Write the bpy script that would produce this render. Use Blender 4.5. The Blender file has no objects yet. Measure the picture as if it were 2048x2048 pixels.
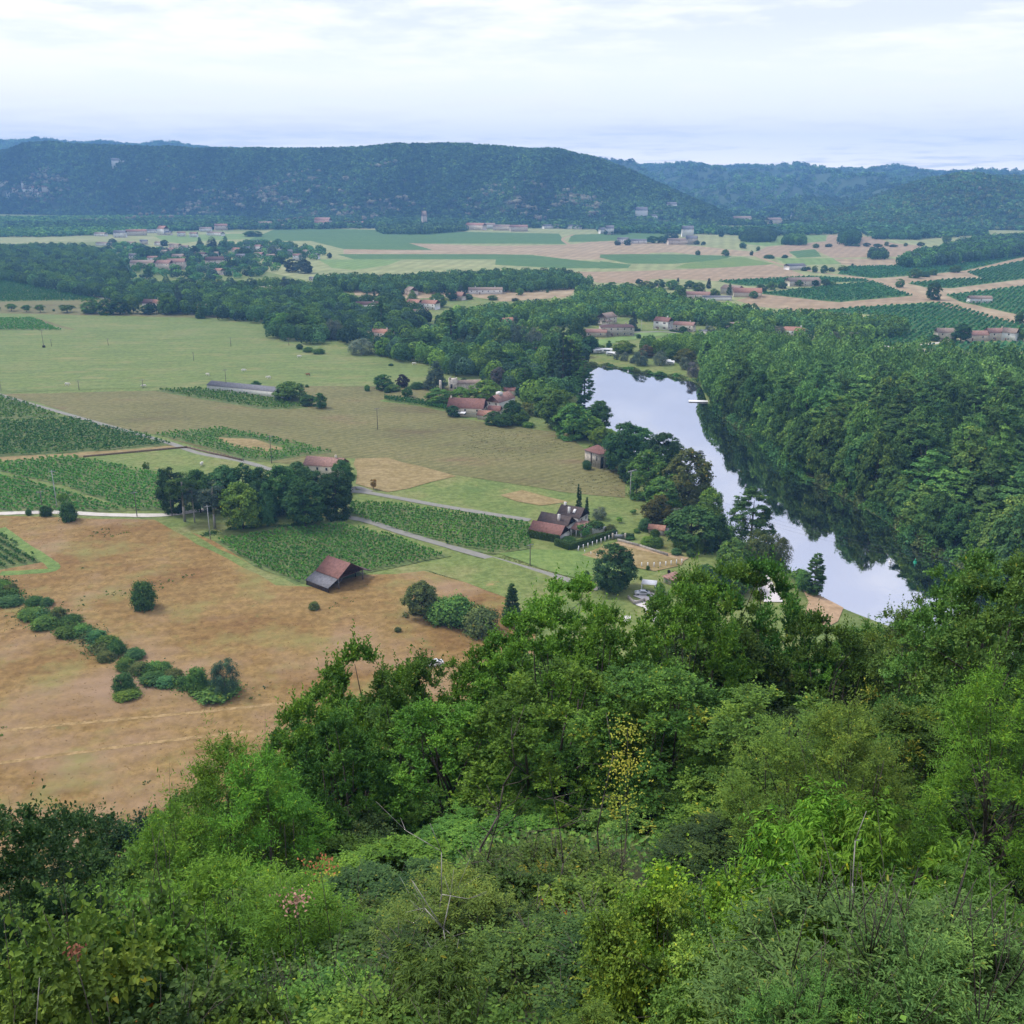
import bpy, math, random
import numpy as np
from mathutils import Vector
from mathutils.geometry import delaunay_2d_cdt

# ---------------------------------------------------------------- camera, sky, sun, exposure
SC = bpy.context.scene
CAMH = 110.0
PITCH = math.radians(18.62)
FPX = 2000.0                      # focal length in pixels of the 2048 px photograph
cd = bpy.data.cameras.new('camera'); cam = bpy.data.objects.new('camera', cd)
SC.collection.objects.link(cam); SC.camera = cam
cam.location = (0, 0, CAMH); cam.rotation_euler = (math.pi/2 - PITCH, 0, 0)
cd.sensor_width = 36; cd.lens = 36*FPX/2048; cd.clip_start = 0.2; cd.clip_end = 30000

SUN_EL, SUN_AZ = math.radians(52), math.radians(-60)      # sun to the left, thin overcast
w = bpy.data.worlds.new('World'); SC.world = w; w.use_nodes = True
nt = w.node_tree; nt.nodes.clear()
def nn(t, **kw):
    n = nt.nodes.new(t)
    for k, v in kw.items(): setattr(n, k, v)
    return n
L = lambda a, b: nt.links.new(a, b)
out = nn('ShaderNodeOutputWorld'); bg = nn('ShaderNodeBackground'); L(bg.outputs[0], out.inputs[0])
bg.inputs['Strength'].default_value = 0.12
sky = nn('ShaderNodeTexSky'); sky.sky_type = 'NISHITA'; sky.sun_disc = False
sky.sun_elevation = SUN_EL; sky.sun_rotation = SUN_AZ; sky.dust_density = 2.0
tc = nn('ShaderNodeTexCoord'); sep = nn('ShaderNodeSeparateXYZ'); L(tc.outputs['Generated'], sep.inputs[0])
def m(op, a, b=None, c=None, clamp=False):
    n = nn('ShaderNodeMath', operation=op, use_clamp=clamp)
    for i, v in enumerate((a, b, c)):
        if v is None: continue
        if isinstance(v, (int, float)): n.inputs[i].default_value = v
        else: L(v, n.inputs[i])
    return n.outputs[0]
zz = m('MAXIMUM', sep.outputs['Z'], 0.0)
den = m('ADD', zz, 0.055)
px_ = m('DIVIDE', sep.outputs['X'], den); py_ = m('DIVIDE', sep.outputs['Y'], den)
cmb = nn('ShaderNodeCombineXYZ'); L(px_, cmb.inputs[0]); L(py_, cmb.inputs[1])
n1 = nn('ShaderNodeTexNoise'); n1.inputs['Scale'].default_value = 0.55; n1.inputs['Detail'].default_value = 9
n1.inputs['Roughness'].default_value = 0.58; n1.inputs['Distortion'].default_value = 0.5; L(cmb.outputs[0], n1.inputs['Vector'])
n2 = nn('ShaderNodeTexNoise'); n2.inputs['Scale'].default_value = 1.9; n2.inputs['Detail'].default_value = 8
n2.inputs['Roughness'].default_value = 0.6; L(cmb.outputs[0], n2.inputs['Vector'])
ramp = nn('ShaderNodeValToRGB'); cr = ramp.color_ramp
stops = [(0.0, (1.75,1.58,1.38)), (.12, (1.40,1.32,1.24)), (.26, (1.12,1.09,1.09)), (.42, (1.0,1.0,1.03)), (.55, (.95,.96,1.0)),
         (.78, (.76,.79,.93)), (1.0, (.70,.73,.90))]
while len(cr.elements) < len(stops): cr.elements.new(0.5)
for e, (p, c) in zip(cr.elements, stops): e.position = p; e.color = (*c, 1)
zr = m('MULTIPLY', zz, 1/0.165)
L(zr, ramp.inputs[0])
# cloud brightness: broad banks + fine wisps, whiter towards the left
f1 = m('SUBTRACT', n1.outputs['Fac'], 0.42); f2 = m('SUBTRACT', n2.outputs['Fac'], 0.5)
fl = m('MULTIPLY', sep.outputs['X'], -0.75)
cl = m('ADD', m('ADD', m('MULTIPLY', f1, 5.0), m('MULTIPLY', f2, 3.6)), fl)
cl = m('ADD', cl, -0.12, clamp=True)
mixw = nn('ShaderNodeMix', data_type='RGBA'); L(cl, mixw.inputs['Factor']); L(ramp.outputs['Color'], mixw.inputs['A'])
mixw.inputs['B'].default_value = (1.02, 1.0, 1.02, 1)
sc10 = nn('ShaderNodeVectorMath', operation='SCALE'); L(mixw.outputs['Result'], sc10.inputs[0]); sc10.inputs['Scale'].default_value = 5.4
mixs = nn('ShaderNodeMix', data_type='RGBA'); mixs.inputs['Factor'].default_value = 0.93
L(sky.outputs[0], mixs.inputs['A']); L(sc10.outputs[0], mixs.inputs['B']); L(mixs.outputs['Result'], bg.inputs['Color'])

sl = bpy.data.lights.new('sun', 'SUN'); sun = bpy.data.objects.new('sun', sl); SC.collection.objects.link(sun)
sl.energy = 1.5; sl.angle = math.radians(12); sl.color = (1.0, .96, .9)
sd = Vector((math.sin(SUN_AZ)*math.cos(SUN_EL), math.cos(SUN_AZ)*math.cos(SUN_EL), math.sin(SUN_EL)))
sun.rotation_euler = sd.to_track_quat('Z', 'Y').to_euler()

SC.view_settings.view_transform = 'Standard'; SC.view_settings.look = 'None'
SC.view_settings.gamma = 1; SC.view_settings.use_curve_mapping = False; SC.view_settings.exposure = 1.05
cy = SC.cycles
cy.max_bounces = 4; cy.diffuse_bounces = 2; cy.glossy_bounces = 2; cy.transmission_bounces = 2
cy.volume_bounces = 0; cy.transparent_max_bounces = 4; cy.caustics_reflective = False; cy.caustics_refractive = False
cy.use_denoising = True; cy.sample_clamp_indirect = 4

# ---------------------------------------------------------------- pixel helpers (photo crops -> 2048 px)
REG = {'A': (0,0,2048/1932), 'B': (0,250,700/1932), 'C': (600,250,700/1932), 'D': (1200,250,848/1932), 'E': (0,550,700/1932),
       'F': (600,550,650/1932), 'G': (1100,600,948/1932), 'H': (0,1050,700/1932), 'I': (600,1000,700/1932), 'L': (1300,1050,748/1932),
       'N': (1000,980,450/1932), 'O': (170,430,500/1932), 'P': (560,1080,240/1932), 'Q': (1040,960,200/1932), 'R': (860,740,260/1932),
       'S': (1160,600,280/1932), 'T': (1120,870,240/1932), 'U': (1200,1120,200/1932), 'W': (680,570,500/1932), 'X': (0,0,1.0)}
CP, SP = math.cos(PITCH), math.sin(PITCH)
def pix(k, x, y):
    a, b, s = REG[k]; return a + x*s, b + y*s
def ray(px, py):
    cx, cyy = (px-1024)/FPX, (1024-py)/FPX
    return cx, CP + cyy*SP, -SP + cyy*CP
def gp(k, x, y, z=0.0):
    dx, dy, dz = ray(*pix(k, x, y)); t = (z-CAMH)/dz
    return np.array([dx*t, dy*t, z])
def proj(p):
    x, y, z = p[0], p[1], p[2]-CAMH
    dep = y*CP - z*SP; up = y*SP + z*CP
    return 1024+FPX*x/dep, 1024-FPX*up/dep, dep
def zat(x, y, row):                # height above which a point over (x, y) shows at a given photo row
    c = (1024-row)/FPX            # up/dep = c : (y SP + z CP) = c (y CP - z SP)
    return CAMH + y*(c*CP - SP)/(CP + c*SP)
def poly(s, z=0.0):
    """'A 10,20 30,40 C 5,6' -> ground points"""
    o = []; k = 'A'
    for t in s.split():
        if t in REG: k = t; continue
        x, y = t.split(','); o.append(gp(k, float(x), float(y), z)[:2])
    return np.array(o)

# ---------------------------------------------------------------- object helpers
COL = SC.collection
def tagp(o, label=None, cat=None, group=None, kind=None):
    if label: o['label'] = label
    if cat: o['category'] = cat
    if group: o['group'] = group
    if kind: o['kind'] = kind
    return o
def mesh(name, V, F, mats, tint=None, smooth=False, mi=None):
    """V (n,3); F list of int arrays (k,3) / (k,4)"""
    me = bpy.data.meshes.new(name); V = np.asarray(V, np.float32)
    F = [np.asarray(f, np.int32) for f in F if len(f)]
    me.vertices.add(len(V)); me.vertices.foreach_set('co', V.ravel())
    lp = np.concatenate([f.ravel() for f in F]); st = []; c = 0
    for f in F:
        st.append(c + np.arange(len(f))*f.shape[1]); c += f.size
    st = np.concatenate(st)
    me.loops.add(len(lp)); me.loops.foreach_set('vertex_index', lp)
    me.polygons.add(len(st)); me.polygons.foreach_set('loop_start', st.astype(np.int32))
    if smooth: me.polygons.foreach_set('use_smooth', np.ones(len(st), bool))
    if mi is not None: me.polygons.foreach_set('material_index', np.asarray(mi, np.int32))
    me.update(calc_edges=True)
    if tint is not None:
        t = np.ones((len(V), 4), np.float32); t[:, :3] = tint if np.ndim(tint) > 1 else np.asarray(tint)[None]
        a = me.color_attributes.new('tint', 'FLOAT_COLOR', 'POINT'); a.data.foreach_set('color', t.ravel())
    for mm in (mats if isinstance(mats, (list, tuple)) else [mats]): me.materials.append(mm)
    return me
def link(name, me, parent=None, loc=None, rz=None, sc=None, color=None):
    o = bpy.data.objects.new(name, me); COL.objects.link(o)
    if parent: o.parent = parent
    if loc is not None: o.location = tuple(float(v) for v in loc)
    if rz is not None: o.rotation_euler = (0, 0, rz)
    if sc is not None: o.scale = sc
    if color is not None: o.color = (*color, 1)
    return o
def empty(name, loc, rz=0, sc=(1,1,1)):
    return link(name, None, None, loc, rz, sc)
class MB:
    """collects boxes, bars, tubes, polygons into one mesh"""
    def __init__(s): s.v = []; s.f3 = []; s.f4 = []; s.m3 = []; s.m4 = []; s.n = 0
    def add(s, V, F, mi=0):
        V = np.asarray(V, float).reshape(-1, 3); s.v.append(V)
        for f in F:
            f = [i + s.n for i in f]
            if len(f) == 3: s.f3.append(f); s.m3.append(mi)
            elif len(f) == 4: s.f4.append(f); s.m4.append(mi)
            else:
                for j in range(1, len(f)-1): s.f3.append([f[0], f[j], f[j+1]]); s.m3.append(mi)
        s.n += len(V); return s
    def box(s, x0, x1, y0, y1, z0, z1, mi=0):
        V = [(x, y, z) for z in (z0, z1) for y in (y0, y1) for x in (x0, x1)]
        return s.add(V, [(0,2,3,1), (4,5,7,6), (0,1,5,4), (2,6,7,3), (0,4,6,2), (1,3,7,5)], mi)
    def bar(s, a, b, r0, r1=None, sides=6, mi=0):
        a = np.array(a, float); b = np.array(b, float); r1 = r0 if r1 is None else r1
        d = b-a; d /= (np.linalg.norm(d)+1e-9); u = np.cross(d, (0,0,1) if abs(d[2]) < .9 else (1,0,0)); u /= np.linalg.norm(u); v = np.cross(d, u)
        V = []
        for p, r in ((a, r0), (b, r1)):
            for i in range(sides):
                t = 2*math.pi*i/sides; V.append(p + r*(math.cos(t)*u + math.sin(t)*v))
        F = [(i, (i+1) % sides, sides+(i+1) % sides, sides+i) for i in range(sides)]
        F += [tuple(range(sides))[::-1], tuple(range(sides, 2*sides))]
        return s.add(V, F, mi)
    def tube(s, pts, rad, sides=5, mi=0):
        for i in range(len(pts)-1): s.bar(pts[i], pts[i+1], rad[i], rad[i+1], sides, mi)
        return s
    def prism(s, prof, x0, x1, mi=0):
        """profile in (y,z) swept along x"""
        n = len(prof); V = [(x0, y, z) for y, z in prof] + [(x1, y, z) for y, z in prof]
        F = [(i, (i+1) % n, n+(i+1) % n, n+i) for i in range(n)] + [tuple(range(n)), tuple(range(n, 2*n))[::-1]]
        return s.add(V, F, mi)
    def me(s, name, mats, smooth=False, tint=None):
        return mesh(name, np.concatenate(s.v), [s.f3, s.f4], mats, tint, smooth, s.m3 + s.m4)
    def build(s, name, mats, parent=None, smooth=False, tint=None, color=None, **kw):
        return link(name, s.me(name, mats, smooth, tint), parent, color=color, **kw)

# ---------------------------------------------------------------- materials
def newmat(name):
    mt = bpy.data.materials.new(name); mt.use_nodes = True; t = mt.node_tree; t.nodes.clear()
    def n(ty, **kw):
        x = t.nodes.new(ty)
        for k, v in kw.items():
            if k.startswith('i_'):
                x.inputs[k[2:].replace('_', ' ')].default_value = v
            else: setattr(x, k, v)
        return x
    return mt, n, lambda a, b: t.links.new(a, b)
def c4(c): return (*c, 1)
def foliage(name, near):
    mt, n, l = newmat(name)
    oi = n('ShaderNodeObjectInfo'); at = n('ShaderNodeAttribute', attribute_name='tint')
    mx = n('ShaderNodeMix', data_type='RGBA', blend_type='MULTIPLY', i_Factor=1.0)
    l(oi.outputs['Color'], mx.inputs['A']); l(at.outputs['Color'], mx.inputs['B'])
    hs = n('ShaderNodeHueSaturation'); l(mx.outputs['Result'], hs.inputs['Color'])
    r = n('ShaderNodeMapRange'); l(oi.outputs['Random'], r.inputs[0]); r.inputs['To Min'].default_value = .82; r.inputs['To Max'].default_value = 1.18
    l(r.outputs[0], hs.inputs['Value'])
    r2 = n('ShaderNodeMapRange'); l(oi.outputs['Random'], r2.inputs[0]); r2.inputs['To Min'].default_value = .485; r2.inputs['To Max'].default_value = .515
    l(r2.outputs[0], hs.inputs['Hue'])
    o = n('ShaderNodeOutputMaterial'); ms = n('ShaderNodeMixShader')
    tr = n('ShaderNodeBsdfTranslucent'); l(hs.outputs[0], tr.inputs[0])
    if near:
        b = n('ShaderNodeBsdfPrincipled', i_Roughness=.55); b.inputs['Specular IOR Level'].default_value = .12
        l(hs.outputs[0], b.inputs['Base Color']); ms.inputs[0].default_value = .24
    else:
        b = n('ShaderNodeBsdfDiffuse'); l(hs.outputs[0], b.inputs[0]); ms.inputs[0].default_value = .18
    l(b.outputs[0], ms.inputs[1]); l(tr.outputs[0], ms.inputs[2]); l(ms.outputs[0], o.inputs[0])
    return mt
FOL = foliage('leaf_far', False); FOLN = foliage('leaf_near', True)
def surf(name, stops, scale=1.0, detail=6, rough=.9, bump=0.0, bscale=None, stretch=None, rot=0, fine=None, finec=None, spec=.2, rows=None, patch=None):
    """colour ramp driven by noise in world position; optional fine mottling, green patches and drill rows"""
    mt, n, l = newmat(name)
    g = n('ShaderNodeNewGeometry'); mp = n('ShaderNodeMapping'); l(g.outputs['Position'], mp.inputs[0])
    mp.inputs['Rotation'].default_value = (0, 0, rot)
    if stretch: mp.inputs['Scale'].default_value = stretch
    no = n('ShaderNodeTexNoise', i_Scale=scale, i_Detail=detail, i_Roughness=.62); l(mp.outputs[0], no.inputs['Vector'])
    rp = n('ShaderNodeValToRGB'); cr = rp.color_ramp
    while len(cr.elements) < len(stops): cr.elements.new(.5)
    for e, (p, c) in zip(cr.elements, stops): e.position = p; e.color = c4(c)
    l(no.outputs['Fac'], rp.inputs[0]); colr = rp.outputs[0]
    if fine:
        nf = n('ShaderNodeTexNoise', i_Scale=fine, i_Detail=5, i_Roughness=.7); l(g.outputs['Position'], nf.inputs['Vector'])
        rf = n('ShaderNodeValToRGB'); rf.color_ramp.elements[0].position = .40; rf.color_ramp.elements[1].position = .62
        rf.color_ramp.elements[0].color = (0,0,0,1); rf.color_ramp.elements[1].color = (1,1,1,1); l(nf.outputs['Fac'], rf.inputs[0])
        mx = n('ShaderNodeMix', data_type='RGBA', blend_type='MULTIPLY', i_Factor=1.0); mm = n('ShaderNodeMix', data_type='RGBA')
        mm.inputs['A'].default_value = c4(finec or (.6,.62,.55)); mm.inputs['B'].default_value = (1.12,1.12,1.12,1); l(rf.outputs[0], mm.inputs['Factor'])
        l(colr, mx.inputs['A']); l(mm.outputs['Result'], mx.inputs['B']); colr = mx.outputs['Result']
    for ps, lo, hi, pc in (patch or ()):
        npn = n('ShaderNodeTexNoise', i_Scale=ps, i_Detail=7, i_Roughness=.68); l(mp.outputs[0], npn.inputs['Vector'])
        rr = n('ShaderNodeMapRange'); rr.inputs['From Min'].default_value = lo; rr.inputs['From Max'].default_value = hi; l(npn.outputs['Fac'], rr.inputs[0])
        mx = n('ShaderNodeMix', data_type='RGBA'); l(rr.outputs[0], mx.inputs['Factor']); l(colr, mx.inputs['A']); mx.inputs['B'].default_value = c4(pc)
        colr = mx.outputs['Result']
    if rows:
        sp, ang, amt = rows
        m2 = n('ShaderNodeMapping'); l(g.outputs['Position'], m2.inputs[0]); m2.inputs['Rotation'].default_value = (0, 0, ang)
        wv = n('ShaderNodeTexWave', i_Scale=2*math.pi/20/sp*1.0, i_Distortion=1.2, i_Detail=2); wv.inputs['Detail Scale'].default_value = 1.5; l(m2.outputs[0], wv.inputs['Vector'])
        mx = n('ShaderNodeMix', data_type='RGBA', blend_type='MULTIPLY', i_Factor=amt); l(colr, mx.inputs['A'])
        l(wv.outputs['Color'], mx.inputs['B']); colr = mx.outputs['Result']
    b = n('ShaderNodeBsdfPrincipled', i_Roughness=rough); b.inputs['Specular IOR Level'].default_value = spec
    l(colr, b.inputs['Base Color']); o = n('ShaderNodeOutputMaterial'); l(b.outputs[0], o.inputs[0])
    if bump:
        nb = n('ShaderNodeTexNoise', i_Scale=bscale or 1, i_Detail=5, i_Roughness=.7); l(g.outputs['Position'], nb.inputs['Vector'])
        bp = n('ShaderNodeBump', i_Strength=1.0, i_Distance=bump); l(nb.outputs['Fac'], bp.inputs['Height']); l(bp.outputs[0], b.inputs['Normal'])
    return mt
def plain(name, c, rough=.7, var=.12, scale=3.0, metal=0, spec=.3, emit=None):
    mt, n, l = newmat(name)
    b = n('ShaderNodeBsdfPrincipled', i_Roughness=rough, i_Metallic=metal); b.inputs['Specular IOR Level'].default_value = spec
    g = n('ShaderNodeNewGeometry'); no = n('ShaderNodeTexNoise', i_Scale=scale, i_Detail=5, i_Roughness=.65); l(g.outputs['Position'], no.inputs['Vector'])
    rp = n('ShaderNodeValToRGB'); rp.color_ramp.elements[0].position = .3; rp.color_ramp.elements[1].position = .7
    rp.color_ramp.elements[0].color = c4([v*(1-var*1.6) for v in c]); rp.color_ramp.elements[1].color = c4([min(1, v*(1+var)) for v in c])
    l(no.outputs['Fac'], rp.inputs[0]); l(rp.outputs[0], b.inputs['Base Color'])
    o = n('ShaderNodeOutputMaterial'); l(b.outputs[0], o.inputs[0]); return mt
BARK = plain('bark', (.10,.085,.07), .9, .35, 6); BARKP = plain('pale_bark', (.34,.32,.29), .9, .3, 6)
M_DRY = surf('dry_grass', [(.28,(.20,.108,.038)), (.42,(.235,.143,.048)), (.55,(.28,.185,.068)), (.72,(.25,.148,.065))], .035, 8, fine=.5,
             finec=(.72,.70,.62), patch=[(.05,.52,.70,(.225,.205,.065)), (.11,.63,.74,(.13,.15,.045)), (.018,.5,.66,(.30,.20,.12))], rows=(6,1.25,.12))
M_MEADOW = surf('meadow_grass', [(.3,(.13,.17,.05)), (.5,(.15,.20,.056)), (.7,(.20,.21,.078))], .022, 8, bump=.2, bscale=.8, fine=.30, finec=(.80,.82,.75),
             stretch=(1,2.2,1), patch=[(.03,.55,.75,(.27,.235,.10))], rows=(9,1.4,.08))
M_FALLOW = surf('fallow_field', [(.28,(.135,.11,.05)), (.45,(.165,.16,.06)), (.6,(.19,.175,.07)), (.75,(.19,.125,.07))], .016, 8, bump=.1, bscale=.7, fine=.38,
             finec=(.78,.77,.70), stretch=(1,2.5,1), rows=(3.5,.9,.16))
M_OCHRE = surf('ochre_stubble', [(.3,(.225,.175,.075)), (.5,(.26,.20,.088)), (.7,(.31,.24,.12))], .05, 7, fine=.4, finec=(.78,.75,.68), stretch=(1,2,1))
M_LAWN = surf('grass_field', [(.3,(.115,.17,.045)), (.5,(.165,.205,.06)), (.7,(.23,.22,.09))], .05, 8, bump=.1, bscale=.8, fine=.45, finec=(.7,.74,.6), patch=[(.12,.62,.72,(.30,.22,.09))])
M_TRACK = surf('worn_track', [(.3,(.30,.20,.085)), (.7,(.36,.25,.12))], .3, 6, fine=.6, finec=(.7,.7,.6))
M_BRIGHT = surf('bright_grass', [(.3,(.12,.19,.05)), (.6,(.16,.225,.06)), (.8,(.22,.25,.08))], .05, 6, fine=.4, finec=(.75,.8,.7))
M_ROAD = surf('asphalt_road', [(.3,(.20,.195,.17)), (.7,(.26,.25,.215))], .4, 6, rough=.85)
M_GRAVEL = surf('gravel_track', [(.3,(.46,.42,.37)), (.7,(.60,.56,.50))], .5, 6, rough=.9)
M_DIRT = surf('dirt_track', [(.3,(.30,.21,.12)), (.7,(.42,.31,.19))], .2, 6, rough=.9, fine=.7, finec=(.75,.75,.7))
M_VINE = surf('vineyard_soil', [(.3,(.095,.145,.045)), (.5,(.13,.17,.055)), (.75,(.19,.18,.08))], .12, 7, fine=.6, finec=(.7,.75,.65))
M_VINEF = surf('far_vineyard', [(.3,(.075,.155,.045)), (.6,(.095,.185,.05)), (.8,(.13,.21,.06))], .01, 8, fine=.09, finec=(.8,.85,.8), stretch=(1,3,1), rows=(9,.5,.28))
M_TAN = surf('tan_stubble', [(.3,(.30,.22,.13)), (.5,(.35,.265,.16)), (.7,(.42,.34,.22))], .008, 8, fine=.06, finec=(.86,.85,.8), stretch=(1,3,1), rows=(14,.3,.14))
M_PINK = surf('bare_red_soil', [(.3,(.29,.205,.125)), (.7,(.36,.27,.165))], .01, 7, fine=.08, finec=(.86,.85,.8), stretch=(1,3,1), rows=(12,.4,.12))
M_OLIVE = surf('pale_pasture', [(.3,(.22,.25,.10)), (.6,(.30,.31,.14)), (.8,(.40,.36,.19))], .008, 8, fine=.07, finec=(.86,.88,.8), stretch=(1,3,1), rows=(18,.2,.14))
M_LGREEN = surf('light_green_crop', [(.3,(.14,.23,.07)), (.7,(.19,.27,.08))], .01, 7, fine=.07, finec=(.85,.88,.8), stretch=(1,3,1), rows=(12,.2,.14))
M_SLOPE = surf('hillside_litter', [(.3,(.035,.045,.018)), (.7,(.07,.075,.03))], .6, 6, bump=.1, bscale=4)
M_HILL = surf('hillside_ground', [(.35,(.04,.075,.035)), (.5,(.06,.09,.045)), (.60,(.16,.16,.11)), (.72,(.32,.29,.23))], .022, 9, fine=.06, finec=(.55,.6,.55))
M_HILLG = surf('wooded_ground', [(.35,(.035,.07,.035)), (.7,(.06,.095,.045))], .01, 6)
M_PALE = surf('pale_paving', [(.3,(.52,.48,.46)), (.7,(.62,.58,.56))], .3, 6)
M_SAND = surf('sandy_bank', [(.3,(.33,.22,.13)), (.7,(.43,.30,.19))], .1, 7, fine=.5, finec=(.8,.8,.75))
# ---------------------------------------------------------------- terrain
def slope_z(x, y):
    x = np.asarray(x, float); y = np.asarray(y, float)
    r = np.hypot(x, y); az = np.degrees(np.arctan2(x, np.maximum(y, 1e-6)))
    base = np.interp(r, [0, 2, 4, 8, 15, 30, 50, 80, 110, 140, 160, 200, 260], [1.7, 2.6, 4.6, 8.6, 13.8, 23.5, 37, 61, 87, 106, 113, 131, 160])
    g = np.interp(az, [-60, -27, -12, -2, 15, 27, 60], [1.35, 1.33, 1.2, 1.0, .98, .87, .8])
    d = base*g
    back = np.clip((-y)/40, 0, 1); d = np.where(y < 0, 1.7 + (d-1.7)*np.clip(1 + y/15, 0, 1), d)   # plateau behind the viewpoint
    side = np.clip((np.abs(az)-60)/30, 0, 1)
    d = d*(1-side*.55)
    n = 1.1*np.sin(x*.31+1)*np.cos(y*.27)+.8*np.sin(x*.13-y*.17)
    z = CAMH - d + n*np.clip((r-6)/25, 0, 1)*np.clip((d-1.7)/20, 0, 1)
    return np.maximum(z, 0.0)

# river banks, photo pixels -> ground
LEFT = poly('F 1560,560 1640,640 1660,735 G 60,440 120,520 230,590 380,665 540,760 680,890 760,985 850,1030 960,1100 1080,1200 1180,1252 1350,1318 1560,1392 1750,1490 1950,1600')
RIGHT = poly('F 1600,520 1740,530 S 130,885 400,905 700,955 1000,1010 1300,1045 1560,1090 G 625,345 655,440 750,500 850,575 1000,700 1100,745 1250,815 1400,905 1480,985 1620,1045 1800,1150 2000,1290 2500,1500')
RIV = np.vstack([LEFT, RIGHT[::-1]])
def smooth_poly(P, it=1):
    for _ in range(it):
        Q = np.roll(P, -1, 0); P = np.stack([.75*P+.25*Q, .25*P+.75*Q], 1).reshape(-1, 2)
    return P
RIV = smooth_poly(RIV, 2)
def inside(P, pts):
    x, y = pts[:, 0], pts[:, 1]; r = np.zeros(len(pts), bool)
    for i in range(len(P)):
        x0, y0 = P[i]; x1, y1 = P[i-1]
        c = ((y0 > y) != (y1 > y)) & (x < (x1-x0)*(y-y0)/(y1-y0+1e-12)+x0); r ^= c
    return r
def dist_edge(P, pts):
    d = np.full(len(pts), 1e9)
    for i in range(len(P)):
        a, b = P[i-1], P[i]; ab = b-a; t = np.clip(((pts-a)@ab)/(ab@ab+1e-9), 0, 1)
        d = np.minimum(d, np.hypot(*(pts - a - t[:, None]*ab).T))
    return d
rng = np.random.RandomState(4)
rings = np.concatenate([np.arange(1, 12, 1.0), np.geomspace(12, 260, 52), np.geomspace(285, 6300, 34)])
pts = []
for r in rings:
    for a in np.arange(-180, 180, 2.5 if r > 3 else 20):
        if r > 500 and abs(a) > 60 and int(a*2) % 10: continue
        t = math.radians(a + .9*math.sin(r)); pts.append((r*math.sin(t), r*math.cos(t)))
pts = np.array([(0, 0)] + pts)
dr = dist_edge(RIV, pts); pts = pts[(dr > 4) | (np.hypot(*pts.T) > 900)]
# offset ring for the bank foot
nx = np.roll(RIV, -1, 0) - np.roll(RIV, 1, 0); nx /= np.linalg.norm(nx, axis=1)[:, None]; nrm = np.stack([-nx[:, 1], nx[:, 0]], 1)
tst = RIV + nrm*.5; sgn = np.where(inside(RIV, tst), 1, -1)[:, None]; INN = RIV + nrm*sgn*2.5
n0, n1_ = len(pts), len(RIV)
allp = np.vstack([pts, RIV, INN]); edges = [(n0+i, n0+(i+1) % n1_) for i in range(n1_)]
res = delaunay_2d_cdt([Vector(p) for p in allp], edges, [], 0, 1e-4)
V2 = np.array([tuple(v) for v in res[0]]); F = np.array([f for f in res[2] if len(f) == 3])
Z = slope_z(V2[:, 0], V2[:, 1]); ins = inside(RIV, V2); de = dist_edge(RIV, V2)
Z = np.where(ins & (de > .3), -np.clip(de/2.5, 0, 1)*2.8, Z)
V3 = np.column_stack([V2, Z])
a_, b_, c_ = V2[F[:, 0]], V2[F[:, 1]], V2[F[:, 2]]
cr_ = (b_[:, 0]-a_[:, 0])*(c_[:, 1]-a_[:, 1])-(b_[:, 1]-a_[:, 1])*(c_[:, 0]-a_[:, 0]); F[cr_ < 0] = F[cr_ < 0][:, ::-1]
fz = V3[F][:, :, 2].mean(1)
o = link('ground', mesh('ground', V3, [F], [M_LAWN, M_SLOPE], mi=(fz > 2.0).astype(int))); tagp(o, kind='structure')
# water
mt, n, l = newmat('river_water')
g = n('ShaderNodeNewGeometry'); mp = n('ShaderNodeMapping'); l(g.outputs['Position'], mp.inputs[0]); mp.inputs['Scale'].default_value = (1, .6, 1)
nw = n('ShaderNodeTexNoise', i_Scale=.55, i_Detail=3, i_Roughness=.5); l(mp.outputs[0], nw.inputs['Vector'])
nw2 = n('ShaderNodeTexNoise', i_Scale=.03, i_Detail=3); l(mp.outputs[0], nw2.inputs['Vector'])
bp = n('ShaderNodeBump', i_Strength=1.0, i_Distance=.012); l(nw.outputs['Fac'], bp.inputs['Height'])
gl = n('ShaderNodeBsdfGlossy', i_Roughness=.03); gl.inputs['Color'].default_value = (.98,.98,1,1); l(bp.outputs[0], gl.inputs['Normal'])
df = n('ShaderNodeBsdfDiffuse'); df.inputs[0].default_value = (.012,.018,.016,1)
rr = n('ShaderNodeMapRange'); rr.inputs['To Min'].default_value = .68; rr.inputs['To Max'].default_value = .80; l(nw2.outputs['Fac'], rr.inputs[0])
ms = n('ShaderNodeMixShader'); l(rr.outputs[0], ms.inputs[0]); l(df.outputs[0], ms.inputs[1]); l(gl.outputs[0], ms.inputs[2])
o_ = n('ShaderNodeOutputMaterial'); l(ms.outputs[0], o_.inputs[0]); M_WATER = mt
wp = RIV - nrm*sgn*1.5
res = delaunay_2d_cdt([Vector(p) for p in wp], [], [list(range(len(wp)))], 1, 1e-4)
o = link('river_water', mesh('river_water', np.column_stack([np.array([tuple(v) for v in res[0]]), np.full(len(res[0]), -.75)]),
     [np.array([f for f in res[2] if len(f) == 3])], M_WATER)); tagp(o, kind='structure')

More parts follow.
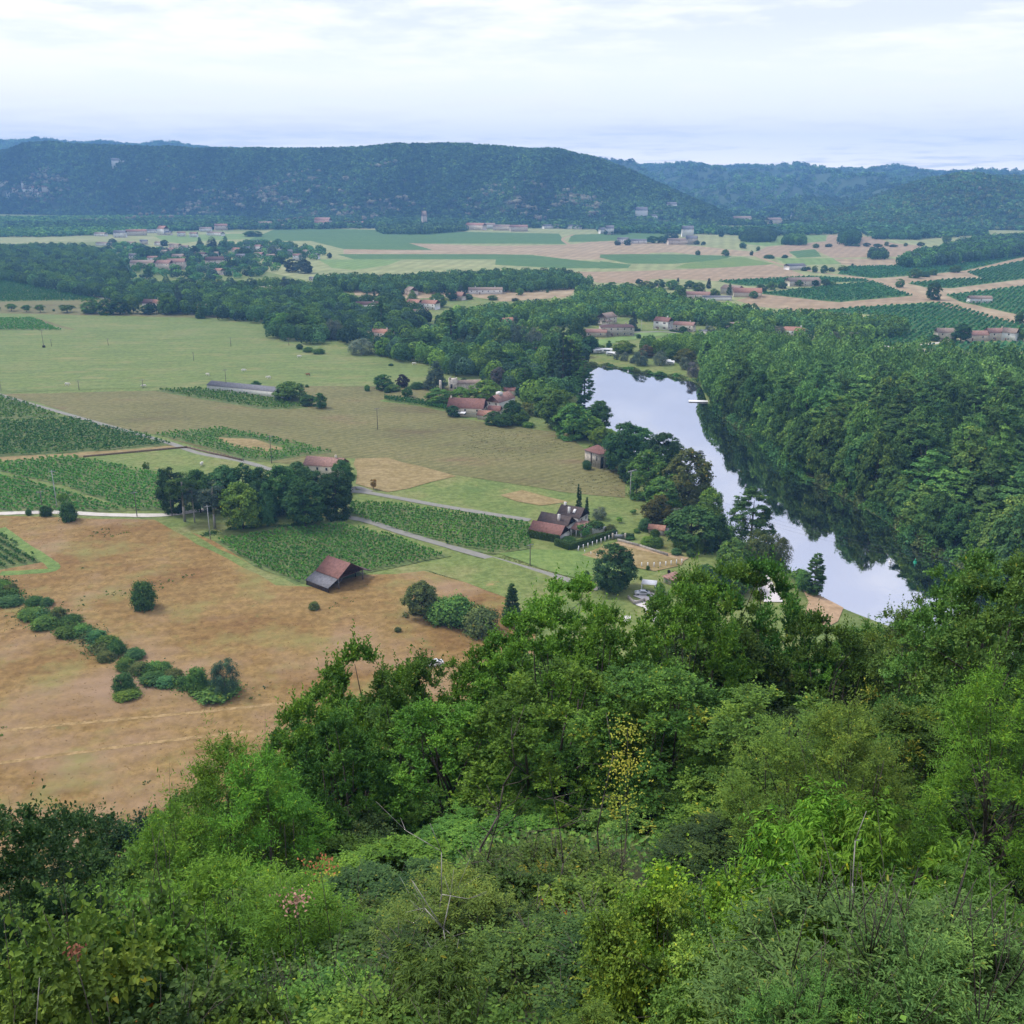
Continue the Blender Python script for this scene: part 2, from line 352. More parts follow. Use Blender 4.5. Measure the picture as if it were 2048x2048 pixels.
LV = [0]
def field(name, s, mat, dz=None):
    LV[0] += 1; P = poly(s) if isinstance(s, str) else s
    z = .012 + LV[0]*.0022
    P = np.array(P)
    # gently irregular edges
    Q = []
    rg = np.random.RandomState(LV[0])
    for i in range(len(P)):
        a, b = P[i], P[(i+1) % len(P)]; Ln = np.linalg.norm(b-a); k = max(1, min(40, int(Ln/8)))
        nm = np.array([-(b-a)[1], (b-a)[0]])/(Ln+1e-9)
        for j in range(k): Q.append(a+(b-a)*j/k + (nm*rg.normal(0, .45) if j else 0))
    res = delaunay_2d_cdt([Vector(p) for p in Q], [], [list(range(len(Q)))], 1, 1e-4)
    T = np.array([f for f in res[2] if len(f) == 3]); V = np.array([tuple(v) for v in res[0]])
    a_, b_, c_ = V[T[:, 0]], V[T[:, 1]], V[T[:, 2]]
    cr = (b_[:, 0]-a_[:, 0])*(c_[:, 1]-a_[:, 1])-(b_[:, 1]-a_[:, 1])*(c_[:, 0]-a_[:, 0]); T[cr < 0] = T[cr < 0][:, ::-1]
    o = link(name, mesh(name, np.column_stack([V, np.full(len(V), z)]), [T], mat)); tagp(o, kind='structure'); return o
def catmull(P, k=8):
    P = np.array(P); Q = [2*P[0]-P[1], *P, 2*P[-1]-P[-2]]; o = []
    for i in range(1, len(Q)-2):
        for j in range(k):
            t = j/k; a, b, c, d = Q[i-1], Q[i], Q[i+1], Q[i+2]
            o.append(.5*((2*b)+(-a+c)*t+(2*a-5*b+4*c-d)*t*t+(-a+3*b-3*c+d)*t**3))
    o.append(P[-1]); return np.array(o)
def strip(name, s, width, mat, crown=0):
    LV[0] += 1; P = catmull(poly(s) if isinstance(s, str) else s); z = .012+LV[0]*.0022
    d = np.gradient(P, axis=0); d /= np.linalg.norm(d, axis=1)[:, None]; nm = np.stack([-d[:, 1], d[:, 0]], 1)
    rg = np.random.RandomState(LV[0]); wv = width/2*(1+rg.normal(0, .05, len(P)))[:, None]
    V = np.vstack([P-nm*wv, P+nm*wv]); N = len(P)
    F = np.array([(i, i+1, N+i+1, N+i) for i in range(N-1)])
    o = link(name, mesh(name, np.column_stack([V, np.full(len(V), z)]), [F], mat)); tagp(o, kind='structure'); return o

# ---- distant fields
field('pale_pasture', 'B 0,615 700,600 1450,585 C 0,560 900,580 1932,560 D 1760,480 1932,480 1932,1040 D 1500,1050 C 1400,960 C 1000,830 C 0,860 B 1700,860 700,640 0,660', M_OLIVE)
field('far_crop_field', 'B 850,612 1300,600 1420,600 1430,625 1100,640 1000,655 900,640', M_LGREEN)
field('far_vineyard_field', 'C -130,572 0,568 450,580 900,590 1430,600 1475,658 1200,655 640,655 730,690 600,690 240,685 60,640 -300,640', M_VINEF)
field('far_stubble_field', 'C 240,686 620,690 735,690 600,652 1030,668 1480,662 1600,645 1720,640 1932,650 1932,760 1750,742 1500,745 1280,715 800,712 240,712', M_TAN)
field('far_vineyard_field', 'C 200,713 1080,713 1280,718 1560,750 1830,770 1800,790 1450,792 1080,772 1080,742 300,742', M_VINEF)
field('far_crop_field', 'C 100,742 300,742 560,745 480,775 300,800 180,790', M_LGREEN)
field('far_vineyard_field', 'C 1480,645 1500,605 1932,595 1932,640 1720,640 1600,645', M_VINEF)
field('far_stubble_field', 'C 1490,810 1932,808 1932,875 1640,870', M_PINK)
field('far_vineyard_field', 'D 0,490 320,490 280,522 100,527 0,527', M_VINEF)
field('far_stubble_field', 'D 0,530 330,540 720,580 700,600 540,592 440,592 330,580 0,588', M_TAN)
field('far_vineyard_field', 'D 0,590 140,588 400,590 600,598 560,615 330,633 130,632 0,605', M_VINEF)
field('far_crop_field', 'D 390,632 640,600 790,632 690,652 430,655 340,650', M_BRIGHT)
field('far_vineyard_field', 'D 0,620 140,637 130,652 0,655', M_VINEF)
field('far_stubble_field', 'D 0,670 330,660 560,650 790,635 870,660 940,688 560,712 300,700 0,715', M_PINK)
field('far_stubble_field', 'D 700,585 760,555 1030,530 1040,500 1240,510 1340,540 1480,550 1400,600 1340,600 1060,606 990,575 960,565 860,577 880,600 730,602', M_PINK)
field('far_stubble_field', 'D 1480,482 1760,485 1700,500 1500,500', M_TAN)
field('far_crop_field', 'D 640,505 800,500 1030,500 1030,528 760,552 640,540', M_LGREEN)
field('far_vineyard_field', 'D 860,577 980,566 1010,600 900,605', M_VINEF)
field('far_stubble_field', 'D 1070,610 1380,610 1390,640 1180,645 1060,630', M_TAN)
field('far_crop_field', 'D 800,608 1060,607 1100,632 860,640', M_LGREEN)
field('far_stubble_field', 'D 1080,680 1250,700 1660,665 1932,600 2400,560 2400,1000 1932,915 1500,800 1300,740', M_TAN)
field('far_vineyard_field', 'D 1080,680 1130,645 1390,640 1580,640 1932,583 2300,540 2300,560 1932,602 1660,665 1380,690 1250,700', M_VINEF)
field('far_vineyard_field', 'D 1400,722 1600,702 1745,700 1670,670 1932,617 2300,570 2300,650 1932,702 1600,745 1480,740', M_VINEF)
field('far_vineyard_field', 'D 530,712 960,690 1240,705 1190,715 960,720 680,735 600,725', M_VINEF)
field('bare_field', 'D 620,800 730,770 1000,798 1090,806 1430,778 1520,800 1490,807 1150,832 950,850 740,830', M_PINK)
field('vineyard_field', 'D 720,768 1240,712 1425,778 1090,808 1000,800', M_VINEF)
field('vineyard_field', 'D 930,850 1150,832 1560,808 1932,912 2300,1010 2300,1050 1932,957 1690,962 1500,947 1400,935 1390,890 1250,865', M_VINEF)
field('vineyard_field', 'D 1575,775 1932,733 2300,700 2300,960 1932,872 1640,805', M_VINEF)
field('vineyard_field', 'D 1180,945 1400,935 1520,950 1510,985 1350,1012 1190,1002', M_VINEF)
field('vineyard_field', 'D 1420,1016 1600,992 1932,987 2300,1000 2300,1050 1932,1032 1800,1042', M_VINEF)
strip('farm_track', 'D 690,585 740,608 860,645 1000,672 1240,706 1340,732 1500,792 1640,842 1932,908 2300,1000', 7, M_DIRT)
strip('farm_track', 'D 1380,692 1660,666 1932,605 2200,560', 5, M_DIRT)
strip('lane', 'D 1050,1008 1200,1003 1420,1020 1600,1045', 5, M_GRAVEL)
strip('lane', 'D 1400,1012 1560,990 1600,985', 4, M_GRAVEL)
strip('farm_track', 'C 1510,605 1450,630 1490,665', 6, M_DIRT)
field('bare_field', 'C 290,900 760,905 1210,890 1640,875 1560,880 1480,950 1130,975 960,950 560,960 300,940', M_TAN)
field('orchard_ground', 'B 0,600 500,585 700,600 520,640 0,645', M_OLIVE)
# ---- left bank, middle distance
field('dry_verge', 'B 0,970 640,960 800,1010 1200,1030 1480,1055 1480,1070 0,1050', M_FALLOW)
field('vineyard_field', 'B -200,800 0,835 130,865 300,905 520,955 560,968 0,977 -200,977', M_VINE)
strip('lane', 'B -200,775 0,820 150,860 350,910 620,965 760,985', 4, M_ROAD)
field('meadow', 'E -250,205 0,212 1450,245 1490,320 1700,372 1900,440 F 250,470 620,500 760,530 1060,600 1040,645 700,662 60,660 E 1500,642 860,620 10,652 0,652 -250,652', M_MEADOW)
strip('field_path', 'E 0,400 600,395 1000,400 1400,402 1700,380', 2.2, M_LAWN)
field('vineyard_field', 'E -200,242 0,240 180,237 345,307 0,306 -200,306', M_VINE)
strip('field_path', 'E 200,240 300,275 400,302', 5, M_FALLOW)
field('fallow_field', 'E -300,640 10,657 850,640 1450,742 1700,737 F 0,660 440,664 760,672 1060,640 1200,700 880,840 1400,920 1590,940 1720,1060 1932,1190 1932,1325 1550,1290 1250,1240 900,1185 430,1090 200,1090 E 1932,1080 1350,1020 850,880 550,820 200,700', M_FALLOW)
field('vineyard_field', 'E 850,637 1100,628 1290,645 1700,725 1600,741 1450,741 1000,667', M_VINE)
strip('crop_strip', 'F 500,740 700,765 890,800', 9, M_BRIGHT)
field('vineyard_field', 'E -300,580 0,667 120,700 350,785 0,797 -300,800', M_VINE)
field('vineyard_field', 'E -300,830 0,810 400,790 560,835 780,880 945,940 600,972 0,1005 -300,1020', M_VINE)
field('dry_verge', 'E -300,1020 0,1006 600,972 945,942 1030,952 460,1005 200,1022 0,1040 -300,1050', M_OCHRE)
field('vineyard_field', 'E -300,1060 0,1030 200,1020 370,1000 920,1110 960,1300 700,1303 330,1155 200,1145 20,1092 -300,1080', M_VINE)
field('vineyard_field', 'E -300,1110 0,1108 130,1132 400,1215 700,1307 0,1312 -300,1320', M_VINE)
strip('field_path', 'E -200,1070 20,1098 200,1140 400,1200 700,1300', 3, M_MEADOW)
field('vineyard_field', 'E 850,880 1240,845 1500,900 1600,925 1840,980 1480,1032 1350,1022 1100,942', M_VINE)
field('bare_patch', 'E 1180,895 1400,905 1580,960 1480,975 1300,950', M_OCHRE)
field('pasture', 'E 460,1007 1030,955 1340,1027 1300,1100 900,1106', M_LAWN)
strip('lane', 'E -300,570 0,662 400,778 700,862 940,930 1100,985 1350,1032 1600,1110', 3.0, M_ROAD)
strip('gravel_track', 'E -300,1330 0,1318 300,1311 600,1325 900,1326 1100,1300 1200,1280', 3.4, M_GRAVEL)
field('ochre_field', 'F 330,1092 520,1087 930,1197 640,1272 520,1292 330,1242', M_OCHRE)
field('ochre_field', 'F 1190,1310 1320,1280 1600,1350 1430,1372 1280,1345', M_OCHRE)
field('dry_field', 'A -250,985 0,974 290,981 400,1020 480,1070 575,1107 690,1085 800,1078 880,1100 960,1130 1010,1200 1000,1300 800,1440 500,1600 250,1700 0,1800 -300,1850', M_DRY)
field('verge', 'A 285,978 330,985 410,1035 480,1070 590,1108 520,1105 400,1040', M_LAWN)
field('vineyard_field', 'A 405,1022 520,1002 645,988 730,1010 852,1050 700,1080 600,1098 560,1105 480,1070', M_VINE)
field('vineyard_field', 'A 658,948 740,952 1000,987 1002,1035 930,1047 870,1036 740,1001 660,974', M_VINE)
strip('lane', 'A 640,972 700,986 760,1006 880,1041 1030,1083 1130,1112', 3.0, M_ROAD)
strip('lane', 'A 560,905 650,925 700,931 850,958 1000,982', 3.0, M_ROAD)
strip('lane', 'F 270,1310 330,1265 420,1290', 3.0, M_ROAD)
field('grass_field', 'A 800,1075 930,1052 1030,1085 1120,1115 1050,1170 1000,1170 960,1130 880,1100', M_LAWN)
field('grass_field', 'A 940,1045 1003,1037 1090,1040 1200,1075 1170,1110 1060,1085', M_BRIGHT)
field('vineyard_corner', 'H -300,-100 0,45 60,92 250,205 0,250 -300,300', M_VINE)
strip('grass_verge', 'H 0,20 120,110 300,235 150,262 0,270', 3.5, M_BRIGHT)
strip('field_path', 'H -200,1160 0,1140 400,1100 1000,1045 1932,950', 1.1, M_TRACK)
strip('field_path', 'H -200,1340 0,1318 500,1250 1000,1185 1400,1140', 1.1, M_TRACK)
field('paddock', 'N 700,560 1000,450 1200,490 1590,590 1560,650 1330,700 1000,640', M_OCHRE)
strip('earth_bank', 'N 1010,450 1200,500 1450,560 1600,600', 3.0, M_DIRT)
field('terrace_paving', 'U 640,700 800,650 980,630 1060,650 1010,740 900,800', M_PALE)
field('terrace_paving', 'U 600,770 880,820 910,900 1060,930 1190,1100 1180,1260 1000,1200 880,1130 870,940 700,880', M_PALE)
field('terrace_paving', 'U 380,1090 600,1090 570,1220 380,1200', M_PALE)
field('sandy_bank', 'L 780,320 880,368 1000,430 970,500 900,540 800,470', M_SAND)
strip('bank_path', 'L 500,200 560,250 600,330 640,400', 5, M_PALE)
field('garden_ground', 'S 200,560 430,520 700,470 900,440 1400,470 1500,480 1100,500 800,540 450,600 220,640', M_LGREEN)
strip('lane', 'S 620,450 900,445 1150,440 1450,470', 3.5, M_ROAD)

# ---------------------------------------------------------------- hills
def vnoise(x, y, s, seed=0):
    rg = np.random.RandomState(seed); o = 0; a = 1
    for k in range(5):
        t = rg.uniform(0, 6.28, 6); f = s*(1.9**k)
        o = o + a*(np.sin(x*f+t[0]+1.7*np.sin(y*f*.7+t[1]))*np.cos(y*f*1.1+t[2]+1.3*np.sin(x*f*.6+t[3]))); a *= .55
    return o
HILLS = []
def hill(name, sky_, foot, d1, d2, seed, amp=10, n_r=60, n_a=260):
    """sky_: skyline (photo A px), foot: foot line rows; ridge at distance d1..d2"""
    xs = np.array([p[0] for p in sky_])*REG['A'][2]; ys = np.array([p[1] for p in sky_])*REG['A'][2]
    fx = np.array([p[0] for p in foot])*REG['A'][2]; fy = np.array([p[1] for p in foot])*REG['A'][2]
    PX = np.linspace(xs[0], xs[-1], n_a); top = np.interp(PX, xs, ys); ft = np.interp(PX, fx, fy)
    R = []
    for px, tr, fr in zip(PX, top, ft):
        f = gp('X', px, fr); rf = f[1]; q = (px-xs[0])/(xs[-1]-xs[0]); y1 = d1+(d2-d1)*q
        y1 = max(y1, rf+150); zt = max(zat(0, y1, tr)-7, 2)
        R.append((px, rf, y1, zt))
    R = np.array(R)
    def H(px, y):
        rf = np.interp(px, R[:, 0], R[:, 1]); y1 = np.interp(px, R[:, 0], R[:, 2]); zt = np.interp(px, R[:, 0], R[:, 3])
        t = (y-rf)/(y1-rf); s = np.clip(t, 0, 1); s = np.sin(s*math.pi/2)**1.25
        z = zt*s
        x = (px-1024)/FPX*y
        rid = np.clip(t, 0, 1)*np.clip(1-t, 0, 1)*4
        z = z + rid*amp*vnoise(x, y, .0042, seed) + rid*amp*1.2*np.sin(x*.016+vnoise(x, y, .003, seed+1)*1.5)
        z = z - np.clip(t-1, 0, 5)*zt*.25
        return np.where(t < 0, -1.0, z)
    ts = np.linspace(0, 1.14, n_r)
    V = []
    for px, rf, y1, zt in R:
        y = rf+(y1-rf)*ts; z = H(px, y); k = CP - (0-CAMH)*SP/np.maximum(y, 1)*0
        x = (px-1024)/FPX*(y*CP+(CAMH-z)*SP)
        V.append(np.stack([x, y, z], 1))
    V = np.array(V); na, nr = V.shape[:2]; idx = np.arange(na*nr).reshape(na, nr)
    F = np.stack([idx[:-1, :-1], idx[1:, :-1], idx[1:, 1:], idx[:-1, 1:]], -1).reshape(-1, 4)
    o = link(name, mesh(name, V.reshape(-1, 3), [F], M_HILL if seed == 3 else M_HILLG, smooth=True)); tagp(o, kind='structure')
    HILLS.append((R, H)); return R, H
h_main = hill('hill', [(-350,292), (-100,285), (0,284), (100,272), (200,273), (330,279), (520,280), (640,279), (760,273), (860,270), (950,276), (1060,287), (1110,294),
     (1160,309), (1200,326), (1250,350), (1300,373), (1350,394), (1390,412), (1430,420)],
     [(-350,404), (0,404), (400,410), (700,418), (1100,424), (1300,424), (1430,424)], 3100, 2700, 3, amp=16)
h_far = hill('hill', [(-350,262), (0,266), (60,265), (140,268), (300,275), (700,290), (1000,300), (1170,308), (1250,313), (1300,315), (1400,314), (1500,320), (1600,322), (1690,318), (1780,324), (1932,328), (2250,335)],
     [(-350,380), (1000,380), (1150,400), (1400,412), (1932,420), (2250,420)], 5600, 5600, 11, amp=22)
h_spur = hill('hill', [(1500,424), (1560,412), (1620,388), (1660,366), (1700,352), (1780,338), (1850,331), (1932,332), (2100,328), (2350,320)],
     [(1500,428), (1700,432), (1932,434), (2350,438)], 2900, 2900, 7, amp=14)
h_mid = hill('hill', [(1330,420), (1370,404), (1420,388), (1500,372), (1580,366), (1680,352), (1760,345), (1900,345)],
     [(1330,424), (1600,426), (1900,426)], 3900, 3900, 9, amp=14)
# ---------------------------------------------------------------- tree kit
def unit(v): return v/(np.linalg.norm(v, axis=-1, keepdims=True)+1e-9)
def rdir(rg, n):
    return unit(rg.normal(size=(n, 3)))
def leaves(P, D, N, Ln, Wd, hi=False, fold=.25):
    """leaf faces: P base, D along, N normal; returns V, tris or quads"""
    n = len(P); S = unit(np.cross(D, N)); N2 = np.cross(S, D)
    Ln = np.broadcast_to(Ln, (n,))[:, None]; Wd = np.broadcast_to(Wd, (n,))[:, None]
    if not hi:
        V = np.stack([P, P+D*Ln*.45+S*Wd*.5+N2*Wd*fold, P+D*Ln, P+D*Ln*.45-S*Wd*.5+N2*Wd*fold], 1).reshape(-1, 3)
        b = np.arange(n)[:, None]*4
        return V, np.concatenate([b+[0, 1, 2], b+[0, 2, 3]]), None, 4
    q = [P, P+D*Ln*.28+S*Wd*.46+N2*Wd*fold, P+D*Ln*.68+S*Wd*.36+N2*(Wd*fold*.6-Ln*.04), P+D*Ln-N2*Ln*.12,
         P+D*Ln*.68-S*Wd*.36+N2*(Wd*fold*.6-Ln*.04), P+D*Ln*.28-S*Wd*.46+N2*Wd*fold]
    V = np.stack(q, 1).reshape(-1, 3); b = np.arange(n)[:, None]*6
    return V, np.zeros((0, 3), int), np.concatenate([b+[0, 1, 2, 3], b+[0, 3, 4, 5]]), 6
def lobes(rg, k=9):
    d = rdir(rg, k); a = rg.uniform(.6, 1.0, k)
    def f(v): return 1 + .30*np.max(a*np.clip(unit(v)@d.T, 0, 1)**5, axis=1) - .13
    return f
PROFILES = {
    'round': lambda t: np.sqrt(np.clip(1-(2*t-1)**2, 0, 1))**.8,
    'dome': lambda t: np.where(t < .35, .75+.25*t/.35, np.sqrt(np.clip(1-((t-.35)/.65)**2, 0, 1))),
    'egg': lambda t: np.clip(np.sin(np.clip(t, 0, 1)**.75*math.pi), 0, 1)**.65,
    'column': lambda t: np.clip(np.sin(np.clip(.06+.94*t, 0, 1)**.8*math.pi), 0, 1)**.5,
    'spire': lambda t: np.where(t < .12, .6+.4*t/.12, np.clip(1-(t-.12)/.88, 0, 1)**.62),
    'cone': lambda t: np.where(t < .1, .8+.2*t/.1, np.clip(1-(t-.1)/.9, 0, 1)**.85),
    'flat': lambda t: np.clip(np.where(t < .5, .8+.4*t, np.sqrt(np.clip(1-((t-.5)/.5)**2, 0, 1))), 0, 1),
}
def crown_points(rg, n, H, W, z0, prof, inner=.35, lob=None):
    """clump centres through the crown volume, denser near its surface"""
    f = PROFILES[prof]; t = rg.uniform(0, 1, n*4); R = f(t); keep = rg.uniform(0, 1, n*4) < (R*.9+.1); t = t[keep][:n]; R = R[keep][:n]
    th = rg.uniform(0, 2*math.pi, len(t)); u = inner+(1-inner)*rg.uniform(0, 1, len(t))**.5
    P = np.stack([np.cos(th)*R*u*W/2, np.sin(th)*R*u*W/2, z0+t*(H-z0)], 1)
    if lob is not None:
        c = np.array([0, 0, (z0+H)/2]); P = c+(P-c)*lob(P-c)[:, None]
    return P
def make_tree(seed, H=10., W=8., z0=1.5, prof='round', nclump=50, cr=1.0, twigs=26, ltw=5, twl=.5, ll=.28, lw=.2, up=.35, hi=False, inner=.35,
              droop=.2, lat=.6, tintv=.22, trunk_r=.22, sticks=0, branch=True, stems=1, lobe=True, near_=False, autumn=0, yellow=None):
    rg = np.random.RandomState(seed); lob = lobes(rg) if lobe else None
    C = crown_points(rg, nclump, H-cr*.6, W-cr*1.1, z0+cr*.4, prof, inner, lob); nclump = len(C)
    ax = np.array([0, 0, z0+(H-z0)*.35])
    out_ = unit(C-ax); crs = cr*rg.uniform(.7, 1.25, nclump)
    ci = np.repeat(np.arange(nclump), twigs); n = len(ci)
    d = unit(rdir(rg, n)+out_[ci]*.55+np.array([0, 0, up]))
    b = C[ci]+d*(crs[ci]*rg.uniform(.15, .75, n))[:, None]*np.array([1, 1, .8])
    tl = twl*rg.uniform(.6, 1.4, n)*np.where(rg.uniform(size=n) < .05, 1.7, 1)
    if near_: sh = rg.uniform(size=n) < .05; d[sh] = unit(d[sh]*.45+np.array([0, 0, 1.0])); tl[sh] *= 2.4; b[sh] = (C[ci]+out_[ci]*crs[ci][:, None]*.5)[sh]
    # leaves along twigs
    ti = np.repeat(np.arange(n), ltw); k = np.tile(np.arange(ltw), n); t = (k+.6)/ltw
    side = np.where(k % 2, 1, -1)[:, None]
    dd = d[ti]; Lt = tl[ti][:, None]; tt = t[:, None]
    g = np.array([0, 0, -1.0])
    Pb = b[ti]+dd*Lt*tt+g*droop*Lt*tt**2
    fw = unit(dd+g*droop*2*tt)
    Sx = unit(np.cross(fw, np.array([0, 0, 1.0])+rdir(rg, n)[ti]*.3))
    D = unit(Sx*side*lat+fw*(1.05-lat*.6)+rg.normal(size=Pb.shape)*.28+g*droop*.6)
    Nn = unit(np.array([0, 0, 1.0])+out_[ci][ti]*.45+rg.normal(size=Pb.shape)*.45) if near_ else unit(np.array([0, 0, .45])+unit(Pb-C[ci][ti])*.95+out_[ci][ti]*.3+rg.normal(size=Pb.shape)*.32)
    if not near_: D = unit(np.cross(Nn, rdir(rg, len(Pb))))
    Ls = ll*rg.uniform(.7, 1.25, len(Pb)); V, F3, F4, q = leaves(Pb, D, Nn, Ls, Ls*lw/ll, hi)
    ct = 1+rg.normal(0, tintv*.75, nclump); lt = ct[ci][ti]*(1+rg.normal(0, tintv*.7, len(Pb)))
    lt = np.clip(lt, .5, 1.7)
    T = np.stack([lt*(1+(lt-1)*.35), lt, lt*(1-(lt-1)*.3)], 1)
    if autumn:
        a = ((rg.uniform(size=nclump) < autumn)[ci] & (rg.uniform(size=n) < .45))[ti]; T[a] = np.array(yellow or (3.2, 1.5, .8))*lt[a][:, None]
    s = rg.uniform(size=len(Pb)) < .012; T[s] *= np.array([2.4, 1.4, .9])
    T = np.repeat(T, q, 0)
    zs = H/np.percentile(V[:, 2], 99.95); V[:, 2] *= zs; V[:, :2] *= (W/2)/np.percentile(np.hypot(V[:, 0], V[:, 1]), 99.3); C = C*np.array([1, 1, zs])
    # woody parts
    mb = MB(); top = z0+(H-z0)*.75
    if branch:
        for s_ in range(stems):
            a = rg.uniform(0, 6.28); off = np.array([math.cos(a), math.sin(a), 0])*(W*.12 if stems > 1 else W*.03)
            ps = [np.array([0, 0, -.4])+off*.3, np.array([0, 0, z0*.6])+off*.6, np.array([0, 0, z0+(H-z0)*.35])+off*1.3, np.array([0, 0, top])+off*1.6]
            rr_ = trunk_r/math.sqrt(stems); mb.tube(ps, [rr_*1.25, rr_, rr_*.65, rr_*.2], 7)
        bc = rg.choice(nclump, min(nclump, 26 if sticks else 9), replace=False)
        for i in bc:
            c = C[i]; zb = z0*.7+(c[2]-z0*.7)*rg.uniform(.3, .6); a = np.array([0, 0, zb]); mid = (a+c)/2+np.array([0, 0, .06*H])*rg.uniform(-.3, 1)
            mb.tube([a, mid, c], [trunk_r*.38, trunk_r*.22, trunk_r*.08], 4)
        if sticks:
            own = np.where(np.isin(ci, bc))[0]
            for i in rg.choice(own, min(len(own), sticks), replace=False):
                c = C[ci[i]]; mb.bar(c, b[i]+d[i]*tl[i], .012*sticks**0+trunk_r*.02, .004, 3)
    else:
        mb.bar((0, 0, -.3), (0, 0, top), trunk_r, trunk_r*.3, 6)
    return V, F3, F4, T, mb
class Kind:
    def __init__(s, key, near, variants, bark=BARK, name='tree', cat='tree', **kw):
        s.key, s.name, s.cat, s.H, s.W = key, name, cat, kw['H'], kw['W']; s.var = []; s.raw = []
        for v in range(variants):
            V, F3, F4, T, mb = make_tree(hash_(key)+v*7, near_=near, **kw)
            F = [F3] + ([F4] if F4 is not None else [])
            s.var.append((mesh('crown', V, F, FOLN if near else FOL, T), mb.me('trunk', bark)))
            s.raw.append((V, F3, T))
def hash_(s): return sum(ord(c)*(i+3) for i, c in enumerate(s)) % 100000
K = {}
def kind(key, near=False, variants=3, **kw): K[key] = Kind(key, near, variants, **kw)
DK = dict(twigs=34, ltw=3, twl=.5, ll=.52, lw=.46)
kind('broad', H=14, W=12, z0=.5, prof='dome', nclump=105, cr=1.6, trunk_r=.3, variants=4, **DK)
kind('poplar', H=24, W=13, z0=2, prof='egg', nclump=105, cr=1.7, trunk_r=.35, up=.8, variants=5, name='poplar_tree', cat='poplar', **DK)
kind('lombardy', H=24, W=6, z0=.3, prof='column', nclump=170, cr=.95, trunk_r=.35, up=1.6, lobe=False, name='columnar_poplar', cat='poplar', variants=3, twigs=34, ltw=3, twl=.5, ll=.36, lw=.28)
kind('cypress', H=12, W=2.6, z0=.1, prof='spire', nclump=210, cr=.42, twigs=26, ltw=3, twl=.3, ll=.22, lw=.13, up=2.2, lobe=False, name='cypress_tree', cat='cypress', variants=2)
kind('conifer', H=16, W=9, z0=.8, prof='cone', nclump=95, cr=1.0, twigs=30, ltw=3, twl=.8, ll=.5, lw=.25, up=.0, droop=.4, lobe=False, name='conifer_tree', cat='conifer', variants=2)
kind('pine', H=16, W=8, z0=8.5, prof='flat', nclump=40, cr=1.3, twigs=30, ltw=3, twl=.6, ll=.5, lw=.3, up=.6, trunk_r=.28, bark=BARKP, name='pine_tree', cat='pine', variants=3)
kind('bush', H=3.2, W=3.6, z0=.0, prof='dome', nclump=80, cr=.66, twigs=22, ltw=3, twl=.62, ll=.3, lw=.2, up=.7, trunk_r=.07, name='shrub', cat='shrub', variants=4)
kind('willow', H=10, W=10, z0=.6, prof='dome', nclump=60, cr=1.3, twigs=30, ltw=4, twl=1.2, ll=.5, lw=.2, up=.2, droop=.9, name='willow_tree', cat='willow', variants=3)
kind('orchard', H=4.2, W=4.4, z0=1.2, prof='flat', nclump=26, cr=.75, twigs=22, ltw=3, twl=.4, ll=.35, lw=.25, up=.3, trunk_r=.12, name='fruit_tree', cat='fruit tree', variants=3)
PALE = {'green': (.112,.218,.050), 'dark': (.070,.148,.044), 'blue': (.062,.120,.070), 'fresh': (.16,.28,.05), 'olive': (.130,.165,.055), 'grey': (.155,.20,.135),
        'deep': (.050,.110,.040), 'teal': (.088,.195,.070), 'yellow': (.14,.16,.04), 'purple': (.045,.032,.040), 'dry': (.17,.14,.07), 'bluegrey': (.080,.125,.090), 'vine': (.05,.13,.03)}
TR = random.Random(9)
def put_tree(kd, loc, h, wd, label, group=None, col='green', parts=True, name=None, cat=None, jit=.08):
    k = K[kd]; v = TR.randrange(len(k.var)); cm, tm = k.var[v]
    sz = h/k.H; sx = max(wd/k.W, sz/(1.7 if kd in ('lombardy', 'cypress') else 1.5)); r = empty(name or k.name, loc, TR.uniform(0, 6.28), (sx, sx, sz))
    c = PALE[col] if isinstance(col, str) else col; j = 1+TR.uniform(-jit, jit)
    link('crown', cm, r, color=tuple(x*j for x in c)); link('trunk', tm, r)
    tagp(r, label, cat or k.cat, group); return r
def T(k, x, yb, yt, wpx, kd, label, col='green', group=None, **kw):
    """tree from its foot pixel, the row of its top and its width in pixels of crop k"""
    g = gp(k, x, yb); _, rt = pix(k, x, yt); h = max(1.2, zat(g[0], g[1], rt)); dep = proj(g)[2]
    wd = 1.1*wpx*REG[k][2]*dep/FPX; return put_tree(kd, (g[0], g[1], -.05), h, max(wd, .8), label, group, col, **kw)
ORD = ['first','second','third','fourth','fifth','sixth','seventh','eighth','ninth','tenth','eleventh','twelfth','thirteenth','fourteenth','fifteenth','sixteenth',
       'seventeenth','eighteenth','nineteenth','twentieth','twenty-first','twenty-second','twenty-third','twenty-fourth','twenty-fifth','twenty-sixth','twenty-seventh','twenty-eighth','twenty-ninth','thirtieth']
def series(k, rows, what, where, group, kd, cols, **kw):
    for i, r in enumerate(sorted(rows)):
        kk = r[4] if len(r) > 4 else kd
        cc = r[5] if len(r) > 5 else cols[i % len(cols)]
        T(k, r[0], r[1], r[2], r[3], kk, f'{what}, {ORD[i]} from the left {where}', cc, group, **kw)

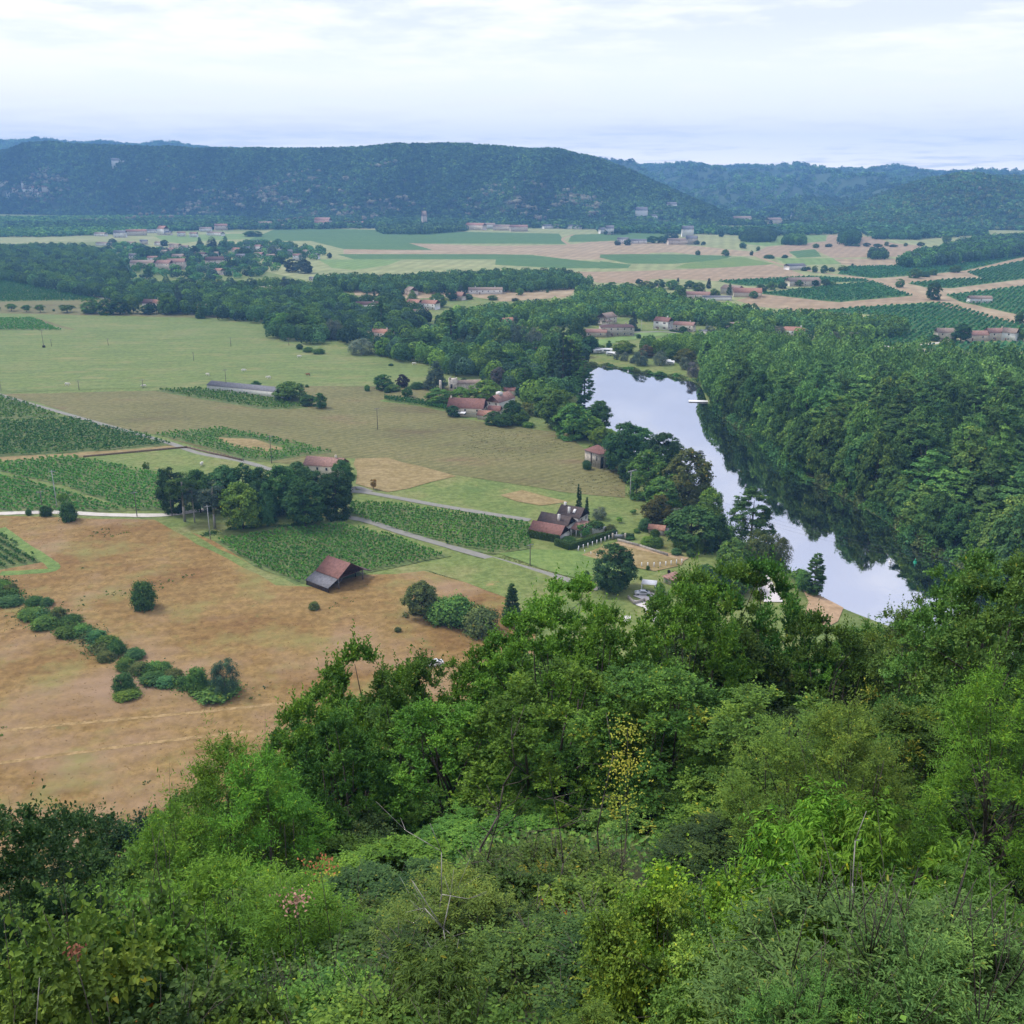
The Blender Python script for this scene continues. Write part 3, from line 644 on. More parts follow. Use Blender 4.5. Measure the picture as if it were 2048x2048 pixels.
# ---- scattered woods
def jitter_pts(P, sp, seed, jit=.38):
    rg = np.random.RandomState(seed); lo, hi = P.min(0), P.max(0)
    gx, gy = np.meshgrid(np.arange(lo[0], hi[0]+sp, sp), np.arange(lo[1], hi[1]+sp, sp)); gx = gx+(np.arange(gx.shape[0]) % 2)[:, None]*sp*.5
    q = np.stack([gx.ravel(), gy.ravel()], 1)+rg.uniform(-jit, jit, (gx.size, 2))*sp
    return q[inside(P, q)]
def blob_lod(seed, n, size, prof='dome', z0=.12, lobe=True):
    """low-detail crown in a unit box: n loose leaf-clump faces on a lumpy crown surface"""
    rg = np.random.RandomState(seed); lob = lobes(rg, 7)
    P = crown_points(rg, n, 1, 1, z0, prof, .8, lob if lobe else None); m_ = len(P); c = np.array([0, 0, .45])
    N = unit((P-c)*np.array([1, 1, 1.1])+rg.normal(size=P.shape)*.22); D = unit(np.cross(N, rdir(rg, m_)))
    s = size*rg.uniform(.7, 1.3, m_); V, F3, _, q = leaves(P-D*s[:, None]*.5, D, N, s, s*.9, False, .1)
    lt = np.clip(1+rg.normal(0, .2, m_), .55, 1.6); Tn = np.repeat(np.stack([lt*(1+(lt-1)*.3), lt, lt*.98], 1), q, 0)
    return V, F3, Tn
def merge(name, tm, pos, hs, ws, cols, mat=None, seed=1, kind_='stuff', label=None, cat=None, group=None):
    rg = np.random.RandomState(seed); Vs, Fs, Ts, off = [], [], [], 0
    which = rg.randint(0, len(tm), len(pos)); an = rg.uniform(0, 6.28, len(pos))
    for j, (V, F, Tn) in enumerate(tm):
        i = np.where(which == j)[0]
        if not len(i): continue
        ca, sa = np.cos(an[i])[:, None], np.sin(an[i])[:, None]
        X = (V[None, :, 0]*ca-V[None, :, 1]*sa)*ws[i][:, None]+pos[i, 0][:, None]
        Y = (V[None, :, 0]*sa+V[None, :, 1]*ca)*ws[i][:, None]+pos[i, 1][:, None]
        Zz = V[None, :, 2]*hs[i][:, None]+pos[i, 2][:, None]
        Vs.append(np.stack([X, Y, Zz], -1).reshape(-1, 3)); Ts.append((Tn[None]*cols[i][:, None]).reshape(-1, 3))
        Fs.append((F[None]+(np.arange(len(i))*len(V))[:, None, None]+off).reshape(-1, 3)); off += len(i)*len(V)
    o = link(name, mesh(name, np.concatenate(Vs), [np.concatenate(Fs)], mat or FOL, np.concatenate(Ts)), color=(1, 1, 1))
    tagp(o, label, cat, group, kind_); return o
LOD_M = [blob_lod(i, 640, .10) for i in range(4)]
LOD_L = [blob_lod(20+i, 200, .17) for i in range(4)]
LOD_H = [blob_lod(40+i, 42, .34) for i in range(4)]
LOD_P = [blob_lod(60+i, 760, .082, 'egg', .05) for i in range(4)]
def tints(rg, n, cols, var=.16):
    C = np.array([PALE[c] if isinstance(c, str) else c for c in cols]); i = rg.randint(0, len(C), n); return C[i]*(1+rg.normal(0, var, n))[:, None]
def wood(name, s, sp, hr, lod, cols, label, seed, wf=1.15, avoid=None, zc=None, var=.22):
    P = poly(s, (hr[0]+hr[1])/2*.55 if zc is None else zc) if isinstance(s, str) else s
    q = jitter_pts(P, sp, seed); rg = np.random.RandomState(seed)
    q = q[~inside(RIV, q)]
    if avoid is not None:
        for (ax_, ay_, ar) in avoid: q = q[np.hypot(q[:, 0]-ax_, q[:, 1]-ay_) > ar]
    n = len(q); h = rg.uniform(*hr, n)
    return merge(name, lod, np.column_stack([q, np.full(n, -.1)]), h, sp*wf*rg.uniform(.85, 1.25, n), tints(rg, n, cols, var), seed=seed, label=label, cat='wood')
# ---------------------------------------------------------------- forested hills
def hill_wood(name, RH, n, sz, cols, label, seed, rockamt=0., tmax=1.12, lod=None):
    R, H = RH; rg = np.random.RandomState(seed)
    px = rg.uniform(R[0, 0], R[-1, 0], n*2); t = rg.uniform(-.02, tmax, n*2)**1.0
    rf = np.interp(px, R[:, 0], R[:, 1]); y1 = np.interp(px, R[:, 0], R[:, 2]); y = rf+(y1-rf)*t
    z = H(px, y); x = (px-1024)/FPX*(y*CP+(CAMH-z)*SP)
    rock = .45*vnoise(x, y*1.0+z*3, .010, seed+5)+.7*vnoise(x, z*5, .05, seed+6)+.5*vnoise(x, z*4, .13, seed+7)
    band = np.exp(-((t-.22)/.24)**2)
    keep = (rock*.62+band*rockamt < .86) & (px > -200) & (px < 2250)
    i = np.where(keep)[0][:n]; h = rg.uniform(.75, 1.3, len(i))*sz
    c = tints(rg, len(i), cols, .2)*(1+.20*np.clip(vnoise(x[i], y[i], .009, seed), -1.5, 1.5)+.20*np.clip(vnoise(x[i]+40*np.sin(z[i]*.03), z[i]*.25, .02, seed+2), -1.3, 1.3))[:, None]  # lighter and darker patches and streaks in the tint imitate light on relief
    return merge(name, lod or LOD_H, np.column_stack([x[i], y[i], z[i]-1]), h, h*rg.uniform(1.1, 1.5, len(i)), np.clip(c, .01, 1), seed=seed, label=label, cat='forest')
hill_wood('hillside_forest', h_main, 24000, 9.5, ['green', 'dark', 'teal', 'blue'], 'oak forest covering the long main hill, pale rock showing through', 3, .75)
hill_wood('hillside_forest', h_far, 14000, 15, ['green', 'dark', 'blue'], 'hazy blue forest on the farthest ridge behind the valley', 5)
hill_wood('hillside_forest', h_spur, 7000, 10, ['green', 'dark', 'teal', 'olive'], 'forest on the lower spur at the right end of the valley', 8, .3)
hill_wood('hillside_forest', h_mid, 4500, 12, ['green', 'dark', 'blue'], 'forest on the middle ridge between the main hill and the spur', 9)
def rocks(name, RH, n, label, seed):
    R, H = RH; rg = np.random.RandomState(seed); px = rg.uniform(-100, R[-1, 0], n*40); t = rg.uniform(.04, .62, n*40); rf = np.interp(px, R[:, 0], R[:, 1]); y1 = np.interp(px, R[:, 0], R[:, 2]); y = rf+(y1-rf)*t
    z = H(px, y); x = (px-1024)/FPX*(y*CP+(CAMH-z)*SP); f = .8*vnoise(x, z*3, .008, 21)+.8*vnoise(x, z*5, .04, 22); ok = np.where(f-2.2*np.abs(t-.24) > .75)[0][:n]; n = len(ok); T_ = []
    for k in range(4):
        V = rdir(rg, 40)*rg.uniform(.75, 1.1, (40, 1)); V = V[np.argsort(V[:, 2])]; bm = __import__('bmesh').new(); [bm.verts.new(v*.5) for v in V]; __import__('bmesh').ops.convex_hull(bm, input=bm.verts)
        bm.verts.index_update(); T_.append((np.array([v.co[:] for v in bm.verts]), np.array([[v.index for v in f_.verts] for f_ in bm.faces]), np.ones((len(bm.verts), 3)))); bm.free()
    h = rg.uniform(5, 11, n); c = np.array([.27, .245, .17])*rg.uniform(.45, 1.1, n)[:, None]
    merge(name, T_, np.column_stack([x[ok], y[ok], z[ok]+rg.uniform(3, 7, n)]), h, h*rg.uniform(.8, 1.6, n), c, seed=seed, label=label, cat='rocks')
rocks('rock_outcrops', h_main, 1500, 'pale rock ledges among the trees on the lower half of the long hill', 5)
rocks('rock_outcrops', h_spur, 160, 'pale rock ledges on the right hand spur', 6)
BL = ['green', 'dark', 'teal', 'dark', 'blue']
# foot-of-hill belts and far clumps (far-off, read as masses)
wood('wooded_belt', 'C -1650,545 -500,515 0,520 700,510 1300,520 1932,545 1932,562 1500,560 1250,552 900,548 0,560 -1650,575', 15, (8, 14), LOD_H, BL, 'dark wooded belt along the foot of the main hill', 31)
wood('wooded_belt', 'D 0,445 300,455 600,470 1000,450 1500,455 1760,470 1760,488 1450,505 1250,500 1180,478 900,490 640,488 300,482 0,475', 15, (8, 14), LOD_H, BL, 'wooded belt along the valley floor below the far ridge', 32)
wood('poplar_plantation', 'B -300,515 300,507 800,503 1350,512 1340,560 1000,570 860,575 700,588 200,604 -300,600', 12, (8, 11), LOD_H, ['green', 'teal', 'fresh'], 'even green poplar plantation behind the village', 33)
wood('poplar_plantation', 'C 420,565 600,548 900,548 930,570 690,588 460,586', 11, (9, 12), LOD_H, ['green', 'dark', 'teal'], 'small dark plantation at the edge of the far vineyards', 34)
wood('copse', 'D 640,500 690,478 800,484 790,515 650,516', 9, (11, 15), LOD_L, ['dark', 'blue'], 'dark copse in the far fields below the valley mouth', 35)
wood('copse', 'D 835,528 850,508 930,508 940,530', 8, (11, 14), LOD_L, ['dark', 'green'], 'copse beside the farm track in the far fields', 36)
wood('copse', 'D 1092,522 1100,492 1180,494 1186,522', 8, (13, 17), LOD_L, ['dark', 'deep'], 'square dark copse standing alone in pink stubble', 37)
wood('copse', 'D 1220,592 1235,570 1300,570 1305,592', 7, (10, 13), LOD_L, ['dark', 'blue'], 'rounded copse at the left tip of the long wood', 38)
wood('copse', 'D 1245,505 1300,480 1460,482 1450,508', 10, (9, 13), LOD_L, ['dark', 'teal'], 'low wide copse in front of the spur', 39)
wood('long_wood', 'D 1362,612 1400,590 1560,560 1700,520 1932,505 2300,480 2300,545 1932,572 1700,600 1500,622 1400,625', 11, (12, 17), LOD_L, ['dark', 'green', 'blue'], 'long wood climbing the right edge of the far fields', 40)
wood('poplar_plantation', 'C 90,850 260,835 480,842 1000,815 1450,812 1560,850 1620,868 1210,893 900,896 480,902 200,890 100,880', 8.5, (9, 12.5), LOD_L, ['green', 'dark', 'teal'], 'long dark plantation block between stubble and the bungalow', 41)
AV = []
def avoid(k, x, y, r): g = gp(k, x, y); AV.append((g[0], g[1], r))
for a in [('W', 200, 210, 26), ('W', 620, 180, 30), ('W', 620, 240, 20), ('W', 900, 110, 20), ('D', 270, 770, 18), ('D', 430, 785, 22), ('D', 590, 775, 25), ('D', 670, 780, 24), ('S', 430, 420, 34), ('S', 450, 290, 24), ('S', 200, 470, 28),
          ('S', 1120, 400, 30), ('S', 1420, 420, 30), ('D', 870, 955, 20), ('B', 1450, 930, 26), ('B', 1120, 1020, 22), ('B', 830, 1010, 30), ('D', 610, 925, 16), ('W', 750, 385, 18), ('W', 1310, 330, 16)]: avoid(*a)
wood('poplar_plantation', 'C 720,1100 830,1030 1130,1000 1490,975 1540,905 1900,905 D 440,805 740,852 1250,880 1392,905 1392,935 1180,945 990,958 860,935 640,930 600,905 330,893 230,875 100,870 C 1650,1060 1400,1085 1000,1135 810,1150', 7.5, (8, 11.5), LOD_L,
     ['green', 'fresh', 'teal', 'green'], 'wide poplar plantation stretching across the middle of the valley', 42, avoid=AV)
wood('poplar_plantation', 'D 175,985 400,972 640,962 830,972 1000,985 1060,1015 1060,1060 800,1080 500,1050 400,1020 200,1010', 8, (9, 13), LOD_M, ['green', 'fresh', 'green'], 'plantation behind the yellowish trees on the far bank', 43, avoid=AV)
# left belt and village trees
wood('broadleaf_wood', 'B -250,680 0,672 200,668 420,665 560,690 690,760 700,868 900,875 1100,872 1200,878 1500,868 1900,885 C 0,875 240,925 300,960 250,1000 120,1040 60,1100 B 1850,1130 1780,1170 1500,1140 1480,1060 1200,1035 1090,1015 900,1010 780,1000 620,940 350,895 150,855 -250,800', 10, (8, 13), LOD_M,
     ['green', 'dark', 'green', 'teal', 'blue'], 'broad belt of mixed trees between the village and the meadow', 44, avoid=AV, var=.2)
wood('broadleaf_wood', 'C 60,1130 120,1050 260,1010 330,960 480,930 720,1000 690,1080 560,1130 420,1150 200,1170', 10, (8, 13), LOD_M, ['green', 'dark', 'teal', 'blue'], 'trees between the white house and the slender poplar', 45, avoid=AV)
wood('village_trees', 'O 80,340 200,200 420,230 560,260 840,250 1140,200 1500,200 1860,260 1800,330 1500,330 1480,400 1400,440 1100,480 900,500 700,460 330,470', 19, (6, 9), LOD_L, ['dark', 'blue', 'green', 'teal'], 'garden trees scattered through the village', 46, wf=.55)
RV = 'F 420,400 640,330 860,330 900,430 1150,360 1480,330 1640,400 1720,470 1700,560 1640,690 1500,720 1300,700 1180,600 1060,560 900,560 780,520 700,480 560,470'
wood('riverside_wood', RV, 9, (8, 13), LOD_M, ['green', 'dark', 'teal', 'blue', 'fresh'], 'mixed riverside wood behind the left bank poplars', 47, avoid=AV, var=.2)

# ---- right bank wood: the near trees one by one, the rest as a mass
wb = poly('G 640,330 655,440 760,495 860,570 1010,690 1110,735 1260,805 1410,893 1490,972 1630,1030 1800,1130 2000,1260 2400,1440')
wt = poly('G 2600,420 1932,330 1500,290 1180,262 830,235 700,225 640,260')
P = np.vstack([wb, wt]); q = jitter_pts(P, 10.8, 77, .34); q = q[~inside(RIV, q)]; q = q[dist_edge(RIV, q) > 7]
# an even line of trees leaning on the very bank, following the water's edge
_e = catmull(RIGHT[8:], 6); _s = np.r_[0, np.cumsum(np.hypot(*np.diff(_e, axis=0).T))]; _d = np.arange(4, _s[-1], 7.5)+np.random.RandomState(3).uniform(-1.5, 1.5, len(np.arange(4, _s[-1], 7.5)))
_p = np.stack([np.interp(_d, _s, _e[:, 0]), np.interp(_d, _s, _e[:, 1])], 1); _t = np.gradient(_p, axis=0); _t /= np.linalg.norm(_t, axis=1)[:, None]; _n = np.stack([_t[:, 1], -_t[:, 0]], 1)
_n = np.where((_n[:, :1] < 0), -_n, _n); edge = _p+_n*np.where(np.hypot(_p[:, :1], _p[:, 1:]) < 350, 5.6, 4.4); edge = edge[~inside(RIV, edge)]; q = np.vstack([q, edge])
q = q[np.hypot(q[:, 0], q[:, 1]) > 232]
pr = np.array([proj((a, b, 12)) for a, b in q]); vis = (pr[:, 0] < 2200); q = q[vis]; pr = pr[vis]
de = dist_edge(RIV, q); order = np.argsort(np.hypot(*q.T)); rg = np.random.RandomState(5)
NEARN = 185; near_i = order[:NEARN]; far_i = order[NEARN:]
bank = [i for i in near_i if de[i] < 9]; bank.sort(key=lambda i: -pr[i, 1]); bn = {i: j for j, i in enumerate(bank)}
for i in near_i:
    h = rg.uniform(20, 31); front = de[i] < 9
    if front: h *= rg.uniform(.62, .95)
    if np.hypot(*q[i]) < 350: h *= .80
    colr = [(.13, .25, .062), (.105, .215, .058), (.09, .18, .055), (.15, .27, .066), (.115, .225, .07), (.08, .16, .05)][rg.randint(6)]
    kd_ = 'broad' if front or rg.uniform() < .3 else 'poplar'
    if i in bn: lb = f'riverbank tree at the water edge of the right bank wood, {ORD[bn[i]]} from its near end' if bn[i] < len(ORD) else 'riverbank tree far along the right bank wood'
    else: lb = 'tall poplar inside the dense wood on the right bank, one crown among many alike'
    grp = 'trees at the edge of the right bank wood' if i in bn else 'poplars inside the right bank wood'
    put_tree(kd_, (q[i, 0], q[i, 1], -.1), h, rg.uniform(10, 14) if front else rg.uniform(11, 20), lb, grp, colr, jit=.22)
h = rg.uniform(16, 24, len(far_i))
merge('poplar_wood', LOD_P, np.column_stack([q[far_i], np.full(len(far_i), -.1)]), h, rg.uniform(12, 16, len(far_i)), tints(rg, len(far_i), [(.13, .25, .062), (.105, .215, .058), (.15, .27, .066)], .15), seed=6, label='poplar wood on the right bank stretching back from its near trees', cat='wood')

def scrub(name, line, width, hmax, n, size, cols, label, seed):
    P = catmull(line, 10); s = np.r_[0, np.cumsum(np.hypot(*np.diff(P, axis=0).T))]; rg = np.random.RandomState(seed); d = rg.uniform(0, s[-1], n)
    xy = np.stack([np.interp(d, s, P[:, 0]), np.interp(d, s, P[:, 1])], 1); env = .55+.45*np.sin(d*.5+2*np.sin(d*.13)); lat = rg.normal(0, width*.4, (n, 2)); u = rg.uniform(0, 1, n)
    z = hmax*env*u; xy = xy+lat*(1.1-.6*u[:, None]); N = unit(np.column_stack([lat/width, np.full(n, .6)])+rg.normal(size=(n, 3))*.5); D = unit(np.cross(N, rdir(rg, n)))
    s_ = size*rg.uniform(.6, 1.3, n); V, F3, _, q_ = leaves(np.column_stack([xy, z-.4])-D*s_[:, None]*.5, D, N, s_, s_*.8, False, .1)
    cl_ = tints(rg, 40, cols, .1)[((d/4).astype(int)) % 40]*(1+rg.normal(0, .15, n))[:, None]
    o = link(name, mesh(name, V, [F3], FOL, np.repeat(cl_, q_, 0)), color=(1, 1, 1)); tagp(o, label, 'scrub', None, 'stuff')
scrub('bank_scrub', RIGHT[9:], 2.6, 5.0, 26000, .75, ['green', 'dark', 'teal', 'green', 'olive'], 'dense scrub hanging over the water along the right bank', 61)
scrub('bank_scrub', RIGHT[2:9], 2.0, 2.0, 5000, .8, ['green', 'dark', 'olive'], 'low scrub on the far bank', 62)
scrub('bank_scrub', LEFT[3:13], 2.6, 4.0, 14000, .7, ['green', 'dark', 'fresh', 'green'], 'scrub under the trees of the left bank', 63)
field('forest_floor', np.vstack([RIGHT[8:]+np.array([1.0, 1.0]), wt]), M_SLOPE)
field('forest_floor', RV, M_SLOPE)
# ---------------------------------------------------------------- vines and crops
def plants(name, s, row_dir, rs, ps, size, nf, colr, label, seed, h=1.5, gap=.0, lump=.28, mat=None, holes=None):
    """leaf clumps in rows; row_dir = angle of the rows in the world"""
    P = poly(s) if isinstance(s, str) else s; c = P.mean(0); ca, sa = math.cos(row_dir), math.sin(row_dir); R = np.array([[ca, sa], [-sa, ca]]); Q = (P-c)@R.T
    lo, hi = Q.min(0), Q.max(0); gx, gy = np.meshgrid(np.arange(lo[0], hi[0], ps), np.arange(lo[1], hi[1], rs)); rg = np.random.RandomState(seed)
    q = np.stack([gx.ravel(), gy.ravel()], 1)+rg.normal(0, .09, (gx.size, 2))*rs; ok = inside(Q, q); q = q[ok]
    w_ = q@R+c; dn = vnoise(w_[:, 0], w_[:, 1], .06, seed); keep = (rg.uniform(size=len(q)) > gap+np.clip(dn-.9, 0, 1)*gap*3)
    if holes is not None: keep &= ~inside(poly(holes), w_)
    w_ = w_[keep]; n = len(w_); hh = h*rg.uniform(.75, 1.15, n)
    k = np.repeat(np.arange(n), nf); N_ = len(k)
    off = rg.normal(size=(N_, 3))*np.array([.30*rs*lump, .30*rs*lump, 0]); z = hh[k]*rg.uniform(.25, 1.0, N_)**.6
    Pp = np.column_stack([w_[k]+off[:, :2], z]); N = unit(np.array([0, 0, .8])+rg.normal(size=(N_, 3))*.6); D = unit(np.cross(N, rdir(rg, N_)))
    s_ = size*rg.uniform(.6, 1.35, N_); V, F3, _, qn = leaves(Pp-D*s_[:, None]*.5, D, N, s_, s_*.8, False, .15)
    lt = np.clip(1+rg.normal(0, .15, N_)+.10*dn[keep][k], .4, 1.8); Tn = np.repeat(np.stack([lt*(1+(lt-1)*.5), lt, lt*(1-.3*(lt-1))], 1), qn, 0)
    o = link(name, mesh(name, V, [F3], mat or FOL, Tn), color=PALE[colr] if isinstance(colr, str) else colr); tagp(o, label, 'vines', None, 'stuff'); return o
VC = (.105, .255, .045)
vd = lambda k, x0, y0, x1, y1: math.atan2(*((gp(k, x1, y1)-gp(k, x0, y0))[[1, 0]]))
plants('vines', 'A 408,1022 520,1004 645,990 730,1011 848,1050 700,1077 600,1094 562,1102 480,1068', vd('H', 1200, 90, 1660, 300), 1.9, 1.0, .62, 13, VC, 'leafy green vines in the plot behind the open barn', 1, 1.5, .03)
plants('vines', 'A 660,949 740,953 1000,988 1000,1035 930,1045 870,1034 740,999 662,973', vd('I', 420, 10, 1280, 130), 2.1, 1.0, .64, 13, VC, 'leafy green vines in the plot beside the white house', 2, 1.5, .06)
plants('vines', 'E 860,880 1240,847 1500,902 1600,927 1830,979 1480,1028 1350,1018 1100,942', vd('E', 850, 880, 1400, 1020), 2.4, 1.1, .7, 9, VC, 'vines round a bare patch beside the grey lane', 3, 1.5, .10, holes='E 1180,895 1400,905 1580,960 1480,975 1300,950')
plants('vines', 'E -200,830 0,812 400,792 560,837 780,882 940,939 600,970 0,1003 -200,1015', vd('E', 0, 900, 600, 840), 3.4, 1.0, .8, 10, (.07,.19,.045), 'dark vines in neat rows left of the grey lane', 4, 1.6, .04, lump=.4)
plants('vines', 'E -200,600 0,668 120,702 345,784 0,795 -200,798', vd('E', 0, 900, 600, 840), 3.2, 1.1, .8, 9, VC, 'vines in the far corner plot along the grey lane', 5, 1.5, .10)
plants('vines', 'E -200,1055 0,1040 200,1022 370,1002 915,1110 955,1296 700,1300 330,1158 200,1145 20,1092', vd('E', 330, 1150, 920, 1290), 2.3, 1.05, .7, 11, VC, 'vines in the plot running down to the white gravel track', 6, 1.5, .12)
plants('vines', 'E -200,1112 0,1112 130,1134 400,1217 690,1303 0,1309 -200,1315', vd('E', 130, 1134, 690, 1303), 2.5, 1.05, .7, 11, VC, 'vines in the triangular plot just above the white gravel track', 7, 1.5, .08)
plants('vines', 'E 860,638 1100,629 1290,646 1690,724 1600,739 1450,739 1000,666', vd('E', 860, 640, 1450, 739), 2.6, 1.2, .85, 8, VC, 'strip of vines in front of the long low shed', 8, 1.5, .04)
plants('vines', 'E -200,242 0,241 180,238 340,306 0,305 -200,305', vd('E', 0, 270, 300, 300), 3.0, 1.4, .95, 7, VC, 'small vine plot at the far side of the cattle meadow', 9, 1.5, .1)
plants('vines', 'B -200,802 0,838 130,868 300,908 520,958 555,967 0,975 -200,975', vd('B', 0, 900, 500, 960), 3.2, 1.5, 1.1, 7, (.06,.17,.05), 'vines in the wedge below the fruit tree lane', 10, 1.5, .05)
plants('vines', 'H -200,-60 0,48 60,95 243,203 0,246 -200,280', vd('H', 0, 60, 240, 200), 2.6, .8, .55, 14, (.06,.15,.04), 'vines in clean rows in the corner plot by the dry field', 11, 1.5, .02, lump=.35)
plants('maize', 'F 500,733 705,755 890,793 885,812 700,778 505,748', vd('F', 500, 740, 890, 803), 1.0, .8, .7, 7, (.05,.15,.035), 'tall green maize strip in front of the walnut trees', 12, 2.2, .0)
for i, (s, lab) in enumerate([
    ('D 725,768 1240,713 1420,777 1090,806 1000,799', 'vines in the kite shaped plot below the tree lined farm'),
    ('D 960,850 1150,834 1560,811 1932,914 2250,1005 2250,1040 1932,955 1690,960 1500,945 1400,932 1390,890 1250,866', 'vines in the widest plot beside the dirt crossroads'),
    ('D 1580,776 1932,736 2250,705 2250,950 1932,870 1642,803', 'vines in the plot round the small white hut'),
    ('D 1182,946 1400,937 1515,951 1508,984 1350,1010 1192,1000', 'vines in the small plot left of the walled farm'),
    ('D 1425,1017 1600,994 1932,989 2250,1002 2250,1040 1932,1030 1800,1040', 'vines in the narrow plot in front of the walled farm'),
    ('D 1400,722 1600,703 1740,699 1670,671 1932,619 2250,575 2250,645 1932,700 1600,743 1480,738', 'vines in the plot beyond the lone tree at the crossroads'),
    ('D 1085,679 1132,646 1390,641 1580,641 1932,585 2250,545 2250,556 1932,600 1660,663 1380,688 1250,698', 'vines in the long curved plot at the far side of the road'),
    ('D 535,712 960,691 1235,705 1190,714 960,719 680,733 600,724', 'vines in the thin strip behind the tree lined farm')]):
    plants('vines', s, vd('D', 1000, 799, 1240, 713), 4.5, 3.2, 2.1, 5, (.06,.18,.06), lab, 20+i, 1.5, .02)
# tufts and coarse weeds of the dry field
def tufts(name, s, n, size, cols, label, seed, clump=None, h=.5):
    P = poly(s); rg = np.random.RandomState(seed); lo, hi = P.min(0), P.max(0); q = rg.uniform(lo, hi, (n*4, 2)); q = q[inside(P, q)]
    if clump is not None: q = q[vnoise(q[:, 0], q[:, 1], clump[0], seed) > clump[1]]
    q = q[:n]; n = len(q); z = slope_z(q[:, 0], q[:, 1]); nf = 5; k = np.repeat(np.arange(n), nf); N_ = len(k); s_ = size*rg.uniform(.5, 1.4, n)[k]
    D = unit(np.column_stack([rg.normal(0, .6, (N_, 2)), np.full(N_, 1.0)])); N = unit(np.column_stack([rg.normal(size=(N_, 2)), rg.normal(0, .3, N_)]))
    Pp = np.column_stack([q[k]+rg.normal(0, size*.45, (N_, 2)), z[k]-.03]); V, F3, _, qn = leaves(Pp, D, N, s_*h/.5, s_*.55)
    T_ = np.repeat(tints(rg, n, cols, .15)[k]*(1+rg.normal(0, .08, N_))[:, None], qn, 0)
    o = link(name, mesh(name, V, [F3], FOL, T_), color=(1, 1, 1)); tagp(o, label, 'grass', None, 'stuff'); return o
DF = 'A -100,985 0,976 290,983 400,1022 480,1072 575,1109 690,1087 800,1080 880,1102 960,1132 1000,1200 950,1300 760,1430 480,1600 250,1690 0,1780 -150,1800'
tufts('dry_grass', DF, 16000, .24, [(.22,.13,.042), (.25,.16,.056), (.20,.115,.04), (.23,.135,.055), (.21,.155,.045)], 'tall dry grass of the orange field', 1)
tufts('weeds', DF, 2600, .6, ['green', 'olive', 'fresh', 'teal'], 'scattered green weeds in the dry grass', 2, (.09, .95), h=.4)
tufts('grass', 'E 40,668 850,662 1450,748 1700,742 F 40,680 440,670 760,680 1060,650 1200,710 880,850 1400,925 1590,945 1720,1065 1920,1190 1920,1320 1550,1285 1250,1235 900,1180 430,1085 200,1085 E 1840,985 1600,918 1240,840 850,870 560,812 200,690', 22000, .3, [(.20,.185,.075), (.19,.185,.07), (.21,.195,.085), (.19,.155,.075)], 'rough grass of the fallow field by the river', 3, h=.3)
tufts('weeds', 'F 850,840 1400,920 1590,940 1700,1040 1920,1190 1920,1320 1250,1240 900,1180 1000,950', 900, .5, [(.17,.17,.07), (.13,.15,.06), (.18,.16,.08)], 'darker weeds dotted over the fallow field', 4, (.05, .2), h=.3)
tufts('grass', 'A 800,1077 930,1053 1003,1037 1090,1042 1200,1075 1120,1115 1050,1170 1000,1170 960,1130', 5000, .4, [(.16,.22,.06), (.20,.24,.08), (.25,.22,.09)], 'short grass of the paddocks by the white house', 5, h=.25)
0 and print('edge', len(edge), 'bank', len(bank), [proj((*e,0))[:2] for e in edge[:30:6]], [dist_edge(RIV, edge)[:5]])
# ---------------------------------------------------------------- building kit
def tile_mat(name, c):
    mt, n, l = newmat(name)
    tc = n('ShaderNodeTexCoord'); g = n('ShaderNodeNewGeometry')
    wv = n('ShaderNodeTexWave', i_Scale=1.1, i_Distortion=.6, i_Detail=2); l(tc.outputs['Object'], wv.inputs['Vector'])
    no = n('ShaderNodeTexNoise', i_Scale=1.3, i_Detail=7, i_Roughness=.7); l(g.outputs['Position'], no.inputs['Vector'])
    rp = n('ShaderNodeValToRGB'); cr = rp.color_ramp; cr.elements[0].position = .3; cr.elements[1].position = .72
    cr.elements[0].color = c4([v*.6 for v in c]); cr.elements[1].color = c4([min(1, v*1.3) for v in c]); l(no.outputs['Fac'], rp.inputs[0])
    mx = n('ShaderNodeMix', data_type='RGBA', blend_type='MULTIPLY', i_Factor=.3); l(rp.outputs[0], mx.inputs['A']); l(wv.outputs['Color'], mx.inputs['B'])
    b = n('ShaderNodeBsdfPrincipled', i_Roughness=.85); b.inputs['Specular IOR Level'].default_value = .2; l(mx.outputs['Result'], b.inputs['Base Color'])
    bp = n('ShaderNodeBump', i_Strength=.7, i_Distance=.06); l(wv.outputs['Fac'], bp.inputs['Height']); l(bp.outputs[0], b.inputs['Normal'])
    o = n('ShaderNodeOutputMaterial'); l(b.outputs[0], o.inputs[0]); return mt
R_ = {'red': tile_mat('red_tiles', (.25,.125,.105)), 'orange': tile_mat('orange_tiles', (.40,.21,.15)), 'brown': tile_mat('brown_tiles', (.10,.075,.07)), 'pink': tile_mat('faded_tiles', (.33,.25,.20)),
      'rose': tile_mat('rose_tiles', (.36,.21,.17)), 'greyr': tile_mat('grey_sheet', (.20,.20,.22)), 'dark': tile_mat('dark_tiles', (.13,.075,.07))}
W_ = {'white': plain('white_render', (.74,.72,.68), .8, .10, .8), 'cream': plain('cream_render', (.60,.54,.44), .85, .12, .7), 'stone': plain('pale_stone', (.44,.40,.33), .9, .25, 1.4),
      'pink': plain('pinkish_render', (.62,.53,.44), .85, .12, .7), 'old': plain('weathered_plaster', (.50,.45,.38), .9, .35, .9)}
M_GLASS = plain('window_glass', (.03,.035,.04), .15, .1, 1, 0, .6); M_FRAME = plain('window_frame', (.55,.53,.50), .6, .1); M_SHUT = plain('shutter_paint', (.22,.13,.10), .6, .15)
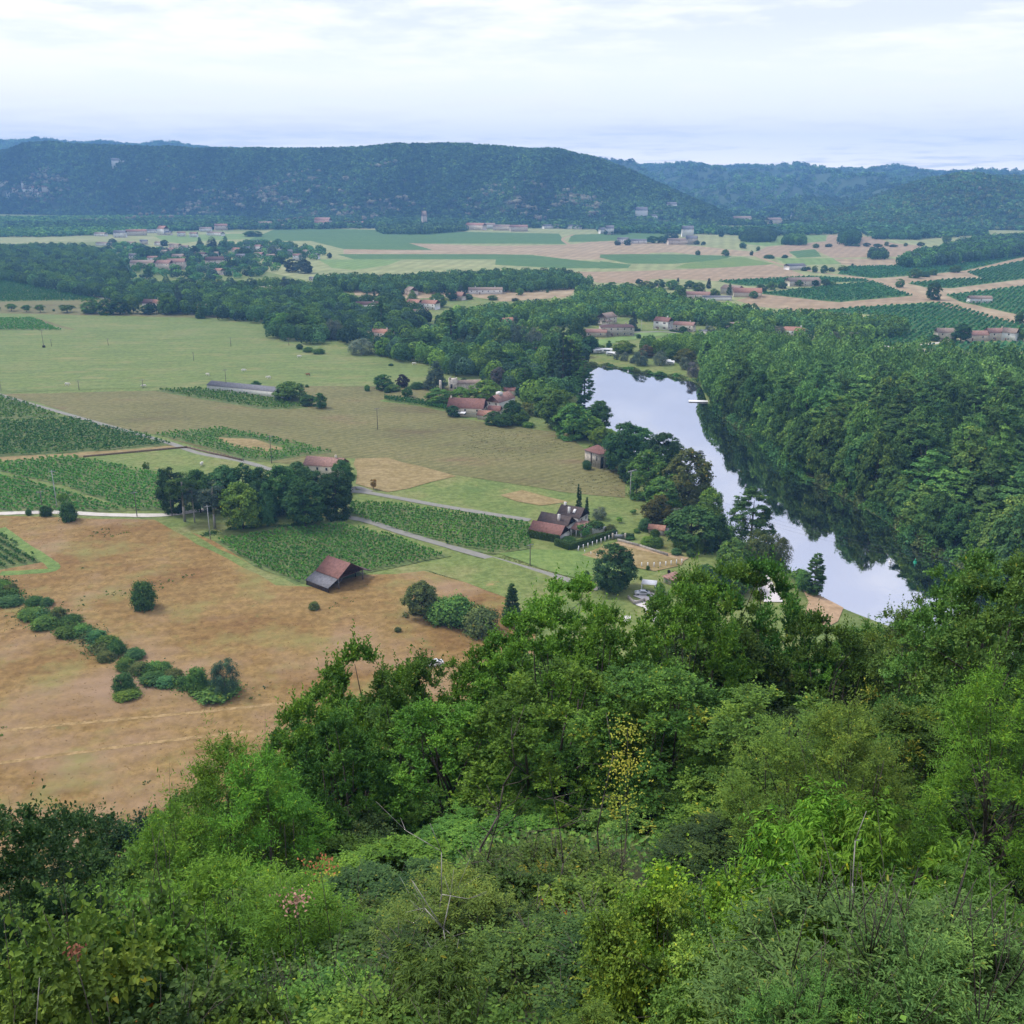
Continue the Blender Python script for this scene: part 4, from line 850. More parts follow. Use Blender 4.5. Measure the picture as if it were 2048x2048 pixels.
M_WOOD = plain('grey_timber', (.22,.20,.19), .85, .4, 2.5); M_DARKW = plain('dark_timber', (.07,.055,.045), .9, .4, 2); M_POLE = plain('concrete_pole', (.42,.43,.42), .85, .2, 2)
M_WPOLE = plain('wood_pole', (.16,.14,.12), .9, .3, 2); M_WHITE = plain('white_paint', (.78,.78,.78), .5, .06); M_STEEL = plain('dull_metal', (.30,.31,.33), .45, .15, 2, .6)
M_WIRE = plain('wire_metal', (.10,.11,.12), .6, .1); M_REDP = plain('red_canvas', (.62,.06,.05), .7, .15); M_STONEW = plain('garden_wall_stone', (.34,.31,.27), .9, .3, 1.5)
def window(par, x, y, z, w_, h_, nx, ny, shut=False):
    """a window on a wall face whose outward direction is the axis (nx, ny)"""
    m_ = MB(); g_ = MB(); t = .05
    def bx(mb, u0, u1, z0, z1, d0, d1):
        if ny: mb.box(x+u0, x+u1, *sorted((y+ny*d0, y+ny*d1)), z0, z1)
        else: mb.box(*sorted((x+nx*d0, x+nx*d1)), y+u0, y+u1, z0, z1)
    f = .08
    bx(m_, -w_/2, -w_/2+f, z, z+h_, -.02, .06); bx(m_, w_/2-f, w_/2, z, z+h_, -.02, .06); bx(m_, -w_/2+f, w_/2-f, z, z+f, -.02, .055); bx(m_, -w_/2+f, w_/2-f, z+h_-f, z+h_, -.02, .055)
    wn = m_.build('window', M_FRAME, par)
    bx(g_, -w_/2+f, w_/2-f, z+f, z+h_-f, -.01, .025); g_.build('pane', M_GLASS, wn)
    if shut:
        s_ = MB(); bx(s_, -w_/2-.55, -w_/2-.02, z, z+h_, 0, .05); s_.build('shutter', M_SHUT, wn)
        s_ = MB(); bx(s_, w_/2+.02, w_/2+.55, z, z+h_, 0, .05); s_.build('shutter', M_SHUT, wn)
def block(par, x0, x1, y0, y1, hw, hr, wall, roof, hip=0, ov=.4, chim=(), wf='', th=.16, wname='wall', shut=False, door=None, z0=-.3):
    """gabled or hipped block, ridge along x, in the thing's own axes; wf: windows per side F(ront -y) B L R with counts"""
    ym = (y0+y1)/2; gab = MB()
    if hip: gab.box(x0, x1, y0, y1, z0, hw)
    else: gab.prism([(y0, z0), (y1, z0), (y1, hw), (ym, hw+hr), (y0, hw)], x0, x1)
    wl = gab.build(wname, wall, par)
    sl_ = hr/((y1-y0)/2); r = MB()
    yo0, yo1, zo = y0-ov, y1+ov, hw-ov*sl_; xo0, xo1 = x0-ov*.8, x1+ov*.8
    if hip:
        hx = min((x1-x0)/2*.98, (y1-y0)/2*hip)
        V = [(xo0, yo0, zo), (xo1, yo0, zo), (xo1, yo1, zo), (xo0, yo1, zo), (x0+hx, ym, hw+hr), (x1-hx, ym, hw+hr)]
        V2_ = [(a, b, c+th) for a, b, c in V]
        r.add(V2_, [(0, 1, 5, 4), (1, 2, 5), (2, 3, 4, 5), (3, 0, 4)]); r.add(V, [(0, 4, 5, 1), (1, 5, 2), (2, 5, 4, 3), (3, 4, 0)])
        r.add([V[0], V[1], V[2], V[3], V2_[0], V2_[1], V2_[2], V2_[3]], [(0, 1, 5, 4), (1, 2, 6, 5), (2, 3, 7, 6), (3, 0, 4, 7)])
    else:
        r.prism([(yo0, zo+.02), (ym, hw+hr+.02), (yo1, zo+.02), (yo1, zo+th), (ym, hw+hr+th+.03), (yo0, zo+th)], xo0, xo1)
    rf = r.build('roof', roof, par)
    for c in chim:
        cx, cy_ = c[0], c[1]; ch = c[2] if len(c) > 2 else 1.1; zz_ = hw+hr*(1-abs(cy_-ym)/((y1-y0)/2))
        k = MB().box(cx-.35, cx+.35, cy_-.28, cy_+.28, zz_-.5, zz_+ch).box(cx-.42, cx+.42, cy_-.35, cy_+.35, zz_+ch+.002, zz_+ch+.12); k.build('chimney', wall, rf)
    for sd_, cnt in zip(wf[::2], wf[1::2]):
        cnt = int(cnt); two = hw > 4.6; rows_ = [1.0, hw-2.1+.2] if two else [max(.7, hw-1.9)]
        for zr_ in rows_:
            for i in range(cnt):
                f = (i+.5)/cnt
                if sd_ == 'F': window(par, x0+(x1-x0)*f, y0, zr_, .95, 1.25, 0, -1, shut)
                if sd_ == 'B': window(par, x0+(x1-x0)*f, y1, zr_, .95, 1.25, 0, 1, shut)
                if sd_ == 'L': window(par, x0, y0+(y1-y0)*f, zr_, .95, 1.25, -1, 0)
                if sd_ == 'R': window(par, x1, y0+(y1-y0)*f, zr_, .95, 1.25, 1, 0)
    if door is not None:
        d = MB().box(door-.5, door+.5, y0-.06, y0+.02, 0, 2.1).build('door', M_SHUT, par); MB().box(door+.32, door+.38, y0-.10, y0-.05, 1.0, 1.12).build('handle', M_STEEL, d)
    return wl, rf
def house(k, x, y, yaw, Ln, Wd, hw, hr, wall, roof, label, hip=0, chim=1, wf='F3R1', cat='house', name='house', group=None, door=True, shut=False, wing=None):
    """front bottom middle at pixel (x, y); yaw in degrees, 0 = long side square to the camera"""
    g = gp(k, x, y); r = empty(name, (g[0], g[1], 0), math.radians(yaw)); tagp(r, label, cat, group)
    ch = [(Ln*.28, Wd*.5)][:chim] + ([(-Ln*.3, Wd*.5)] if chim > 1 else [])
    block(r, -Ln/2, Ln/2, 0, Wd, hw, hr, W_[wall], R_[roof], hip, chim=ch, wf=wf, door=(-Ln*.5+Ln/6*1.98 if door and wf else None), shut=shut)
    if wing:
        wx, wl_, wd_, wh_, wr_ = wing[:5]
        block(r, wx, wx+wl_, -wd_*.4, wd_*.6+.01, wh_, wr_, W_[wall], R_[wing[5] if len(wing) > 5 else roof], 0, wf='F1', wname='wing_wall')
    return r

# ---- open field barn
g = gp('P', 960, 800); ang = math.atan2(-6.1, 7.4)                     # ridge runs left-back to right-front
bn_ = empty('field_barn', (g[0]-.2, g[1]+.2, 0), ang); tagp(bn_, 'open timber barn with a red tiled roof and grey lean-to, alone in the dry field', 'barn')
# local x = along the ridge (front gable at x=0), y = across, ground at z=0
Lb, Wb = 9.4, 9.0
r = MB().prism([(-.3, 3.25), (Wb/2, 6.45), (Wb+.3, 3.25), (Wb+.3, 3.42), (Wb/2, 6.64), (-.3, 3.42)], -Lb, .35); rf = r.build('roof', R_['red'], bn_)
r = MB().prism([(-4.0, 1.55), (-.2, 3.12), (-.2, 3.25), (-4.0, 1.68)], -Lb-.3, .1); r.build('side_roof', R_['greyr'], bn_)
r = MB().prism([(Wb+.2, 3.1), (Wb+3.4, 1.75), (Wb+3.4, 1.88), (Wb+.2, 3.25)], -Lb, .1); r.build('side_roof', R_['dark'], bn_)
gb = MB().add([(0, .35, 3.6), (0, Wb-.35, 3.6), (0, Wb/2, 6.3), (.06, .35, 3.6), (.06, Wb-.35, 3.6), (.06, Wb/2, 6.3)], [(0, 1, 2), (3, 5, 4), (0, 3, 4, 1), (1, 4, 5, 2), (2, 5, 3, 0)]); gb.build('gable_boards', M_WOOD, bn_)
MB().box(-Lb+.05, -Lb+.2, -3.9, Wb+3.2, 0, 1.9).box(-Lb+.05, -Lb+.2, 0, Wb, 1.9, 3.3).build('back_wall', M_DARKW, bn_)
MB().box(-Lb, 0, -3.75, -3.65, 0, 1.5).build('side_wall', M_DARKW, bn_)
for xx in (0, -3.1, -6.2, -9.1):
    for yy in (0, Wb): MB().box(xx-.12, xx+.12, yy-.12, yy+.12, 0, 3.3).build('post', M_WOOD if xx == 0 else M_DARKW, bn_)
MB().box(-.13, .13, .1, Wb-.1, 3.1, 3.32).build('tie_beam', M_WOOD, bn_)
for yy, sg in ((0, 1), (Wb, -1)): MB().bar((.02, yy, 1.6), (.02, yy+sg*1.6, 3.1), .09, sides=4).build('brace', M_WOOD, bn_)
MB().box(-5.5, -3.5, 2, 4.2, 0, 1.6).box(-7.8, -6.0, 5, 7.5, 0, 1.2).build('stored_crates', M_DARKW, bn_)

# ---- white farmhouse by the vines
a = gp('Q', 710, 1190); yw = math.atan2(-5.2, 9.4)
hm = empty('farmhouse', (a[0], a[1], 0), yw); tagp(hm, 'white house with dark tiled roofs, ivy covered annex and walled garden behind a clipped hedge', 'house')
wl, rf = block(hm, -9.5, 1.4, -.4, 5.2, 2.7, 2.0, W_['white'], R_['red'], wname='annex_wall')
MB().add([(1.43, 2.4+math.cos(t)*.3, 3.3+math.sin(t)*.3) for t in np.arange(0, 6.28, .7)], [tuple(range(9))]).build('round_window', M_GLASS, hm)
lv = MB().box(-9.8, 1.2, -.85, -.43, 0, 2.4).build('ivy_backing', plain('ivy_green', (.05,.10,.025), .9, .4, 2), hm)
rg = np.random.RandomState(2); n_ = 2600; Pp = np.column_stack([rg.uniform(-9.9, 1.3, n_), rg.uniform(-1.05, -.8, n_), rg.uniform(0, 2.6, n_)])
N_ = unit(np.array([0, -1, .5])+rg.normal(size=(n_, 3))*.5); V, F3, _, q_ = leaves(Pp, unit(np.cross(N_, rdir(rg, n_))), N_, .3*rg.uniform(.6, 1.3, n_), .25)
link('ivy', mesh('ivy', V, [F3], FOL, np.repeat(np.clip(1+rg.normal(0, .2, n_), .5, 1.6)[:, None]*np.ones(3), 4, 0)), hm, color=(.075, .13, .03))
wl, rf = block(hm, -9.5, .9, 5.5, 11.0, 3.9, 2.0, W_['white'], R_['brown'], chim=[(-2.6, 6.6, 1.9)], wf='F2', wname='main_wall')
window(hm, .9, 7.2, 1.2, 1.1, 1.3, 1, 0); window(hm, .9, 9.4, 1.2, 1.1, 1.3, 1, 0)
wl, rf = block(hm, -5.5, 2.4, 11.4, 18.2, 4.9, 2.3, W_['white'], R_['brown'], chim=[(-4.4, 14.8, .9), (-1.8, 12.4, 1.9)], wf='F2R2', wname='rear_wall')
MB().add([(-.6, 12.5, 5.85), (.2, 12.5, 5.85), (.2, 13.8, 6.75), (-.6, 13.8, 6.75), (-.6, 12.4, 5.95), (.2, 12.4, 5.95), (.2, 13.7, 6.86), (-.6, 13.7, 6.86)], [(4, 5, 6, 7), (0, 1, 5, 4), (1, 2, 6, 5), (2, 3, 7, 6), (3, 0, 4, 7)]).build('roof_window', M_WHITE, hm)
MB().prism([(7.0, 2.3), (13.0, 3.6), (13.0, 3.72), (7.0, 2.42)], 1.3, 5.2).build('porch_roof', R_['rose'], hm)
for xx in (1.6, 3.3, 5.0): MB().box(xx-.12, xx+.12, 7.2, 7.44, 0, 2.3).build('porch_post', M_WHITE, hm)
# hedge, garden wall, terrace
def leafwall(name, pts_, h, t, color, label, seed, cat='hedge', dens=26):
    P = [gp(*p) if isinstance(p[0], str) else np.array(p) for p in pts_]; rg = np.random.RandomState(seed); Ps, Ns = [], []; mb = MB()
    for a, b in zip(P[:-1], P[1:]):
        a, b = a[:2], b[:2]; d = (b-a)/np.linalg.norm(b-a); nn_ = np.array([-d[1], d[0]]); Ln = np.linalg.norm(b-a)
        c = [a+nn_*t*.42, b+nn_*t*.42, b-nn_*t*.42, a-nn_*t*.42]
        mb.add([(*p, 0) for p in c]+[(*p, h*.93) for p in c], [(3, 2, 1, 0), (4, 5, 6, 7), (0, 1, 5, 4), (1, 2, 6, 5), (2, 3, 7, 6), (3, 0, 4, 7)])
        n_ = int(dens*Ln*(2*h+t)); u = rg.uniform(0, 1, n_); s_ = rg.uniform(0, 2*h+t, n_); sd_ = np.where(s_ < h, -1, np.where(s_ > h+t, 1, 0))
        z = np.where(sd_ == -1, s_, np.where(sd_ == 1, s_-h-t, h*.96)); lt = np.where(sd_ == 0, (s_-h)/t-.5, sd_*.5)*t
        xy = a+d*(u*Ln)[:, None]+nn_*lt[:, None]; Ps.append(np.column_stack([xy, z])); Ns.append(np.column_stack([nn_*sd_[:, None], np.where(sd_ == 0, 1, .3)]))
    Pp = np.concatenate(Ps); n_ = len(Pp); N = unit(np.concatenate(Ns)+rg.normal(size=(n_, 3))*.45); D = unit(np.cross(N, rdir(rg, n_)))
    s_ = .28*rg.uniform(.6, 1.3, n_); V, F3, _, q_ = leaves(Pp-D*s_[:, None]*.5, D, N, s_, s_*.8, False, .1)
    r = empty(name, (0, 0, 0)); tagp(r, label, cat); mb.build('twig_core', plain('hedge_core', tuple(c*.8 for c in color), .95, .3), r)
    link('foliage', mesh('foliage', V, [F3], FOL, np.repeat(np.clip(1+rg.normal(0, .2, n_), .5, 1.6)[:, None]*np.ones(3), 4, 0)), r, color=color); return r
leafwall('hedge', [('Q', 690, 1250), ('Q', 960, 1345), ('Q', 1850, 1065)], 2.1, 1.6, (.055, .11, .025), 'clipped green hedge wrapping the front of the white house', 3)
leafwall('hedge', [('N', 1040, 412), ('N', 1150, 420)], 1.6, 1.6, (.045, .09, .03), 'short clipped hedge right of the white house gate', 4)
leafwall('hedge', [('S', 650, 435), ('S', 830, 430)], 2.0, 1.8, (.03, .06, .03), 'dark hedge beside the concrete pole across the river', 5, dens=8)
leafwall('hedge', [('S', 1240, 430), ('S', 1480, 465)], 1.3, 1.5, (.035, .07, .03), 'low hedge in front of the peach coloured villa', 6, dens=8)
def wallrun(name, pts_, h, t, mat, label, cat='wall'):
    P = [gp(*p)[:2] for p in pts_]; mb = MB()
    for a, b in zip(P[:-1], P[1:]):
        d = (b-a)/np.linalg.norm(b-a); nn_ = np.array([-d[1], d[0]]); c = [a+nn_*t/2, b+nn_*t/2, b-nn_*t/2, a-nn_*t/2]
        mb.add([(*p, -.1) for p in c]+[(*p, h) for p in c], [(3, 2, 1, 0), (4, 5, 6, 7), (0, 1, 5, 4), (1, 2, 6, 5), (2, 3, 7, 6), (3, 0, 4, 7)])
    o = mb.build(name, mat); tagp(o, label, cat); return o
wallrun('garden_wall', [('Q', 1400, 1035), ('Q', 1690, 985)], 1.7, .25, M_WHITE, 'white garden wall beside the round trees of the white house')
wallrun('garden_wall', [('N', 1010, 440), ('N', 1200, 490), ('N', 1440, 570)], .9, .35, M_STONEW, 'low stone wall along the upper edge of the paddock')
wallrun('terrace_wall', [('U', 540, 740), ('U', 660, 860), ('U', 860, 800), ('U', 1060, 900)], .9, .35, M_STONEW, 'low stone terrace wall below the parked silver car')
wallrun('field_wall', [('E', 460, 1007), ('E', 1030, 955), ('E', 1340, 1027)], .8, .4, plain('brown_wall', (.20,.14,.09), .9, .4), 'low brown dry wall bounding the small pasture by the lane')
# posts of the white paddock fence, each its own post with a wire run
def postrow(k, pts_, n, h, label, group, rad=.09, mat=None, where='', cat='fence post', name='fence_post'):
    P = catmull([gp(k, *p)[:2] for p in pts_]); s_ = np.r_[0, np.cumsum(np.hypot(*np.diff(P, axis=0).T))]
    me = MB().box(-rad, rad, -rad, rad, -.2, h).add([(-rad, -rad, h), (rad, -rad, h), (rad, rad, h), (-rad, rad, h), (0, 0, h+.1)], [(0, 1, 4), (1, 2, 4), (2, 3, 4), (3, 0, 4)]).me(name, mat or M_WHITE)
    Q = [(np.interp(d, s_, P[:, 0]), np.interp(d, s_, P[:, 1])) for d in np.linspace(0, s_[-1], n)]; Q.sort(key=lambda p: proj((*p, 0))[0])
    for i, p in enumerate(Q): tagp(link(name, me, loc=(*p, 0)), f'{label}, {ORD[i]} from the left {where}', cat, group)
    w_ = MB()
    for z in (.5, h-.15):
        for a, b in zip(P[:-1], P[1:]): w_.bar((*a, z), (*b, z), .012, sides=3)
    tagp(w_.build('fence_wire', M_WIRE), f'thin wire strung along the {group}', 'wire')
postrow('N', [(675, 520), (840, 465), (1000, 400)], 10, 1.5, 'white concrete post of the fence', 'white posts below the clipped hedge', where='below the clipped hedge', rad=.13)
postrow('N', [(1215, 662), (1370, 660), (1560, 632)], 8, 1.5, 'white concrete post of the fence', 'white posts along the near edge of the paddock', where='along the near paddock edge', rad=.13)
postrow('E', [(1030, 957), (1180, 988), (1345, 1030)], 16, 1.3, 'weathered wooden post of the fence', 'wooden posts along the grey lane', where='along the grey lane', mat=M_WPOLE)
postrow('N', [(670, 525), (760, 550), (830, 575)], 4, 1.0, 'short pale post of the fence', 'short posts left of the dark round tree', where='left of the dark round tree')
gt = empty('garden_gate', tuple(gp('N', 1020, 425))); tagp(gt, 'grey metal gate between pale pillars at the hedge end', 'gate')
for xx in (-2.0, 2.0): MB().box(xx-.25, xx+.25, -.25, .25, 0, 2.1).build('pillar', W_['stone'], gt)
pn = MB().box(-1.7, 1.7, -.04, .04, .2, 1.7)
pn.build('gate_panel', M_STEEL, gt)
# garden sheds right of the paddock
house('N', 1340, 385, -18, 5.0, 3.2, 1.9, .9, 'stone', 'orange', 'small stone shed with a bright orange roof among garden shrubs', wf='', chim=0, cat='shed', name='garden_shed')
house('N', 1430, 392, -22, 7.0, 2.6, 1.6, .4, 'stone', 'greyr', 'long low shed with a grey roof behind the garden shrubs', wf='', chim=0, cat='shed', name='garden_shed')
house('N', 1530, 815, 35, 4.2, 3.8, 2.0, 1.3, 'stone', 'rose', 'tiny hut with a pointed rose tiled roof half hidden by near foliage', hip=.9, wf='', chim=0, cat='hut', name='garden_hut')
# carport beside the car
cp = gp('U', 930, 640); r = empty('carport', tuple(cp), math.radians(-14)); tagp(r, 'pale flat carport roof on white posts behind the silver car', 'carport')
MB().box(-2.1, 2.1, 0, 3.4, 2.5, 2.62).build('roof', M_WHITE, r)
for xx, yy in ((-1.9, .15), (1.9, .15), (-1.9, 3.2), (1.9, 3.2)): MB().box(xx-.1, xx+.1, yy-.1, yy+.1, 0, 2.5).build('post', M_WHITE, r)

# ---- farm complex by the river
f = gp('R', 490, 690); r = empty('farmhouse', (f[0], f[1], 0), math.radians(-12)); r.scale = (.86, .86, .86); tagp(r, 'large stone farmhouse with red tiled roofs among walnut trees', 'house')
block(r, -9, 11.5, 0, 10.5, 5.0, 4.3, W_['cream'], R_['red'], wf='F3', wname='main_wall', chim=[(-8, 5)])
block(r, 9.5, 17.0, -5.2, 2.2, 2.4, 1.9, W_['cream'], R_['orange'], wname='annex_wall', wf='')
block(r, 13.0, 20.0, 4.5, 10.5, 3.2, 2.0, W_['cream'], R_['red'], wname='link_wall', wf='')
MB().prism([(-3.2, 2.4), (0, 2.9), (0, 3.0), (-3.2, 2.5)], -6, 2).build('awning', M_WHITE, r)
f = gp('R', 1030, 640); r = empty('farmhouse', (f[0], f[1], 0), math.radians(58)); r.scale = (.85, .85, .85); tagp(r, 'tall white gabled farmhouse wing with orange roof behind the stone farm', 'house')
block(r, 0, 17, 0, 9, 6.2, 3.2, W_['white'], R_['rose'], wf='L2B2', wname='wall')
MB().box(5.5, 8.5, 4.5-1.4, 4.5+1.4, 8.6, 10.6).build('dormer', W_['white'], r)
house('R', 1180, 380, -8, 6, 4.5, 2.6, 1.3, 'cream', 'red', 'small red roofed outbuilding at the end of the farm lawn', wf='F1', chim=0, cat='shed', name='outbuilding')
# ruin beside the blue conifer
f = gp('R', 350, 355); r = empty('ruined_tower', (f[0], f[1], 0), math.radians(8)); r.scale = (.85, .85, .85); tagp(r, 'narrow pale stone ruin with a broken brown roof beside the blue conifer', 'ruin')
MB().box(-2.6, 2.6, 0, 5.5, 0, 9).box(-2.6, -1.2, 0, .5, 9, 10.6).box(1.9, 2.6, .6, 2.4, 9, 9.9).build('tower_wall', W_['old'], r)
MB().box(-1.9, -.6, -.06, .02, 3.4, 6.2).box(.7, 1.5, -.06, .02, 2, 4).build('dark_opening', M_GLASS, r)
MB().box(-8.5, -7.2, 1, 5, 0, 8).build('broken_wall', W_['old'], r)
block(r, 2.7, 17, 0, 6, 6.5, 1.4, W_['old'], R_['pink'], wf='', wname='barn_wall')
# derelict plaster tower
f = gp('T', 630, 548); r = empty('derelict_house', (f[0], f[1], 0), math.radians(38)); tagp(r, 'derelict plaster house with a red pyramid roof at the river meadow edge', 'house')
# local: x right-back, -y front-left ; two visible faces meet at the origin corner
MB().box(0, 6.8, 0, 8.6, 0, 6.2).build('wall', W_['old'], r)
rf = MB(); hw = 6.2
Vv = [(-.4, -.4, hw-.1), (7.2, -.4, hw-.1), (7.2, 9.0, hw-.1), (-.4, 9.0, hw-.1), (3.4, 3.6, hw+2.1), (3.4, 5.2, hw+2.1)]
rf.add(Vv, [(0, 1, 4), (1, 2, 5, 4), (2, 3, 5), (3, 0, 4, 5)]); rf.add([(a_, b_, c_-.14) for a_, b_, c_ in Vv], [(0, 4, 1), (1, 4, 5, 2), (2, 5, 3), (3, 5, 4, 0)]); rf.build('roof', R_['red'], r)
MB().box(-.05, .02, 4.4, 5.1, .2, 5.6).build('crack', M_DARKW, r); MB().box(-.05, .02, 1.2, 1.8, 3, 5.0).build('window', M_GLASS, r)
MB().box(.6, 2.2, -.06, .02, 0, 4.6).build('doorway', M_GLASS, r)
MB().add([(2.6, -.05, 0), (5.6, -.05, 0), (6.6, -.05, 3.8), (4.6, -.05, 3.2)], [(0, 1, 2, 3)]).bar((3.2, -.8, 0), (6.4, -.8, 3.4), .25).build('ivy_stain', M_DARKW, r)
# house in the pines, long low shed
house('E', 1780, 1125, -14, 15, 8, 5.2, 2.2, 'cream', 'rose', 'cream house with a faded red roof hidden behind the pine grove', wf='F4R2', chim=1)
f = gp('E', 1370, 660); r = empty('long_shed', (f[0], f[1], 0), math.radians(-24)); tagp(r, 'long low white shed with a grey metal roof beside the vine strip', 'shed')
block(r, -27, 22, 0, 8, 3.0, 1.5, W_['white'], R_['greyr'], wf='', wname='wall'); MB().box(21.95, 22.06, 2.5, 5.5, 0, 2.6).build('doorway', M_GLASS, r)

# ---- meadow side houses and villas
house('B', 835, 1012, -12, 17, 9, 4.3, 3.0, 'white', 'dark', 'white house with dark and bright red roofs at the meadow edge', wf='F2R2', chim=1, wing=(3, 9, 6, 4.9, 2.6, 'orange'))
house('B', 1128, 1045, 6, 11, 7, 6.0, 2.2, 'white', 'rose', 'small white two storey house behind a single dark conifer', wf='F2', chim=0)
house('B', 1450, 945, -6, 20, 11, 6.4, 2.2, 'white', 'pink', 'big white house with a low hipped roof inside the wood', hip=1, wf='F4', chim=1)
house('W', 205, 205, -4, 19, 9, 5.8, 2.0, 'white', 'dark', 'white two storey house with a dark roof left of the slender poplar', wf='F4', chim=1)
house('W', 560, 175, -24, 12, 8, 4.6, 2.2, 'white', 'orange', 'orange roofed house, left of a joined pair beside a dark tree', wf='F2', chim=0)
house('W', 680, 190, -26, 14, 9, 5.2, 2.4, 'white', 'orange', 'orange roofed white house with a wide eave, right of a joined pair', wf='F3', chim=1)
house('W', 610, 228, -10, 14, 6, 3, .8, 'white', 'pink', 'low white annex with a pale flat roof below the orange roofed pair', wf='F1', chim=0, cat='annex', name='annex')
house('W', 905, 118, -30, 10, 8, 4.0, 3.2, 'pink', 'rose', 'pointed red roof house peeping over the plantation', wf='F1', chim=1)
house('W', 520, 78, -60, 12, 9, 4.5, 3.2, 'pink', 'pink', 'pale gabled house in front of the long dark plantation', wf='F1', chim=0)
house('W', 1125, 72, 2, 33, 10, 4.2, 1.9, 'white', 'pink', 'long white bungalow in the stubble field beyond the plantation', wf='F6', chim=2)
house('W', 110, 38, -6, 22, 8, 3.2, 1.2, 'white', 'pink', 'low white building under the left end of the plantation', wf='F3', chim=0)
house('W', 300, 425, -30, 15, 9, 5.2, 2.0, 'pink', 'orange', 'orange roofed house behind the round silvery willow', wf='F3', chim=1, wing=(-16, 9, 7, 4.0, 1.6, 'pink'))
house('W', 770, 400, -12, 12, 7, 3.0, 1.6, 'stone', 'rose', 'low house with a pink roof in a gap of the riverside trees', wf='F1', chim=0)
house('W', 1310, 330, 30, 9, 7, 4.5, 2.6, 'pink', 'orange', 'small orange roof peeping between riverside trees', wf='', chim=0)
# red awning over the river slope
f = gp('W', 1570, 560); r = empty('red_canopy', tuple(f), math.radians(-8)); tagp(r, 'bright red canopy glimpsed between the tall riverside poplars', 'canopy')
MB().prism([(-2, 5.6), (0, 6.4), (2, 5.6), (2, 5.68), (0, 6.5), (-2, 5.68)], -7, 7).build('canvas', M_REDP, r)
for xx in (-6.5, 0, 6.5): MB().bar((xx, -1.8, 0), (xx, -1.8, 5.6), .08).build('pole', M_STEEL, r)
# far bank villas
house('S', 440, 330, 48, 13, 10, 5.2, 3.0, 'cream', 'pink', 'cream house with a broad asymmetric gable, topmost on the far bank', wf='L2F2', chim=0, wing=(-9, 7, 5, 2.6, 1.0))
house('S', 520, 500, 4, 24, 11, 6.4, 1.3, 'stone', 'dark', 'old stone house with balcony and flat dark roof on the far bank', hip=.8, wf='F5', chim=2)
house('S', 200, 512, -6, 17, 8, 3.4, 1.8, 'stone', 'rose', 'low stone barn joined to the left of the old stone house', wf='F2', chim=0, cat='barn', name='stone_barn')
house('S', 1110, 410, -34, 12, 9, 6.4, 2.4, 'white', 'red', 'white two storey house with a steep red roof on the far bank', wf='F2R2', chim=1, shut=True)
house('S', 1420, 435, -22, 15, 9, 4.8, 1.8, 'cream', 'rose', 'peach coloured villa with a low rose roof on the far bank', wf='F3R1', chim=1)
house('D', 615, 930, -5, 13, 7, 3.2, 1.4, 'cream', 'pink', 'small house between round trees at the plantation edge', wf='F2', chim=0)
house('D', 875, 958, -18, 20, 10, 3.4, 2.0, 'white', 'orange', 'low white house with an orange hipped roof by a pale willow', hip=1, wf='F3', chim=1)
house('S', 1690, 470, -30, 6, 4, 2.2, .6, 'white', 'greyr', 'small white garden shed below the peach coloured villa', wf='', chim=0, cat='shed', name='garden_shed')
house('D', 270, 775, 8, 9, 8, 5.2, 3.2, 'pink', 'pink', 'narrow house with a pointed roof in the trees above the plantation', hip=.9, wf='F1', chim=0)
house('D', 435, 792, -12, 26, 9, 4.0, 2.2, 'pink', 'rose', 'long pinkish farm building left of the red barn', wf='F3', chim=1)
house('D', 585, 775, -50, 20, 12, 6, 3.0, 'stone', 'pink', 'grey gabled barn left of the bright red barn', wf='', chim=0, cat='barn', name='farm_barn')
house('D', 672, 785, -10, 26, 14, 4.4, 3.6, 'pink', 'orange', 'wide barn with a bright orange red roof beside a dark tree', wf='', chim=0, cat='barn', name='farm_barn')
house('D', 535, 800, -4, 26, 8, 3.0, 1.0, 'white', 'greyr', 'low pale shed in front of the farm at the plantation edge', wf='', chim=0, cat='shed', name='farm_shed')
house('D', 1577, 985, -6, 12, 9, 6.0, 2.4, 'cream', 'pink', 'cream house left of the big round tree by the lane', wf='F2', chim=0)
house('D', 1715, 985, 2, 17, 9, 4.2, 2.4, 'pink', 'rose', 'low pink farmhouse just right of the big round tree', wf='F2', chim=0)
house('D', 1790, 980, 0, 18, 6, 3.0, 1.2, 'pink', 'pink', 'long low wing in the middle of the walled farm', wf='F3', chim=0)
house('D', 1815, 982, 4, 14, 9, 5.6, 2.4, 'pink', 'rose', 'taller pink farmhouse of the walled farm', wf='F2', chim=1)
house('D', 1858, 985, -40, 9, 8, 6.0, 2.6, 'white', 'pink', 'white gabled house at the right end of the walled farm', wf='F1', chim=0)
house('D', 1735, 812, -4, 20, 8, 4.2, 2.0, 'white', 'pink', 'small white hut alone in the wide vineyard', wf='F1', chim=0, cat='hut', name='vineyard_hut')
house('D', 935, 735, 8, 34, 14, 5.4, 3.0, 'cream', 'pink', 'pale farmhouse inside its ring of trees on the plain', wf='F3', chim=0)
house('D', 900, 660, 20, 24, 12, 4.8, 2.2, 'white', 'greyr', 'white farm shed at the left end of the roadside trees', wf='', chim=0, cat='shed', name='farm_shed')
